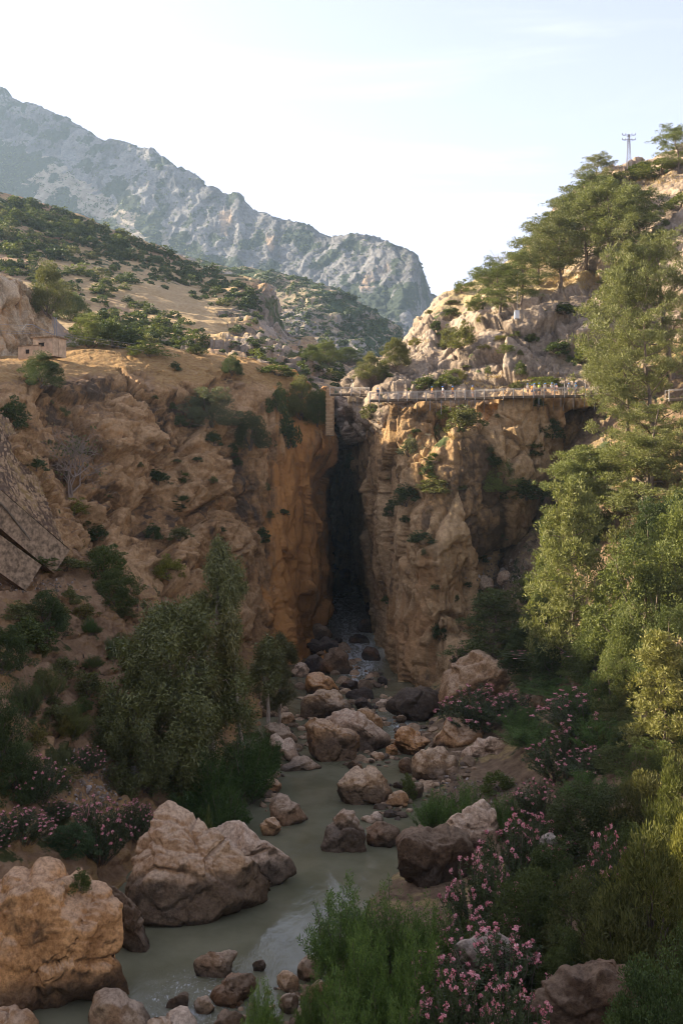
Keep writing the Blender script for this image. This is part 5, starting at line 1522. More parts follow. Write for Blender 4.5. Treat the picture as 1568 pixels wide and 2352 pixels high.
# ------------------------------------------------------------------ single plants of the left hill and cliff top
P_ = [
    # kind, px, py(base), height, width, label, colour, variant
    ('willow', 112, 722, 125, 95, 'tall grey green tree growing above the quarry face', OL, 0),
    ('willow', 160, 735, 75, 80, 'dark bushy tree just right of the tall one above the quarry', MD, 1),
    ('near', 206, 796, 82, 85, 'bright yellow green bush near the small ruined building', BR, 0),
    ('mid', 262, 800, 68, 75, 'dark leafy bush right of the bright yellow green bush', MD, 0),
    ('mid', 305, 800, 50, 60, 'deep green bush lower right of the dark leafy bush', DK, 1),
    ('mid', 243, 672, 40, 44, 'round green bush alone on the dry left slope', MD, 2),
    ('near', 97, 886, 82, 104, 'big round dark green bush on the left cliff top', DK, 1),
    ('near', 532, 860, 46, 62, 'round dark bush on the dry grass of the cliff top', DK, 2),
    ('mid_up', 342, 818, 36, 88, 'low spreading green bush on the cliff edge skyline', LT, 0),
    ('mid', 450, 813, 24, 44, 'small bright bush on the pale grass of the cliff top', BR, 1),
    ('mid', 403, 852, 22, 30, 'small dark shrub in the orange grass of the cliff top', DK, 2),
    ('mid_up', 635, 862, 26, 95, 'low green bush spreading along the right cliff top rocks', MD, 1),
    ('near', 485, 975, 92, 118, 'large silvery green bush on the left cliff face', GY, 0),
    ('mid', 460, 955, 55, 60, 'dark bush at the left of the large silvery bush', DK, 0),
    ('near', 575, 1028, 88, 92, 'grey green bush right of the large silvery one on the cliff', (0.75, 0.75, 0.85), 2),
    ('willow', 690, 960, 100, 90, 'grey green tree overhanging the gorge edge on the left cliff', OL, 0),
    ('willow', 728, 975, 92, 66, 'darker tree at the very corner of the left cliff', MD, 1),
    ('mid', 660, 1025, 85, 50, 'dark shrub clinging below the trees at the cliff corner', DK, 1),
    ('mid', 640, 950, 70, 45, 'olive shrub on the orange rock left of the corner trees', MD, 2),
    ('mid', 30, 985, 75, 78, 'dark shrub at the left edge above the stone revetment', DK, 2),
    ('mid', 492, 1022, 34, 38, 'small dark shrub under the grey green cliff bushes', DK, 0),
    ('mid', 535, 1045, 30, 28, 'little dark shrub right of the small one on the cliff', DK, 1),
    ('mid', 412, 978, 28, 34, 'small green shrub on a ledge of the left cliff', MD, 2),
    ('mid', 364, 1112, 36, 60, 'wide dark shrub in the middle of the left cliff', DK, 0),
    ('palm', 428, 1105, 34, None, 'fan palm growing on the left cliff above another', MD, 0),
    ('palm', 418, 1160, 38, None, 'fan palm hanging over the brown rock face', DK, 1),
    ('mid', 602, 1245, 36, 42, 'dark shrub high on the orange gorge wall', DK, 1),
    ('mid', 352, 1238, 36, 46, 'dark shrub at the foot of the left cliff', DK, 2),
    ('mid', 412, 1240, 34, 52, 'brownish green shrub beside the dark one at the cliff foot', OL, 0),
    ('mid', 224, 1240, 36, 52, 'dark green bush beside the sloping concrete walls', DK, 1),
    ('mid', 120, 1280, 34, 52, 'green bush at the lower end of the concrete walls', MD, 2),
    ('mid', 85, 1080, 32, 50, 'dark shrub at the edge of the stone revetment', DK, 0),
    ('palm', 248, 1148, 26, None, 'small fan palm on rocks right of the bare shrub', DK, 0),
    ('mid_up', 170, 1180, 40, 60, 'yellowish shrub in the gully by the revetment', YL, 0),
    ('twig', 165, 1140, 200, 200, 'large leafless branching shrub beside the stone revetment', (1, 1, 1), 0),
    # slope under the left cliff
    ('near', 105, 1455, 105, 125, 'dark rounded bush on the slope below the path', DK, 0), ('mid', 70, 1490, 80, 90, 'grey green bush below the dark rounded one on the slope', MD, 1), 
    ('mid_up', 240, 1330, 85, 80, 'olive green bush on the slope left of the eucalyptus', MD, 0), ('near', 270, 1395, 95, 110, 'spreading green bush above the eucalyptus crown', MD, 1), 
    ('mid_up', 390, 1330, 55, 80, 'yellow green bush on the slope under the cliff', YL, 1), 
    ('near', 10, 1540, 110, 110, 'dark bush at the left edge of the slope', DK, 0), ('near', -5, 1760, 190, 130, 'dark thicket at the left edge above the oleanders', DK, 1), ('near', 40, 1840, 130, 130, 'dark green bush just above the left oleanders', DK, 2),
    
    ('tam', 110, 1600, 80, 90, 'thin grey shrub on the eroded slope', (1.3, 1.0, 1.1), 0), ('tam', 60, 1640, 90, 80, 'thin dark shrub on the eroded slope near the left edge', (0.9, 0.8, 0.9), 1), ('tam', 170, 1690, 80, 90, 'brownish shrub in the middle of the eroded slope', (1.3, 1.0, 0.9), 2),
    ('ole', 90, 1835, 110, 140, 'sparse pink oleander on the slope at left', (1, 1, 1), 1), ('ole', 205, 1770, 60, 90, 'sparse oleander with few flowers under the eroded slope', (1, 1, 1), 1),
    ('mid', 205, 1600, 60, 70, 'olive shrub on the eroded slope beside the dark bush', OL, 1), ('mid_up', 150, 1560, 55, 80, 'yellowish scrub across the upper eroded slope', OL, 0), ('mid', 40, 1420, 40, 60, 'low scrub under the path at left', OL, 2),
    ('mid_up', 150, 1310, 30, 120, 'low greenery along the far side of the path', OL, 1), ('mid_up', 60, 1300, 34, 110, 'low greenery at the foot of the concrete walls', MD, 0), ('mid_up', 235, 1290, 40, 90, 'scrub on the terrace right of the path', OL, 0),
]
for k, px, py, hp, wp, lab, colr, v in P_:
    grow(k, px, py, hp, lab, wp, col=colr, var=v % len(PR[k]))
for k in range(34):      # low scrub over the eroded slope
    px, py = rng.uniform(0, 330), rng.uniform(1380, 1800)
    grow(['mid', 'mid_up', 'tam'][k % 3], px, py, rng.uniform(24, 50), 'low olive scrub on the eroded slope below the path', rng.uniform(30, 70), group='scrub on the eroded left slope', col=[OL, (0.9, 0.8, 0.7), MD, (1.3, 1.0, 0.8)][k % 4])
for k in range(26):      # small tufts on the left cliff
    px, py = rng.uniform(90, 690), rng.uniform(880, 1280)
    grow('mid', px, py, rng.uniform(9, 20), 'small dark tuft rooted in a crack of the left cliff', rng.uniform(12, 28), group='tufts in the cracks of the left cliff', col=[DK, MD, OL][k % 3])

# river bank, left
grow('gum', 385, 1895, 530, 'big dense eucalyptus with drooping leaves on the left bank', 250, d=90, var=0, col=(0.95, 1.05, 0.82))
grow('gum', 345, 1840, 330, 'lower dark eucalyptus crown left of the big one', 170, d=87, var=0, rot=2.0, col=(0.85, 0.95, 0.75))
grow('gum', 490, 1780, 530, 'tall slender eucalyptus behind the big dense one', 200, d=99, var=1, col=(1.05, 1.12, 0.85))
grow('gumbare', 556, 1730, 340, 'pale trunked eucalyptus with sparse leaves beside the river', 150, d=93, col=(1.15, 1.1, 0.95))
grow('gumbare', 620, 1640, 190, 'small leaning eucalyptus in front of the orange wall', 130, d=112, rot=1.5, col=(1.0, 1.05, 0.85))
grow('gum', 640, 1640, 180, 'small drooping tree over the boulders at the left bank', 110, d=116, var=1, rot=3.0, col=(0.75, 0.75, 0.6))
for px, d, py, hp, w, lab, v in ((560, 90, 1890, 230, 150, 'deep green tamarisk between eucalyptus and river', 0), (490, 86, 1915, 210, 140, 'dark tamarisk at the foot of the big eucalyptus', 1), (600, 97, 1800, 140, 95, 'small tamarisk leaning over the left water edge', 2), (520, 82, 1925, 130, 120, 'low tamarisk behind the large cracked boulder', 0), (430, 84, 1930, 120, 130, 'shadowy tamarisk under the big eucalyptus', 2)):
    grow('tam', px, py, hp, lab, w, d=d, var=v, col=(0.72, 0.85, 0.7))
for px, d, py, hp, w, lab, v in ((45, 68, 2020, 165, 170, 'pink oleander behind the huge orange boulder', 0), (225, 72, 2010, 185, 160, 'tall pink oleander between the largest boulders', 0), (310, 77, 1960, 125, 120, 'pink oleander behind the large cracked boulder', 2), (120, 74, 1960, 120, 120, 'leafy oleander with fewer flowers in the left group', 1), (-15, 66, 2010, 120, 120, 'pink oleander at the very left edge', 2)):
    grow('ole', px, py, hp, lab, w, d=d, var=v)
grow('near', 165, 1985, 100, 'blue green fig bush between two left oleanders', d=70, wpx=120, col=(0.6, 0.85, 0.9), var=2)
_b = at(185, 2034, 55.8)
plant('mid_up', Vector(_b) - Vector((0, 0, 0.25)), 1.2, 'small green bush perched on the huge orange boulder', col=MD, var=0, wide=1.0)
grow('mid_up', 478, 1905, 45, 'small bush growing behind the large cracked boulder', 40, d=72, col=MD, var=1)

# ------------------------------------------------------------------ right cliff and hill
P_ = [
    ('mid', 1065, 990, 60, 85, 'grey green bush under the walkway on the right cliff', OL, 0), ('mid_up', 1030, 962, 32, 50, 'bright green shrub just under the walkway', LT, 0), ('palm', 1060, 950, 26, None, 'fan palm in the sun under the walkway', LT, 0),
    ('palm', 995, 1062, 32, None, 'fan palm at the top of the sunlit ledge', MD, 1), ('mid', 986, 1090, 34, 50, 'dark green shrub below the fan palm on the ledge', DK, 1), ('mid', 940, 1045, 46, 44, 'pale grey shrub at the left of the sunlit ledge', GY, 2),
    ('near', 1140, 1128, 78, 92, 'light green bushy tree on the right cliff face', BR, 0), ('mid', 1205, 1145, 52, 90, 'dark bush right of the light green tree on the cliff', DK, 1), ('mid', 1000, 1132, 38, 95, 'flat topped olive bush on the cliff shoulder', OL, 2),
    ('mid', 935, 1160, 50, 70, 'dark bush in the shade below the cliff shoulder', DK, 0), ('mid', 965, 1248, 30, 64, 'low dark bush on the cliff bulge', DK, 2), ('mid', 1268, 1005, 50, 50, 'dark shrub under the right part of the walkway', DK, 1),
    ('mid', 1235, 940, 30, 30, 'small dark shrub touching the walkway edge', DK, 0), ('palm', 1238, 935, 22, None, 'little fan palm against the walkway planks', MD, 0), ('mid', 1130, 1070, 26, 60, 'dark shrub in a crack above the light green tree', DK, 2),
    ('mid', 1220, 1035, 30, 54, 'dull green shrub in shade on the upper right cliff', MD, 0), ('mid', 900, 1185, 40, 40, 'dark shrub high in the gorge on the right wall', DK, 1), ('mid', 806, 1085, 50, 34, 'green shrub hanging inside the dark gorge', DK, 0),
    ('mid', 848, 960, 34, 44, 'grey green shrub on the pillar beside the gorge', OL, 1), ('mid_up', 860, 945, 20, 22, 'small bush beside the walkway corner', MD, 0), ('mid', 1010, 1470, 50, 44, 'dark shrub low on the right cliff', DK, 2),
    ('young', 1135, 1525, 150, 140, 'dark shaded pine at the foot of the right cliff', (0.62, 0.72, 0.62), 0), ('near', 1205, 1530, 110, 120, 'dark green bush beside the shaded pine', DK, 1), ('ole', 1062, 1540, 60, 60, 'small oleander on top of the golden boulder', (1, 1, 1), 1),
    ('palm', 1020, 1462, 30, None, 'fan palm in a dark crack of the right cliff', DK, 1), ('mid', 1100, 1290, 36, 40, 'dark shrub at the top of the scree gully', DK, 0),
    # above the walkway
    ('mid_up', 1025, 893, 40, 60, 'bright green bush above the left part of the walkway', LT, 1), ('mid', 975, 895, 34, 70, 'dark green bush beside the bright one above the walkway', MD, 0), ('mid_up', 1245, 888, 26, 90, 'bright low bush behind the group of people', LT, 0),
    ('mid', 1188, 893, 18, 38, 'round bush left of the group of people', MD, 1), ('mid', 1196, 862, 34, 34, 'round bush on the rocks above the people', MD, 2), ('mid', 1280, 815, 36, 62, 'dark bush in the cleft above the walkway', DK, 0), ('mid', 1218, 785, 20, 34, 'small green bush on the big crag', MD, 1),
    ('mid', 1290, 720, 26, 78, 'dark spreading bush under the grassy ledge', DK, 2), ('mid_up', 1345, 830, 48, 60, 'bright green leafy bush beside the tall pines', BR, 0), ('mid_up', 1060, 800, 60, 70, 'pale green grassy bush on the left rocks', (1.3, 1.2, 1.1), 1), ('mid', 1025, 800, 55, 40, 'grey green bush in the rock gully', OL, 2),
    ('mid', 1035, 730, 26, 44, 'dark shrub on the skyline rocks', MD, 0), ('mid', 1095, 712, 40, 46, 'green shrub left of the mast', LT, 1), ('mid_up', 1060, 672, 30, 40, 'spiky shrub on the right skyline', LT, 0), ('willow', 850, 872, 66, 62, 'pale olive tree at the far end of the walkway', (1.5, 1.35, 1.7), 0), ('willow', 908, 840, 74, 64, 'olive tree above the pale one at the gorge rim', OL, 1),
    ('mid', 880, 868, 34, 34, 'small bush between the two olive trees', MD, 2), ('mid', 1000, 760, 28, 28, 'small dark shrub on the left skyline crag', DK, 0), ('willow', 750, 835, 55, 75, 'sunlit tree behind the gorge', LT, 0), ('willow', 800, 835, 42, 70, 'second sunlit tree behind the gorge, nearer the right wall', MD, 1),
    ('willow', 716, 830, 40, 50, 'small tree left of the sunlit trees behind the gorge', MD, 0),
    ('mid', 1470, 396, 26, 60, 'dark bush beside the electricity pylon', MD, 0), ('mid_up', 1520, 400, 30, 110, 'bright bush on the right summit slope', LT, 1), ('mid_up', 1440, 415, 22, 90, 'low green bush below the pylon', LT, 0), ('mid', 1400, 430, 34, 60, 'grey bush at the summit rocks', OL, 2), ('mid', 1340, 415, 46, 46, 'small tree on the left of the summit', OL, 1),
    ('mid_up', 1560, 480, 34, 80, 'pale grassy bush near the right edge of the summit', LT, 1), ('mid', 1430, 500, 44, 60, 'grey green shrub between summit rocks', OL, 0),
]
for k, px, py, hp, wp, lab, colr, v in P_:
    grow(k, px, py, hp, lab, wp, col=colr, var=v % len(PR[k]))
for k in range(44):
    px, py = rng.uniform(900, 1568), rng.uniform(470, 890)
    h = hit(px, py)
    if h and h[3] == 'hillside.001':
        grow(['mid', 'mid_up'][k % 2], px, py, rng.uniform(8, 24), 'small shrub between the rocks of the sunlit right hill', rng.uniform(14, 38), group='shrubs between the rocks of the right hill', col=[MD, LT, OL, (1.6, 1.35, 1.0)][k % 4])
for k in range(20):
    px, py = rng.uniform(860, 1330), rng.uniform(950, 1420)
    h = hit(px, py)
    if h and h[3] == 'cliff.001':
        grow('mid', px, py, rng.uniform(9, 22), 'small tuft rooted in a crack of the right cliff', rng.uniform(12, 34), group='tufts in the cracks of the right cliff', col=[MD, OL, DK][k % 3])

# pines of the right hill: base px, base py, height, width, variant
PINES = [(1405, 620, 215, 150, 0, 'tall pine with bare double trunk on the upper right hill', (0.95, 1.0, 0.9)), (1340, 620, 190, 120, 2, 'pine left of the double trunked one on the upper hill', (0.85, 0.9, 0.85)), (1285, 660, 190, 120, 3, 'leaning pine in the middle of the hillside grove', (0.8, 0.82, 0.85)),
         (1235, 655, 150, 100, 0, 'pine on the left part of the hillside grove', (0.9, 0.95, 0.9)), (1195, 690, 130, 90, 1, 'leaning pine near the thin mast', (0.85, 0.92, 0.85)), (1150, 722, 120, 110, 2, 'low bushy pine behind the thin mast', (0.75, 0.85, 0.75)),
         (1440, 560, 150, 120, 3, 'pine in shade of the summit rocks', (0.75, 0.8, 0.75)), (1380, 500, 110, 90, 1, 'pine under the summit, upper left', (0.8, 0.88, 0.8)), (1310, 560, 120, 90, 0, 'pine on the skyline left of the summit', (0.8, 0.85, 0.85)),
         (1362, 440, 85, 70, 1, 'small pale pine on the summit skyline', (1.1, 1.1, 1.2)), (1555, 395, 105, 80, 2, 'pine on the summit at the right edge', (0.9, 1.0, 0.9)), (1255, 600, 105, 80, 2, 'small pine on the skyline of the grove', (0.8, 0.85, 0.8)),
         (1500, 640, 120, 90, 0, 'pine under the summit crags near the right edge', (0.9, 0.98, 0.85)), (1120, 690, 70, 70, 2, 'dark low pine beside the dead tree', (0.7, 0.8, 0.7))]
for px, py, hp, w, v, lab, colr in PINES:
    hp *= 0.88; w *= 0.95
    grow('pine', px, py, hp, lab, w, var=v, col=colr)
grow('twig', 1150, 650, 105, 'bare grey dead tree on the right skyline', 80, var=1)
grow('twig', 1120, 670, 70, 'second bare dead tree leaning from the skyline', 60, var=1, rot=2.0)
# pines and bushes of the near right slope: px, py(base), top height, width, depth
for k, px, py, hp, w, v, lab, colr in [
        ('bigpine', 1545, 870, 330, 190, 0, 'tall pine at the right edge under the summit crags', (1, 1, 1)), ('bigpine', 1475, 900, 330, 150, 1, 'tall pine rising behind the right end of the walkway', (1.0, 1.02, 0.95)), ('pine', 1425, 930, 310, 130, 2, 'pine with dense puffs just left of the tall one by the walkway', (1.0, 1.02, 0.95)), ('pine', 1385, 925, 150, 90, 3, 'short pine hiding the right end of the walkway', (0.95, 1.0, 0.9)),
        ('bigpine', 1515, 1090, 370, 190, 0, 'big pine with a straight trunk in front of the right hillside', (1.05, 1.05, 0.98)), ('bigpine', 1445, 1110, 330, 170, 1, 'big leaning pine reaching below the walkway', (1.05, 1.05, 0.98)), 
        ('bigpine', 1490, 1190, 260, 190, 1, 'pine with a visible pale trunk in the middle right', (1.08, 1.08, 1.0)), ('pine', 1455, 1235, 230, 180, 1, 'forked pine below the big pines', (1.05, 1.08, 0.95)), ('pine', 1365, 1220, 205, 150, 3, 'leaning pine at the left of the wooded slope', (1.05, 1.1, 0.95)), ('pine', 1330, 1290, 220, 120, 0, 'smaller pine left of the leaning one on the slope', (1.0, 1.08, 0.9))]:
    grow(k, px, py, hp, lab, w, var=v, col=colr)
NEARP = [('young', 1312, 1490, 330, 165, 104, 0, 'light green conical young pine in the middle of the right slope', (1.12, 1.12, 0.95)), ('young', 1525, 1725, 320, 190, 74, 1, 'pale feathery young pine near the right edge', (1.30, 1.22, 1.0)), ('young', 1440, 1560, 150, 90, 92, 1, 'small young pine between bushes', (1.0, 1.05, 0.9)),
         ('near', 1268, 1330, 140, 100, 118, 0, 'bright green bush left of the conical young pine', BR), ('near', 1255, 1390, 100, 100, 116, 1, 'green bush at the edge of the right cliff', LT), ('near', 1260, 1440, 120, 100, 110, 2, 'mid green bush under the bright one', MD), ('near', 1480, 1440, 215, 220, 96, 0, 'large round grey green tree on the right slope', (1.25, 1.3, 1.05)),
         ('near', 1555, 1330, 190, 150, 100, 1, 'bright leafy tree at the right edge below the pines', (1.35, 1.4, 1.05)), ('near', 1400, 1420, 120, 120, 102, 2, 'bright bush between the two light trees', BR), ('near', 1510, 1260, 130, 150, 108, 0, 'dark bush under the pine trunks', DK), ('palm', 1500, 1240, 60, None, 110, 1, 'fan palm under the pine trunks', MD),
         ('near', 1440, 1500, 110, 160, 90, 1, 'leafy bush in front of the large round tree', LT), ('near', 1360, 1540, 110, 130, 98, 2, 'dark bush right of the conical pine foot', MD), ('near', 1270, 1560, 110, 120, 106, 1, 'shaded bush left of the conical pine foot', DK), ('near', 1545, 1500, 120, 140, 84, 0, 'green bush above the pale young pine', MD),
         ('near', 1420, 1600, 100, 140, 86, 0, 'bright bush left of the pale young pine', LT), ('near', 1580, 1640, 130, 120, 74, 2, 'green bush at the right edge behind the pale pine', MD), ('near', 1330, 1250, 120, 110, 124, 2, 'dark bush behind the conical pine', DK), ('near', 1600, 1230, 140, 160, 104, 1, 'dark bush at the right edge under pines', DK)]
for k, px, py, hp, w, d, v, lab, colr in NEARP:
    grow(k, px, py, hp, lab, w, d=d, var=v % len(PR[k]), col=colr)
# lower right: tamarisk, oleander, dense evergreen
LOWR = [('tam', 1265, 1740, 150, 130, 103, 0, 'green tamarisk right of the golden boulder', (0.8, 0.95, 0.8)), ('tam', 1340, 1760, 170, 140, 94, 1, 'tall tamarisk behind the tall oleander', (0.75, 0.9, 0.75)), ('tam', 1205, 1760, 120, 100, 98, 2, 'tamarisk right of the pale dome boulder', (0.75, 0.9, 0.75)), ('tam', 1400, 1730, 160, 150, 88, 0, 'dark tamarisk left of the pale young pine', (0.7, 0.85, 0.7)),
        ('tam', 1000, 1905, 100, 110, 80, 1, 'tamarisk behind the blocky dark boulder', (0.85, 1.0, 0.8)), ('tam', 1075, 1890, 105, 130, 78, 2, 'wide tamarisk above the pointed pale boulder', (0.85, 1.0, 0.8)), ('tam', 1165, 1900, 90, 100, 76, 0, 'tamarisk right of the pointed pale boulder', (0.8, 0.95, 0.75)), ('mid_up', 935, 1815, 40, 44, 90, 0, 'small water edge bush among stones', MD), ('mid_up', 1140, 1820, 50, 80, 88, 1, 'grassy bush below the pale dome boulder', MD),
        ('ole', 1105, 1725, 115, 130, 107, 0, 'pink oleander above the peach coloured boulder', (1, 1, 1)), ('ole', 1175, 1735, 110, 110, 104, 2, 'pink oleander right of the golden boulder foot', (1, 1, 1)), ('ole', 1335, 1800, 165, 140, 88, 0, 'tall pink oleander in the middle of the right bank', (1, 1, 1)), ('ole', 1290, 1830, 120, 110, 84, 2, 'pink oleander below the tall one', (1, 1, 1)),
        ('ole', 1260, 1620, 90, 130, 112, 1, 'sparse oleander in the shade above the bank', (1, 1, 1)), ('ole', 1390, 1640, 100, 120, 100, 1, 'oleander beside the sunlit bushes', (1, 1, 1)), ('ole', 1240, 1910, 110, 110, 76, 0, 'pink oleander at the gravel patch', (1, 1, 1)),
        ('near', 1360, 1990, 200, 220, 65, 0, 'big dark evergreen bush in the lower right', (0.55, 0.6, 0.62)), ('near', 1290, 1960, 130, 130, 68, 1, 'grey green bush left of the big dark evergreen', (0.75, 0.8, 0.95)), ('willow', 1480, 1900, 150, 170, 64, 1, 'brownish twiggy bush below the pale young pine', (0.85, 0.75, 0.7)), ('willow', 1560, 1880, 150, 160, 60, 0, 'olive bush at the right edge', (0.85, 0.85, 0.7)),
        ('ole', 1190, 2050, 160, 160, 63, 2, 'pink oleander right of the pointed pale boulder', (1, 1, 1)), ('ole', 1105, 2110, 150, 150, 57, 0, 'pink oleander in front of the blocky dark boulder', (1, 1, 1)), ('ole', 1400, 2080, 165, 130, 54, 0, 'deep pink oleander among dark bushes', (0.9, 0.9, 0.9)),
        ('near', 1215, 2180, 200, 190, 52, 2, 'dense dark bush in the lower middle right', (0.6, 0.68, 0.6)), ('near', 1330, 2180, 190, 200, 50, 0, 'dense olive bush right of the dark one', (0.72, 0.72, 0.7)), ('willow', 1490, 2170, 280, 240, 48, 0, 'large olive willow at the lower right edge', (0.95, 0.9, 0.75)), ('willow', 1420, 2200, 200, 200, 47, 1, 'grey olive willow in front of the larger one', (0.9, 0.85, 0.85)),
        ('willow', 1590, 2060, 230, 160, 50, 1, 'yellowish willow at the right edge', (1.4, 1.25, 0.9)), ('near', 1500, 2440, 260, 220, 38, 1, 'dark green bush in the lower right corner', (0.5, 0.68, 0.6)), ('near', 1590, 2330, 220, 180, 41, 2, 'dark bush at the right edge above the corner', (0.55, 0.68, 0.6)), ('near', 1420, 2460, 150, 160, 37.5, 0, 'low dark bush beside the corner one', (0.55, 0.7, 0.6)),
        ('tam', 790, 2200, 205, 190, 57, 0, 'tall tamarisk at the water edge in the foreground', (1.0, 1.12, 0.9)), ('tam', 900, 2200, 190, 190, 54, 1, 'broad tamarisk in front of the blocky dark boulder', (0.95, 1.05, 0.85)), ('tam', 1000, 2200, 150, 150, 52.5, 2, 'tamarisk next to the foreground oleander', (0.9, 1.0, 0.8)), ('tam', 850, 2330, 230, 220, 48.5, 2, 'big green tamarisk in the lower middle', (1.0, 1.1, 0.85)), ('tam', 960, 2330, 220, 200, 47, 0, 'green tamarisk left of the foreground oleander', (0.95, 1.05, 0.8)), ('tam', 800, 2430, 190, 180, 44.5, 1, 'tamarisk rising from the bottom edge', (0.95, 1.05, 0.85)), ('tam', 920, 2450, 190, 190, 43, 0, 'second tamarisk rising from the bottom edge', (0.9, 1.0, 0.8)),
        ('ole', 1130, 2360, 210, 240, 47.5, 0, 'large pink oleander covered in flowers at the bottom', (1, 1, 1)), ('ole', 1050, 2420, 180, 180, 44, 2, 'pink oleander in the bottom edge middle', (1, 1, 1)), ('ole', 1180, 2440, 180, 180, 42, 0, 'pink oleander before the dark slab of rock', (1, 1, 1)), ('near', 1080, 2200, 90, 120, 54, 1, 'bright green bush among the oleanders', (0.8, 1.0, 0.7)),
        ('ole', 1010, 2300, 120, 130, 50, 0, 'pink oleander between the tamarisks and the pale grey boulder', (1, 1, 1)), ('ole', 1120, 2200, 110, 190, 53, 0, 'pink oleander covering the pale grey boulder', (1, 1, 1)), ('ole', 1150, 2290, 150, 200, 48.8, 2, 'oleander full of pale pink flowers over the grey boulder', (1, 1, 1)), ('near', 1290, 2270, 150, 150, 47, 1, 'dark bush just above the dark slab of rock', (0.6, 0.68, 0.6)), ('near', 1180, 2110, 120, 150, 59, 0, 'dark bush between two pink oleanders', (0.65, 0.75, 0.62)), ('near', 1265, 2080, 150, 150, 60, 1, 'dark green bush left of the deep pink oleander', (0.6, 0.7, 0.6)), ('near', 1440, 2020, 140, 150, 57, 2, 'dark green bush right of the deep pink oleander', (0.6, 0.7, 0.6)), ('ole', 1240, 2010, 130, 130, 66, 2, 'pink oleander climbing beside the big dark evergreen', (1, 1, 1)), ('near', 1420, 1830, 120, 140, 78, 2, 'olive bush right of the tall pink oleander', (0.8, 0.85, 0.7)), ('near', 1500, 1800, 110, 130, 71, 0, 'green bush at the foot of the pale young pine', (0.85, 0.95, 0.75)), ('tam', 1350, 1870, 110, 130, 74, 2, 'tamarisk above the big dark evergreen', (0.75, 0.9, 0.75)), ('tam', 725, 2330, 120, 110, 50, 2, 'low tamarisk at the foreground water edge', (0.95, 1.05, 0.85)), ('tam', 1235, 1815, 130, 150, 93, 1, 'tamarisk behind the pale dome boulder and the gravel', (0.8, 0.95, 0.75)), ('tam', 1300, 1720, 130, 130, 105, 2, 'tamarisk in the shade below the conical young pine', (0.75, 0.9, 0.7)), ('near', 1225, 1680, 90, 110, 112, 2, 'dark bush right of the massive golden boulder', (0.65, 0.75, 0.6)), ('ole', 1290, 1680, 110, 120, 110, 0, 'pink oleander above the shaded tamarisks', (1, 1, 1)), ('near', 1380, 1690, 110, 140, 97, 0, 'green bush between tamarisks and the sunlit bushes', (0.8, 0.9, 0.7)), ('tam', 1390, 1800, 140, 140, 83, 1, 'tamarisk right of the tall pink oleander', (0.8, 0.95, 0.75)), ('ole', 1360, 1850, 120, 120, 80, 2, 'pink oleander low on the bank under the tall one', (1, 1, 1)), ('tam', 605, 2365, 135, 95, 50.5, 0, 'light green tamarisk sapling in the foreground stream', (1.3, 1.4, 1.0))]
for k, px, py, hp, w, d, v, lab, colr in LOWR:
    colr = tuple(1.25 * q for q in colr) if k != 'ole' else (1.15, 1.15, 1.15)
    if k == 'ole':
        hp *= 1.12; w *= 1.35
    if d > 82 and px > 1080 and k in ('ole', 'tam'):
        hp *= 1.2; w *= 1.2
    grow(k, px, py, hp, lab, w, d=d, var=v % len(PR[k]), col=colr)
for k in range(36):
    px, py = rng.uniform(1190, 1600), rng.uniform(1080, 2050)
    h = hit(px, py)
    if h and h[3] == 'bank' and h[0].z > 4.5:
        grow('near' if k % 3 else 'mid_up', px, py, rng.uniform(45, 90), 'leafy green shrub on the wooded slope at right', rng.uniform(60, 120), group='shrubs filling the wooded right slope', col=[MD, LT, DK, OL][k % 4])

# ------------------------------------------------------------------ dry grass
def dry_grass():
    rs = np.random.RandomState(3)
    c = Cards()
    def area(n, cx, cyy, rx, ry, who, hpx=(3, 8)):
        got = 0
        for i in range(n * 2):
            if got >= n:
                break
            px, py = cx + rs.normal() * rx * 0.55, cyy + rs.normal() * ry * 0.55
            h = hit(px, py)
            if h is None or h[3] not in who or h[1].z < 0.25:
                continue
            got += 1
            hm = rs.uniform(*hpx) / F * h[0].y
            k = 7
            P = np.array(h[0]) + rs.normal(size=(k, 3)) * np.array([0.5, 0.5, 0.05]) * hm
            L = unit(np.array([0, 0, 1.0]) + rs.normal(size=(k, 3)) * 0.35)
            l = hm * rs.uniform(0.6, 1.2, k)
            c.add(P + L * l[:, None] * 0.45, L, l, l * 0.10 + 0.02, unit(rs.normal(size=(k, 3)) * np.array([1, 1, .3])))
    area(1500, 420, 830, 260, 34, ('cliff', 'hillside'))
    area(500, 620, 830, 90, 24, ('cliff', 'hillside'))
    area(700, 400, 690, 200, 70, ('hillside',))
    area(500, 1360, 645, 120, 30, ('hillside.001',))
    area(400, 1480, 410, 110, 40, ('hillside.001',))
    area(300, 1180, 880, 110, 16, ('hillside.001',))
    area(400, 1010, 1010, 90, 40, ('cliff.001',))
    area(900, 130, 1300, 160, 50, ('cliff',))
    area(900, 180, 1550, 150, 190, ('cliff',), (4, 10))
    area(400, 1140, 1830, 110, 40, ('bank',), (4, 9))
    area(400, 1520, 1120, 90, 90, ('bank',), (4, 10))
    area(500, 50, 1110, 60, 130, ('stone_revetment', 'cliff'), (3, 8))
    m = leaf_mat('dry_grass_blade', (0.27, 0.165, 0.06), (0.52, 0.38, 0.18), 0.7, 0.3)
    tag(link('grass', c.mesh('grass', m)), 'dry golden grass on the ledges and slopes', None, None, 'stuff')
dry_grass()
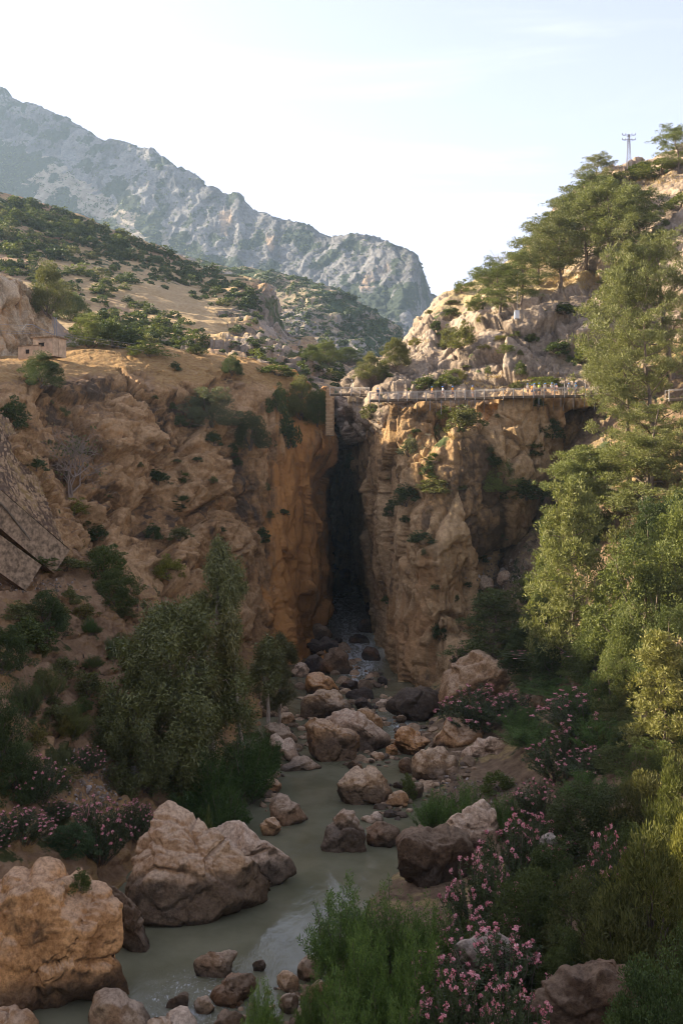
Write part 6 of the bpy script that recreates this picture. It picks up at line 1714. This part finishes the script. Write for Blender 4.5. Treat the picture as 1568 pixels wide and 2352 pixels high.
# ------------------------------------------------------------------ built things
M_wood = flat_mat('weathered_timber', (0.36, 0.27, 0.18), 0.8, 0.2, 0.25, 1.5)
M_darkwood = flat_mat('shaded_beam', (0.17, 0.13, 0.09), 0.85, 0.2, 0.25, 1.5)  # darker copy of the deck timber: shade of the beams put into the colour
M_post = flat_mat('pale_steel_post', (0.50, 0.45, 0.38), 0.5, 0.4, 0.1)
M_steel = flat_mat('grey_steel', (0.20, 0.19, 0.19), 0.5, 0.4, 0.1)
M_white = flat_mat('white_paint', (0.78, 0.77, 0.74), 0.6, 0.3, 0.05)
M_concrete = flat_mat('old_concrete', (0.25, 0.175, 0.108), 0.92, 0.15, 0.5, 2.2)
M_plaster = flat_mat('peeling_plaster', (0.48, 0.35, 0.23), 0.9, 0.15, 0.22, 1.2)
M_black = flat_mat('dark_opening', (0.03, 0.025, 0.02), 0.9, 0.1)

class Boxes:
    def __init__(self):
        self.V, self.Fc, self.n = [], [], 0
    def box(self, c, size, R=None):
        h = np.array(size) / 2
        v = np.array([(x, y, z) for x in (-1, 1) for y in (-1, 1) for z in (-1, 1)], float) * h
        if R is not None:
            v = v @ np.array(R).T
        self.V.append(v + np.array(c, float))
        self.Fc.append(np.array([(0, 1, 3, 2), (4, 6, 7, 5), (0, 4, 5, 1), (2, 3, 7, 6), (0, 2, 6, 4), (1, 5, 7, 3)]) + self.n)
        self.n += 8
        return self
    def bar(self, a, b, w, t=None):
        a, b = np.array(a, float), np.array(b, float)
        d = b - a; L = np.linalg.norm(d); d = d / L
        up = np.array([0, 0, 1.0]) if abs(d[2]) < 0.95 else np.array([0, 1.0, 0])
        s = np.cross(d, up); s /= np.linalg.norm(s); u = np.cross(s, d)
        return self.box((a + b) / 2, (L, w, t or w), np.stack([d, s, u], 1))
    def mesh(self, name, mat):
        return new_mesh(name, np.concatenate(self.V), np.concatenate(self.Fc), False, [mat])

def root_at(name, loc, label, cat, group=None, rz=0):
    o = link(name, None, loc=loc, rot=(0, 0, rz))
    return tag(o, label, cat, group)

# wire netting: real thin wires
def netting(a, b, h, nx, nz):
    a, b = np.array(a), np.array(b)
    B = Boxes()
    for i in range(nx + 1):
        p = a + (b - a) * i / nx
        B.bar(p, p + (0, 0, h), 0.016)
    for j in range(nz + 1):
        z = np.array([0, 0, h * j / nz + 0.004])
        B.bar(a + z, b + z, 0.014)
    return B

def walkway(path, label, name, up=1.05, step=1.7, posts_below=(), netted=True, brace=True, tall_from=None, width=1.5):
    """path of world points along the outer edge of the deck"""
    path = np.array(path, float)
    base = path[0]
    root = root_at(name, tuple(base), label, 'walkway')
    seg = np.linalg.norm(np.diff(path, axis=0), axis=1)
    s = np.concatenate([[0], np.cumsum(seg)])
    n = int(s[-1] / step)
    us = np.linspace(0, s[-1], n + 1)
    pts = np.stack([np.interp(us, s, path[:, k]) for k in range(3)], 1) - base
    back = np.array([0.0, width, 0])
    plank_me = {}
    # planks: laid across, one by one
    m = int(s[-1] / 0.42)
    ps = np.stack([np.interp((np.arange(m) + 0.5) * s[-1] / m, s, path[:, k]) for k in range(3)], 1) - base
    pl = Boxes().box((0, width / 2, -0.05), (0.39, width + 0.12, 0.07)).mesh('plank', M_wood)
    for p in ps:
        q = link('plank', pl, root, loc=tuple(p + np.array([0, 0, rng.uniform(-0.008, 0.008)])))
    B = Boxes()
    for i in range(n):
        B.bar(pts[i] + (0, .06, -.22), pts[i + 1] + (0, .06, -.22), 0.10, 0.24)
        B.bar(pts[i] + back + (0, -.06, -.22), pts[i + 1] + back + (0, -.06, -.22), 0.10, 0.24)
    link('beam', B.mesh('beam', M_darkwood), root)
    pm = Boxes().box((0, 0, up / 2 - 0.2), (0.085, 0.07, up + 0.4)).mesh('post', M_post)
    pt = Boxes().box((0, 0, up * 0.75 - 0.2), (0.11, 0.08, up * 1.5 + 0.4)).mesh('tall_post', M_post)
    for i, p in enumerate(pts):
        tall = tall_from is not None and us[i] > tall_from
        link('post', pt if tall else pm, root, loc=tuple(p + np.array([0, -0.06, 0])))
    R = Boxes()
    R2 = Boxes()
    for i in range(n):
        R.bar(pts[i] + (0, -.06, up), pts[i + 1] + (0, -.06, up), 0.05, 0.05)
        R2.bar(pts[i] + back + (0, .05, up), pts[i + 1] + back + (0, .05, up), 0.05, 0.05)
        if i % 2 == 0:
            R2.bar(pts[i] + back + (0, .05, 0), pts[i] + back + (0, .05, up), 0.05, 0.05)
    link('handrail', R.mesh('handrail', M_post), root)
    link('back_rail', R2.mesh('back_rail', M_post), root)
    if netted:
        for i in range(n):
            link('net_panel', netting(pts[i] + (0.06, -.06, 0.06), pts[i + 1] + (-0.06, -.06, 0.06), up - 0.12, 8, 5).mesh('net_panel', M_post), root)
    if brace:
        for i in range(0, n + 1, 1):
            B = Boxes().bar(pts[i] + (0, .05, -.36), pts[i] + (0.25, width + 0.4, -2.2), 0.07)
            link('brace', B.mesh('brace', M_steel), root)
    for (u0, length) in posts_below:
        p = np.array([np.interp(u0, s, path[:, k]) for k in range(3)]) - base
        link('support', Boxes().box((0, 0, -length / 2 - 0.3), (0.09, 0.09, length)).mesh('support', M_steel), root, loc=tuple(p + np.array([0, -0.05, 0])))
    return root, path, s

def deck_pt(px, d, z=41.1):
    return ((px - 784) / F * d, d, z)
ZD = 41.1
main_path = [deck_pt(849, 151.5), deck_pt(975, 149.0), deck_pt(1010, 148.2), deck_pt(1084, 147.4), deck_pt(1160, 145.0), deck_pt(1234, 143.6), deck_pt(1360, 142.5), deck_pt(1440, 141.5)]
wk, wpath, ws = walkway(main_path, 'timber walkway with netted railing clinging to the right cliff', 'walkway', 1.05, 1.45, [(9.3, 1.6), (11.0, 2.2), (12.4, 1.7), (13.6, 2.2), (14.9, 1.9), (16.0, 1.6), (25.5, 1.2), (28.6, 1.4), (30.3, 1.5)], tall_from=24.0)
br, _, _ = walkway([deck_pt(757, 163, 43.0), deck_pt(800, 162.5, 43.0), deck_pt(848, 160, 42.7)], 'narrow plank bridge crossing the top of the gorge', 'footbridge', 1.0, 1.5, [(4.1, 2.6), (4.9, 2.6)], brace=False, netted=True, width=1.3)
sp, _, _ = walkway([deck_pt(1535, 118, 38.6), deck_pt(1640, 116, 38.6)], 'short piece of walkway seen behind the pines at the right edge', 'walkway', 1.0, 1.5, netted=False, brace=False, width=1.3)
def lamp_pole():
    p = Vector(at(808, 896, 161.0))
    r = root_at('lamp_pole', (p.x, p.y, 43.0), 'thin lamp pole at the footbridge end', 'lamp')
    T = Tubes(); T.add([(0, 0, 0), (0, 0, 1.2), (0, 0, 1.9)], [0.05, 0.045, 0.04]); link('pole', T.mesh('pole', M_steel), r)
    link('head', Boxes().box((0, 0, 1.97), (0.22, 0.14, 0.14)).mesh('head', M_white), r)
lamp_pole()

# masonry pier of the old bridge on the left wall
def pier():
    c = at(757, 893, 169.5)
    r = root_at('masonry_pier', (c[0], c[1], c[2] - 8.0), 'old brick masonry pier at the tip of the left cliff', 'pier')
    link('core', Boxes().box((0, 0.1, 4.0), (1.24, 1.7, 8.0)).mesh('core', M_concrete), r)
    N = Nodes('pier_stone')
    N.mat
    m = N.done(N.principled(N.mix(N.n('ObjectInfo').outputs['Random'], (0.36, 0.22, 0.11), (0.52, 0.36, 0.20)), 0.9, 0.15))
    bm_ = Boxes().box((0, 0, 0), (0.60, 0.16, 0.30)).mesh('stone', m)
    bs_ = Boxes().box((0, 0, 0), (0.16, 0.52, 0.30)).mesh('stone', m)
    for j in range(24):
        for i in range(2):
            x = -0.33 + i * 0.66 + (0.12 if j % 2 else -0.12) * (1 if i else 1)
            x = max(-0.36, min(0.36, x))
            link('stone', bm_, r, loc=(x, -0.80 + rng.uniform(-.02, .02), 0.18 + j * 0.333))
        for i in range(3):
            link('stone', bs_, r, loc=(0.65 + rng.uniform(-.02, .02), -0.5 + i * 0.56, 0.18 + j * 0.333))
    link('cap', Boxes().box((0, 0.1, 8.1), (1.6, 2.0, 0.2)).mesh('cap', M_concrete), r)
pier()

# small ruined building, catenary and wires below the quarry
def house():
    d = 150.0
    a = at(83, 812, d); b = at(145, 812, d)
    w = b[0] - a[0]
    zt = at(100, 778, d)[2] - at(100, 812, d)[2]
    r = root_at('small_building', ((a[0] + b[0]) / 2, d, a[2] - 0.6), 'small flat roofed building with peeling plaster beside the quarry face', 'building', rz=-0.35)
    h = zt + 0.6
    link('wall', Boxes().box((0, -1.4, h / 2), (w * 0.9, 0.25, h)).mesh('wall', M_plaster), r)
    link('wall', Boxes().box((w * 0.45 - 0.12, 0.05, h / 2), (0.25, 2.65, h)).mesh('wall', M_plaster), r)
    link('wall', Boxes().box((-w * 0.45 + 0.12, 0.05, h / 2), (0.25, 2.65, h)).mesh('wall', M_plaster), r)
    link('wall', Boxes().box((0, 1.5, h / 2), (w * 0.9, 0.25, h)).mesh('wall', M_plaster), r)
    link('roof', Boxes().box((0, 0, h + 0.1), (w * 1.02, 3.5, 0.2)).mesh('roof', M_concrete), r)
    win = link('window', Boxes().box((-0.3, -1.54, h * 0.62), (0.95, 0.06, 0.5)).mesh('window', M_black), r)
    link('frame', Boxes().box((-0.3, -1.56, h * 0.62 + 0.3), (1.15, 0.1, 0.09)).box((-0.3, -1.56, h * 0.62 - 0.3), (1.15, 0.1, 0.09)).mesh('frame', M_concrete), win)
    link('pilaster', Boxes().box((w * 0.45 + 0.04, -0.2, h / 2), (0.1, 0.3, h)).mesh('pilaster', M_plaster), r)
    r2 = root_at('low_annex', (at(64, 815, d - 3)[0], d - 3, at(64, 818, d - 3)[2] - 0.4), 'low roofless annex wall in front of the small building', 'building', rz=-0.3)
    link('wall', Boxes().box((0.3, 0, 0.9), (3.6, 0.3, 1.9)).mesh('wall', M_plaster), r2)
    link('window', Boxes().box((0.1, -0.17, 1.05), (0.6, 0.05, 0.6)).mesh('window', M_black), r2)
    link('coping', Boxes().box((0.3, 0, 1.93), (3.8, 0.45, 0.14)).mesh('coping', M_concrete), r2)
    d = 149.0
    p = at(128, 812, d)
    c = root_at('catenary_mast', (p[0], p[1], p[2] - 0.5), 'railway mast with a long bent arm beside the small building', 'mast')
    H_ = (812 - 728) / F * d + 0.5
    B = Boxes()
    for sx in (-0.16, 0.16):
        B.box((sx, 0, H_ / 2), (0.09, 0.09, H_))
    for k in range(7):
        B.bar((-0.16, 0, k * H_ / 7), (0.16, 0, (k + 1) * H_ / 7), 0.05)
    link('lattice', B.mesh('lattice', M_steel), c)
    ax = lambda px, py: ((px - 128) / F * d, -0.1, (812 - py) / F * d + 0.5)
    T = Tubes(); T.add([ax(126, 771), ax(76, 746), ax(62, 746), ax(54, 757)], [0.07, 0.07, 0.06, 0.05]); link('arm', T.mesh('arm', M_steel), c)
    link('insulator', Boxes().box(ax(68, 750), (0.5, 0.12, 0.14)).box(ax(54, 760), (0.16, 0.12, 0.25)).mesh('insulator', M_darkwood), c)
    def wire(pts, lab):
        W = Tubes()
        P = np.array([at(*q) for q in pts])
        t = np.linspace(0, len(P) - 1, 24)
        W.add(catmull(P, t), 0.022, 4)
        tag(link('overhead_wire', W.mesh('overhead_wire', M_steel)), lab, 'wire')
    wire([(-60, 756, 147), (54, 762, 148.5), (128, 766, 149), (240, 790, 152), (330, 806, 155)], 'upper overhead wire sagging past the railway mast')
    wire([(-60, 745, 146), (54, 748, 148.4), (180, 772, 151), (310, 790, 155)], 'highest overhead wire crossing the quarry face')
    wire([(-60, 769, 146), (60, 766, 148.4), (140, 770, 149.5), (200, 784, 152)], 'lowest overhead wire in front of the quarry face')
house()

# two sloping concrete walls with the rail between them, and the stone revetment behind
def ramps():
    def slab(q0, q1, wpx, thick, lab):
        a, b = np.array(at(*q0)), np.array(at(*q1))
        d = b - a; L = np.linalg.norm(d); d /= L
        s = np.cross(d, (0, 0, 1)); s /= np.linalg.norm(s); u = np.cross(s, d)
        w = wpx / F * (q0[2] + q1[2]) / 2
        r = root_at('sloping_wall', tuple((a + b) / 2), lab, 'wall')
        nx, ny = 60, 8
        X, Y = np.meshgrid(np.linspace(-L / 2, L / 2, nx), np.linspace(-w / 2, w / 2, ny))
        R = np.stack([d, s, u], 1)
        P = np.stack([X.ravel(), Y.ravel(), np.zeros(X.size)], 1) @ R.T
        P += u * (fbm(P + 40, 1.0, 4, 3) * 0.07)[:, None]
        link('top', new_mesh('top', P, grid_faces(ny, nx), True, [M_concrete]), r)
        link('body', Boxes().box(u * (-thick / 2 - 0.06), (L, w * 0.98, thick), R).mesh('body', M_concrete), r)
        return r
    slab((-60, 1078, 98), (152, 1262, 106), 34, 3.0, 'upper sloping concrete wall descending from the left edge')
    slab((-60, 1188, 96), (88, 1296, 101), 36, 3.0, 'lower sloping concrete wall descending from the left edge')
    P = [at(-20, 1140, 98.5), at(12, 1166, 99.5), at(70, 1240, 102)]
    T = Tubes(); T.add(catmull(np.array(P), np.linspace(0, 2, 12)), 0.11, 8)
    tag(link('drain_pipe', T.mesh('drain_pipe', M_darkwood)), 'dark brown pipe lying between the two sloping concrete walls', 'pipe')
    # revetment of rough stones: one course sheet with stones standing proud
    C = [[(-120, 880, 116), (0, 950, 115), (30, 985, 115)], [(-120, 960, 110), (0, 1010, 110), (75, 1065, 113)], [(-120, 1050, 104), (0, 1085, 105.5), (115, 1175, 110)], [(-120, 1130, 99), (0, 1150, 100.5), (150, 1262, 107)]]
    self_c = [None]
    def disp(P, N, px, py):
        v, c, h = facets(P, 0.50, 9, (1.2, 1, 1), 0.1)
        TONE[0] = h
        self_c[0] = c
        return 0.20 * c + 0.16 * v + fbm(P, 5, 3, 2) * 0.3
    def masks(P, px, py):
        n = fbm(P, 3, 3, 4)
        return np.stack([1.4 - 1.2 * (self_c[0] < 0.55), 0.05 + n * .3, 0 * n, np.clip(0.3 + n, 0, 1)], 1)
    mm = terrain_mat('revetment_stone', [(0.20, 0.135, 0.085), (0.37, 0.24, 0.13), (0.48, 0.325, 0.185)], (0.36, 0.2, 0.1), [(0.10, 0.065, 0.04), (0.16, 0.10, 0.06)], [(0.22, 0.14, 0.055), (0.36, 0.24, 0.10)], [(0.05, 0.06, 0.02), (0.09, 0.1, 0.04)], 1.5, streak=0.1, tonek=0.16)
    patch('stone_revetment', C, 2.0, disp, mm, masks, 'stone paved embankment slope at the left edge')
ramps()

# mast with white box, and the electricity pylon
def masts():
    h = hit(1186, 737)
    p = h[0] if h else Vector(at(1186, 737, 172))
    d = p.y
    r = root_at('antenna_mast', tuple(p), 'thin white mast leaning on the big crag above the walkway', 'mast')
    T = Tubes(); L = 112 / F * d
    T.add([(0, 0, 0), (0.05, 0, L * 0.5), (0.35, 0, L)], [0.04, 0.035, 0.025]); link('pole', T.mesh('pole', M_post), r)
    b = root_at('equipment_box', (p.x - 0.1, p.y - 0.6, p.z + 0.1), 'white equipment box at the foot of the thin mast', 'box')
    link('cabinet', Boxes().box((0, 0, 0.85), (0.75, 0.55, 1.35)).mesh('cabinet', M_white), b)
    link('door', Boxes().box((-0.02, -0.29, 0.85), (0.62, 0.03, 1.2)).mesh('door', M_white), b)
    link('stand', Boxes().box((-0.25, 0, 0.08), (0.08, 0.4, 0.3)).box((0.25, 0, 0.08), (0.08, 0.4, 0.3)).mesh('stand', M_steel), b)
    h = hit(1443, 385)
    p = h[0] if h else Vector(at(1443, 382, 236))
    d = p.y
    k = d / F
    r = root_at('electricity_pylon', (at(1443, 380, d)[0], d, at(1443, 384, d)[2]), 'lattice electricity pylon with two crossarms on the right summit', 'pylon')
    Hh = (384 - 308) * k
    B = Boxes()
    wb, wt = 5.0 * k, 1.6 * k
    for sx in (-1, 1):
        for sy in (-1, 1):
            B.bar((sx * wb, sy * wb, -1), (sx * wt, sy * wt, Hh), 0.09)
    for j in range(9):
        f0, f1 = j / 9, (j + 1) / 9
        w0, w1 = wb + (wt - wb) * f0, wb + (wt - wb) * f1
        for sy in (-1, 1):
            B.bar((-w0, sy * w0, f0 * Hh), (w1, sy * w1, f1 * Hh), 0.045)
            B.bar((w0, sy * w0, f0 * Hh), (-w1, sy * w1, f1 * Hh), 0.045)
    link('tower', B.mesh('tower', M_steel), r)
    for zz in (Hh - 0.2, Hh - 13 * k):
        A = Boxes().bar((-15.5 * k, 0, zz), (15.5 * k, 0, zz), 0.11)
        A.bar((-15.5 * k, 0, zz), (0, 0, zz - 4 * k), 0.05).bar((15.5 * k, 0, zz), (0, 0, zz - 4 * k), 0.05)
        a = link('crossarm', A.mesh('crossarm', M_steel), r)
        for sx in (-14.5, -7, 7, 14.5):
            link('insulator', Boxes().box((sx * k, 0, zz + 0.2), (0.12, 0.12, 0.5)).mesh('insulator', M_steel), a)
masts()
# ------------------------------------------------------------------ people on the walkway
def cloth(name, c):
    return flat_mat(name, c, 0.85, 0.1, 0.12, 6)
M_skin = flat_mat('skin', (0.46, 0.27, 0.18), 0.6, 0.3, 0.06, 5)
M_hair = flat_mat('hair', (0.05, 0.03, 0.02), 0.7, 0.2)
M_helmet = flat_mat('blue_helmet', (0.04, 0.20, 0.52), 0.35, 0.5, 0.05)
M_shoe = flat_mat('shoe', (0.12, 0.11, 0.11), 0.8, 0.2)
CL = {'white': cloth('white_cloth', (0.75, 0.72, 0.68)), 'orange': cloth('orange_cloth', (0.80, 0.33, 0.05)), 'yellow': cloth('yellow_cloth', (0.75, 0.50, 0.06)), 'lime': cloth('lime_cloth', (0.50, 0.62, 0.12)), 'blue': cloth('blue_cloth', (0.07, 0.22, 0.36)),
      'grey': cloth('grey_cloth', (0.42, 0.40, 0.38)), 'dark': cloth('dark_cloth', (0.05, 0.05, 0.06)), 'navy': cloth('navy_cloth', (0.06, 0.08, 0.14)), 'cream': cloth('cream_cloth', (0.66, 0.57, 0.46)), 'pink': cloth('pink_cloth', (0.66, 0.42, 0.36))}

def skin_body(name, verts, edges, radii, mat, parent, sub=1):
    me = bpy.data.meshes.new(name)
    me.from_pydata(verts, edges, [])
    me.materials.append(mat)
    o = link(name, me, parent)
    m = o.modifiers.new('Skin', 'SKIN')
    m.use_smooth_shade = True
    lay = me.skin_vertices[0].data if me.skin_vertices else None
    if lay is None:
        bm = bmesh.new(); bm.from_mesh(me)
        bm.verts.layers.skin.verify(); bm.to_mesh(me); bm.free()
        lay = me.skin_vertices[0].data
    for v, r in zip(lay, radii):
        v.radius = (r, r) if not hasattr(r, '__len__') else r
    lay[0].use_root = True
    s = o.modifiers.new('Subdivision', 'SUBSURF')
    s.levels = s.render_levels = sub
    return o

def person(loc, rz, label, shirt, shorts, pose='stand', pack=None, hgt=1.72, long_sleeve=False):
    """figure facing -Y before rz; joints posed, then grown into one surface"""
    r = root_at('person', loc, label, 'person', rz=rz)
    r.scale = (hgt / 1.72,) * 3
    st = {'stand': (0.02, -0.02), 'walk': (0.20, -0.22), 'step': (0.12, -0.10)}[pose if pose in ('stand', 'walk') else 'step']
    V, E, R = [], [], []
    def add(p, rad, par=None):
        V.append(p); R.append(rad)
        if par is not None:
            E.append((par, len(V) - 1))
        return len(V) - 1
    pel = add((0, 0, 0.93), (0.15, 0.11))
    wst = add((0, 0, 1.10), (0.135, 0.10), pel)
    chs = add((0, 0.01, 1.30), (0.165, 0.115), wst)
    nk0 = add((0, 0.01, 1.43), (0.075, 0.07), chs)
    nk = add((0, -0.005, 1.50), 0.052, nk0)
    hd0 = add((0, -0.02, 1.56), (0.068, 0.08), nk)
    hd = add((0, -0.02, 1.645), (0.076, 0.095), hd0)
    add((0, -0.012, 1.70), (0.055, 0.07), hd)
    add((0, -0.118, 1.605), 0.014, hd0)
    for sx in (-1, 1):
        add((sx * 0.082, -0.01, 1.62), 0.014, hd)
    kn = {}
    for sx, k in ((-1, 0), (1, 1)):
        sh = add((sx * 0.19, 0.01, 1.40), 0.062, nk0)
        if pose == 'phone':
            el, wr = (sx * 0.25, -0.06, 1.14), (sx * 0.09, -0.27, 1.32)
        elif pose == 'lean':
            el, wr = (sx * 0.26, -0.10, 1.15), (sx * 0.17, -0.32, 1.08)
        elif pose == 'hips':
            el, wr = (sx * 0.34, 0.05, 1.15), (sx * 0.18, -0.06, 0.98)
        else:
            f = st[k] * 0.8
            el, wr = (sx * 0.25, 0.03 + f * .5, 1.12), (sx * 0.24, -0.06 + f, 0.88)
        e = add(el, 0.043, sh)
        w = add(wr, 0.030, e)
        d = np.array(wr) - np.array(el); d = d / np.linalg.norm(d)
        side = np.cross(d, (0, 0, 1.0)) if abs(d[2]) < .9 else np.array([0, 1.0, 0])
        side = side / np.linalg.norm(side)
        pm = add(tuple(np.array(wr) + d * 0.07), (0.034, 0.022), w)
        for j, ln in zip((-1.5, -0.5, 0.5, 1.5), (0.065, 0.078, 0.074, 0.055)):
            b = np.array(wr) + d * 0.10 + side * j * 0.017
            a = add(tuple(b), 0.010, pm)
            add(tuple(b + d * ln * .6 + np.array([0, -0.012, 0])), 0.009, a)
        add(tuple(np.array(wr) + d * 0.065 + side * 0.05 + np.array([0, -0.02, 0])), 0.011, pm)
        hp = add((sx * 0.095, 0, 0.86), 0.090, pel)
        f = st[k]
        kk = add((sx * 0.10, -f * 0.55 - 0.02, 0.49), 0.058, hp)
        an = add((sx * 0.10, -f, 0.09), 0.038, kk)
        hl = add((sx * 0.10, -f + 0.03, 0.04), 0.036, an)
        add((sx * 0.105, -f - 0.13, 0.03), (0.042, 0.026), an)
        kn[k] = (kk, an)
    body = skin_body('body', V, E, R, M_skin, r)
    W = lambda i: tuple(V[i])
    # shirt over torso and upper arms
    i0 = [pel, wst, chs, nk0]
    sv = [V[chs], V[wst], (0, 0, 0.95), V[nk0]]
    sr = [(0.182, 0.132), (0.152, 0.118), (0.165, 0.125), (0.10, 0.088)]
    se = [(0, 1), (1, 2), (0, 3)]
    for sx in (-1, 1):
        k = len(sv)
        sh = (sx * 0.19, 0.01, 1.40)
        el = [v for v in V if abs(v[2] - 1.13) < 0.03 and v[0] * sx > 0.2][0]
        mid = tuple(np.array(sh) * (0.05 if long_sleeve else 0.45) + np.array(el) * (0.95 if long_sleeve else 0.55))
        sv += [sh, mid]; sr += [0.080, 0.062]
        se += [(3, k), (k, k + 1)]
    skin_body('shirt', sv, se, sr, CL[shirt], r)
    pv = [(0, 0, 0.95), (0, 0, 0.90)]; pr_ = [(0.165, 0.125), (0.17, 0.13)]; pe = [(0, 1)]
    for sx, k in ((-1, 0), (1, 1)):
        n = len(pv)
        kk = np.array(V[kn[k][0]])
        pv += [(sx * 0.10, 0, 0.82), tuple(np.array((sx * 0.10, 0, 0.82)) * 0.25 + kk * 0.75)]
        pr_ += [0.112, 0.095]
        pe += [(1, n), (n, n + 1)]
    skin_body('shorts', pv, pe, pr_, CL[shorts], r)
    for sx, k in ((-1, 0), (1, 1)):
        a = V[kn[k][1]]
        skin_body('shoe', [(a[0], a[1] + 0.04, 0.045), (a[0], a[1] - 0.06, 0.045), (a[0], a[1] - 0.15, 0.035)], [(0, 1), (1, 2)], [(0.05, 0.045), (0.052, 0.042), (0.045, 0.032)], M_shoe, r)
    Vh, Fh = ico(3)
    keep = Vh.copy()
    keep[:, 2] = np.maximum(keep[:, 2], -0.12)
    hm = link('helmet', new_mesh('helmet', keep * np.array([0.118, 0.145, 0.125]) + (0, -0.012, 1.665), Fh, True, [M_helmet]), r)
    bx = Boxes().box((0, -0.165, 1.652), (0.15, 0.06, 0.015))
    link('peak', bx.mesh('peak', M_helmet), hm)
    link('hair', new_mesh('hair', Vh * np.array([0.082, 0.06, 0.085]) + (0, 0.05, 1.58), Fh, True, [M_hair]), r)
    ev = []
    for sx in (-1, 1):
        link('eye', new_mesh('eye', ico(1)[0] * 0.011 + (sx * 0.032, -0.112, 1.628), ico(1)[1], True, [M_hair]), r)
    link('mouth', Boxes().box((0, -0.106, 1.562), (0.045, 0.01, 0.008)).mesh('mouth', CL['pink']), r)
    if pack:
        skin_body('backpack', [(0, 0.19, 1.08), (0, 0.20, 1.25), (0, 0.17, 1.38)], [(0, 1), (1, 2)], [(0.14, 0.10), (0.145, 0.11), (0.11, 0.07)], CL[pack], r)
    return r

def on_deck(px, back=0.75, path=None, z=None):
    best = None
    for k in range(len(wpath) - 1):
        for t in np.linspace(0, 1, 40):
            q = wpath[k] + (wpath[k + 1] - wpath[k]) * t
            x = q[0] / (q[1] + back) * F + 784
            if best is None or abs(x - px) < best[0]:
                best = (abs(x - px), q)
    q = best[1]
    return (q[0], q[1] + back, q[2] - 0.012)

PEOPLE = [
    (992, 'orange', 'dark', 'walk', 'dark', -1.3, 'person in an orange top with a dark backpack, leftmost of three walking apart', 0.7),
    (1017, 'white', 'cream', 'walk', 'grey', -1.4, 'person in a white top and pale shorts walking behind the orange one', 0.8),
    (1039, 'orange', 'navy', 'walk', None, 1.2, 'person in an orange vest facing sideways, third of those walking apart', 0.7),
    (1084, 'yellow', 'grey', 'phone', None, 0.3, 'person in a bright yellow jacket alone in the middle of the walkway, hands raised', 0.6),
    (1211, 'white', 'dark', 'stand', None, 0.9, 'person in a white shirt and dark shorts, first of the group on the left', 0.7),
    (1222, 'orange', 'navy', 'lean', None, -0.9, 'shorter person half hidden at the left of the group, bright top', 1.05),
    (1227, 'white', 'blue', 'walk', None, 0.8, 'person in a white shirt and blue shorts striding at the left of the group', 0.6),
    (1238, 'lime', 'dark', 'stand', None, -0.5, 'tall person in a lime green shirt in the group', 0.85),
    (1250, 'cream', 'dark', 'hips', None, 0.7, 'person with bare arms and a pale top right of the lime shirt', 0.6),
    (1267, 'white', 'cream', 'stand', None, 0.6, 'person in white with pale trousers beside a tall post', 0.8),
    (1276, 'pink', 'white', 'walk', None, -0.8, 'shorter person in pink and white beside the one in pale trousers', 0.6),
    (1306, 'grey', 'dark', 'stand', 'dark', 0.7, 'person in a long grey sleeved shirt with a dark backpack', 0.8),
    (1322, 'blue', 'dark', 'walk', None, -1.0, 'person in a blue shirt, last of the group on the right', 0.65),
    (868, 'navy', 'dark', 'stand', None, 0.2, 'person in dark clothes standing where the footbridge meets the walkway', 0.8),
]
for px, sh, so, pose, pack, rz, lab, back in PEOPLE:
    person(on_deck(px, back), rz, lab, sh, so, pose, pack, 1.80 if 'tall' in lab else (1.62 if 'shorter' in lab else 1.73), long_sleeve=sh in ('grey', 'yellow'))
# ------------------------------------------------------------------ the hazy air of the valley
def haze():
    x0, x1, y0, y1, z0, z1 = -2200, 1500, -120, 2900, -3.0, 1010.0
    V = np.array([(x, y, z) for x in (x0, x1) for y in (y0, y1) for z in (z0, z1)], np.float32)
    Fc = np.array([(0, 1, 3, 2), (4, 6, 7, 5), (0, 4, 5, 1), (2, 3, 7, 6), (0, 2, 6, 4), (1, 5, 7, 3)])
    m = bpy.data.materials.new('haze_air')
    m.use_nodes = True
    t = m.node_tree
    t.nodes.clear()
    o = t.nodes.new('ShaderNodeOutputMaterial')
    v = t.nodes.new('ShaderNodeVolumePrincipled')
    v.inputs['Color'].default_value = (0.60, 0.80, 1.0, 1)
    v.inputs['Density'].default_value = 0.00008
    v.inputs['Anisotropy'].default_value = 0.3
    t.links.new(v.outputs[0], o.inputs['Volume'])
    tag(link('haze', new_mesh('haze', V, Fc, False, [m])), 'thin bluish haze filling the valley', None, None, 'stuff')
haze()
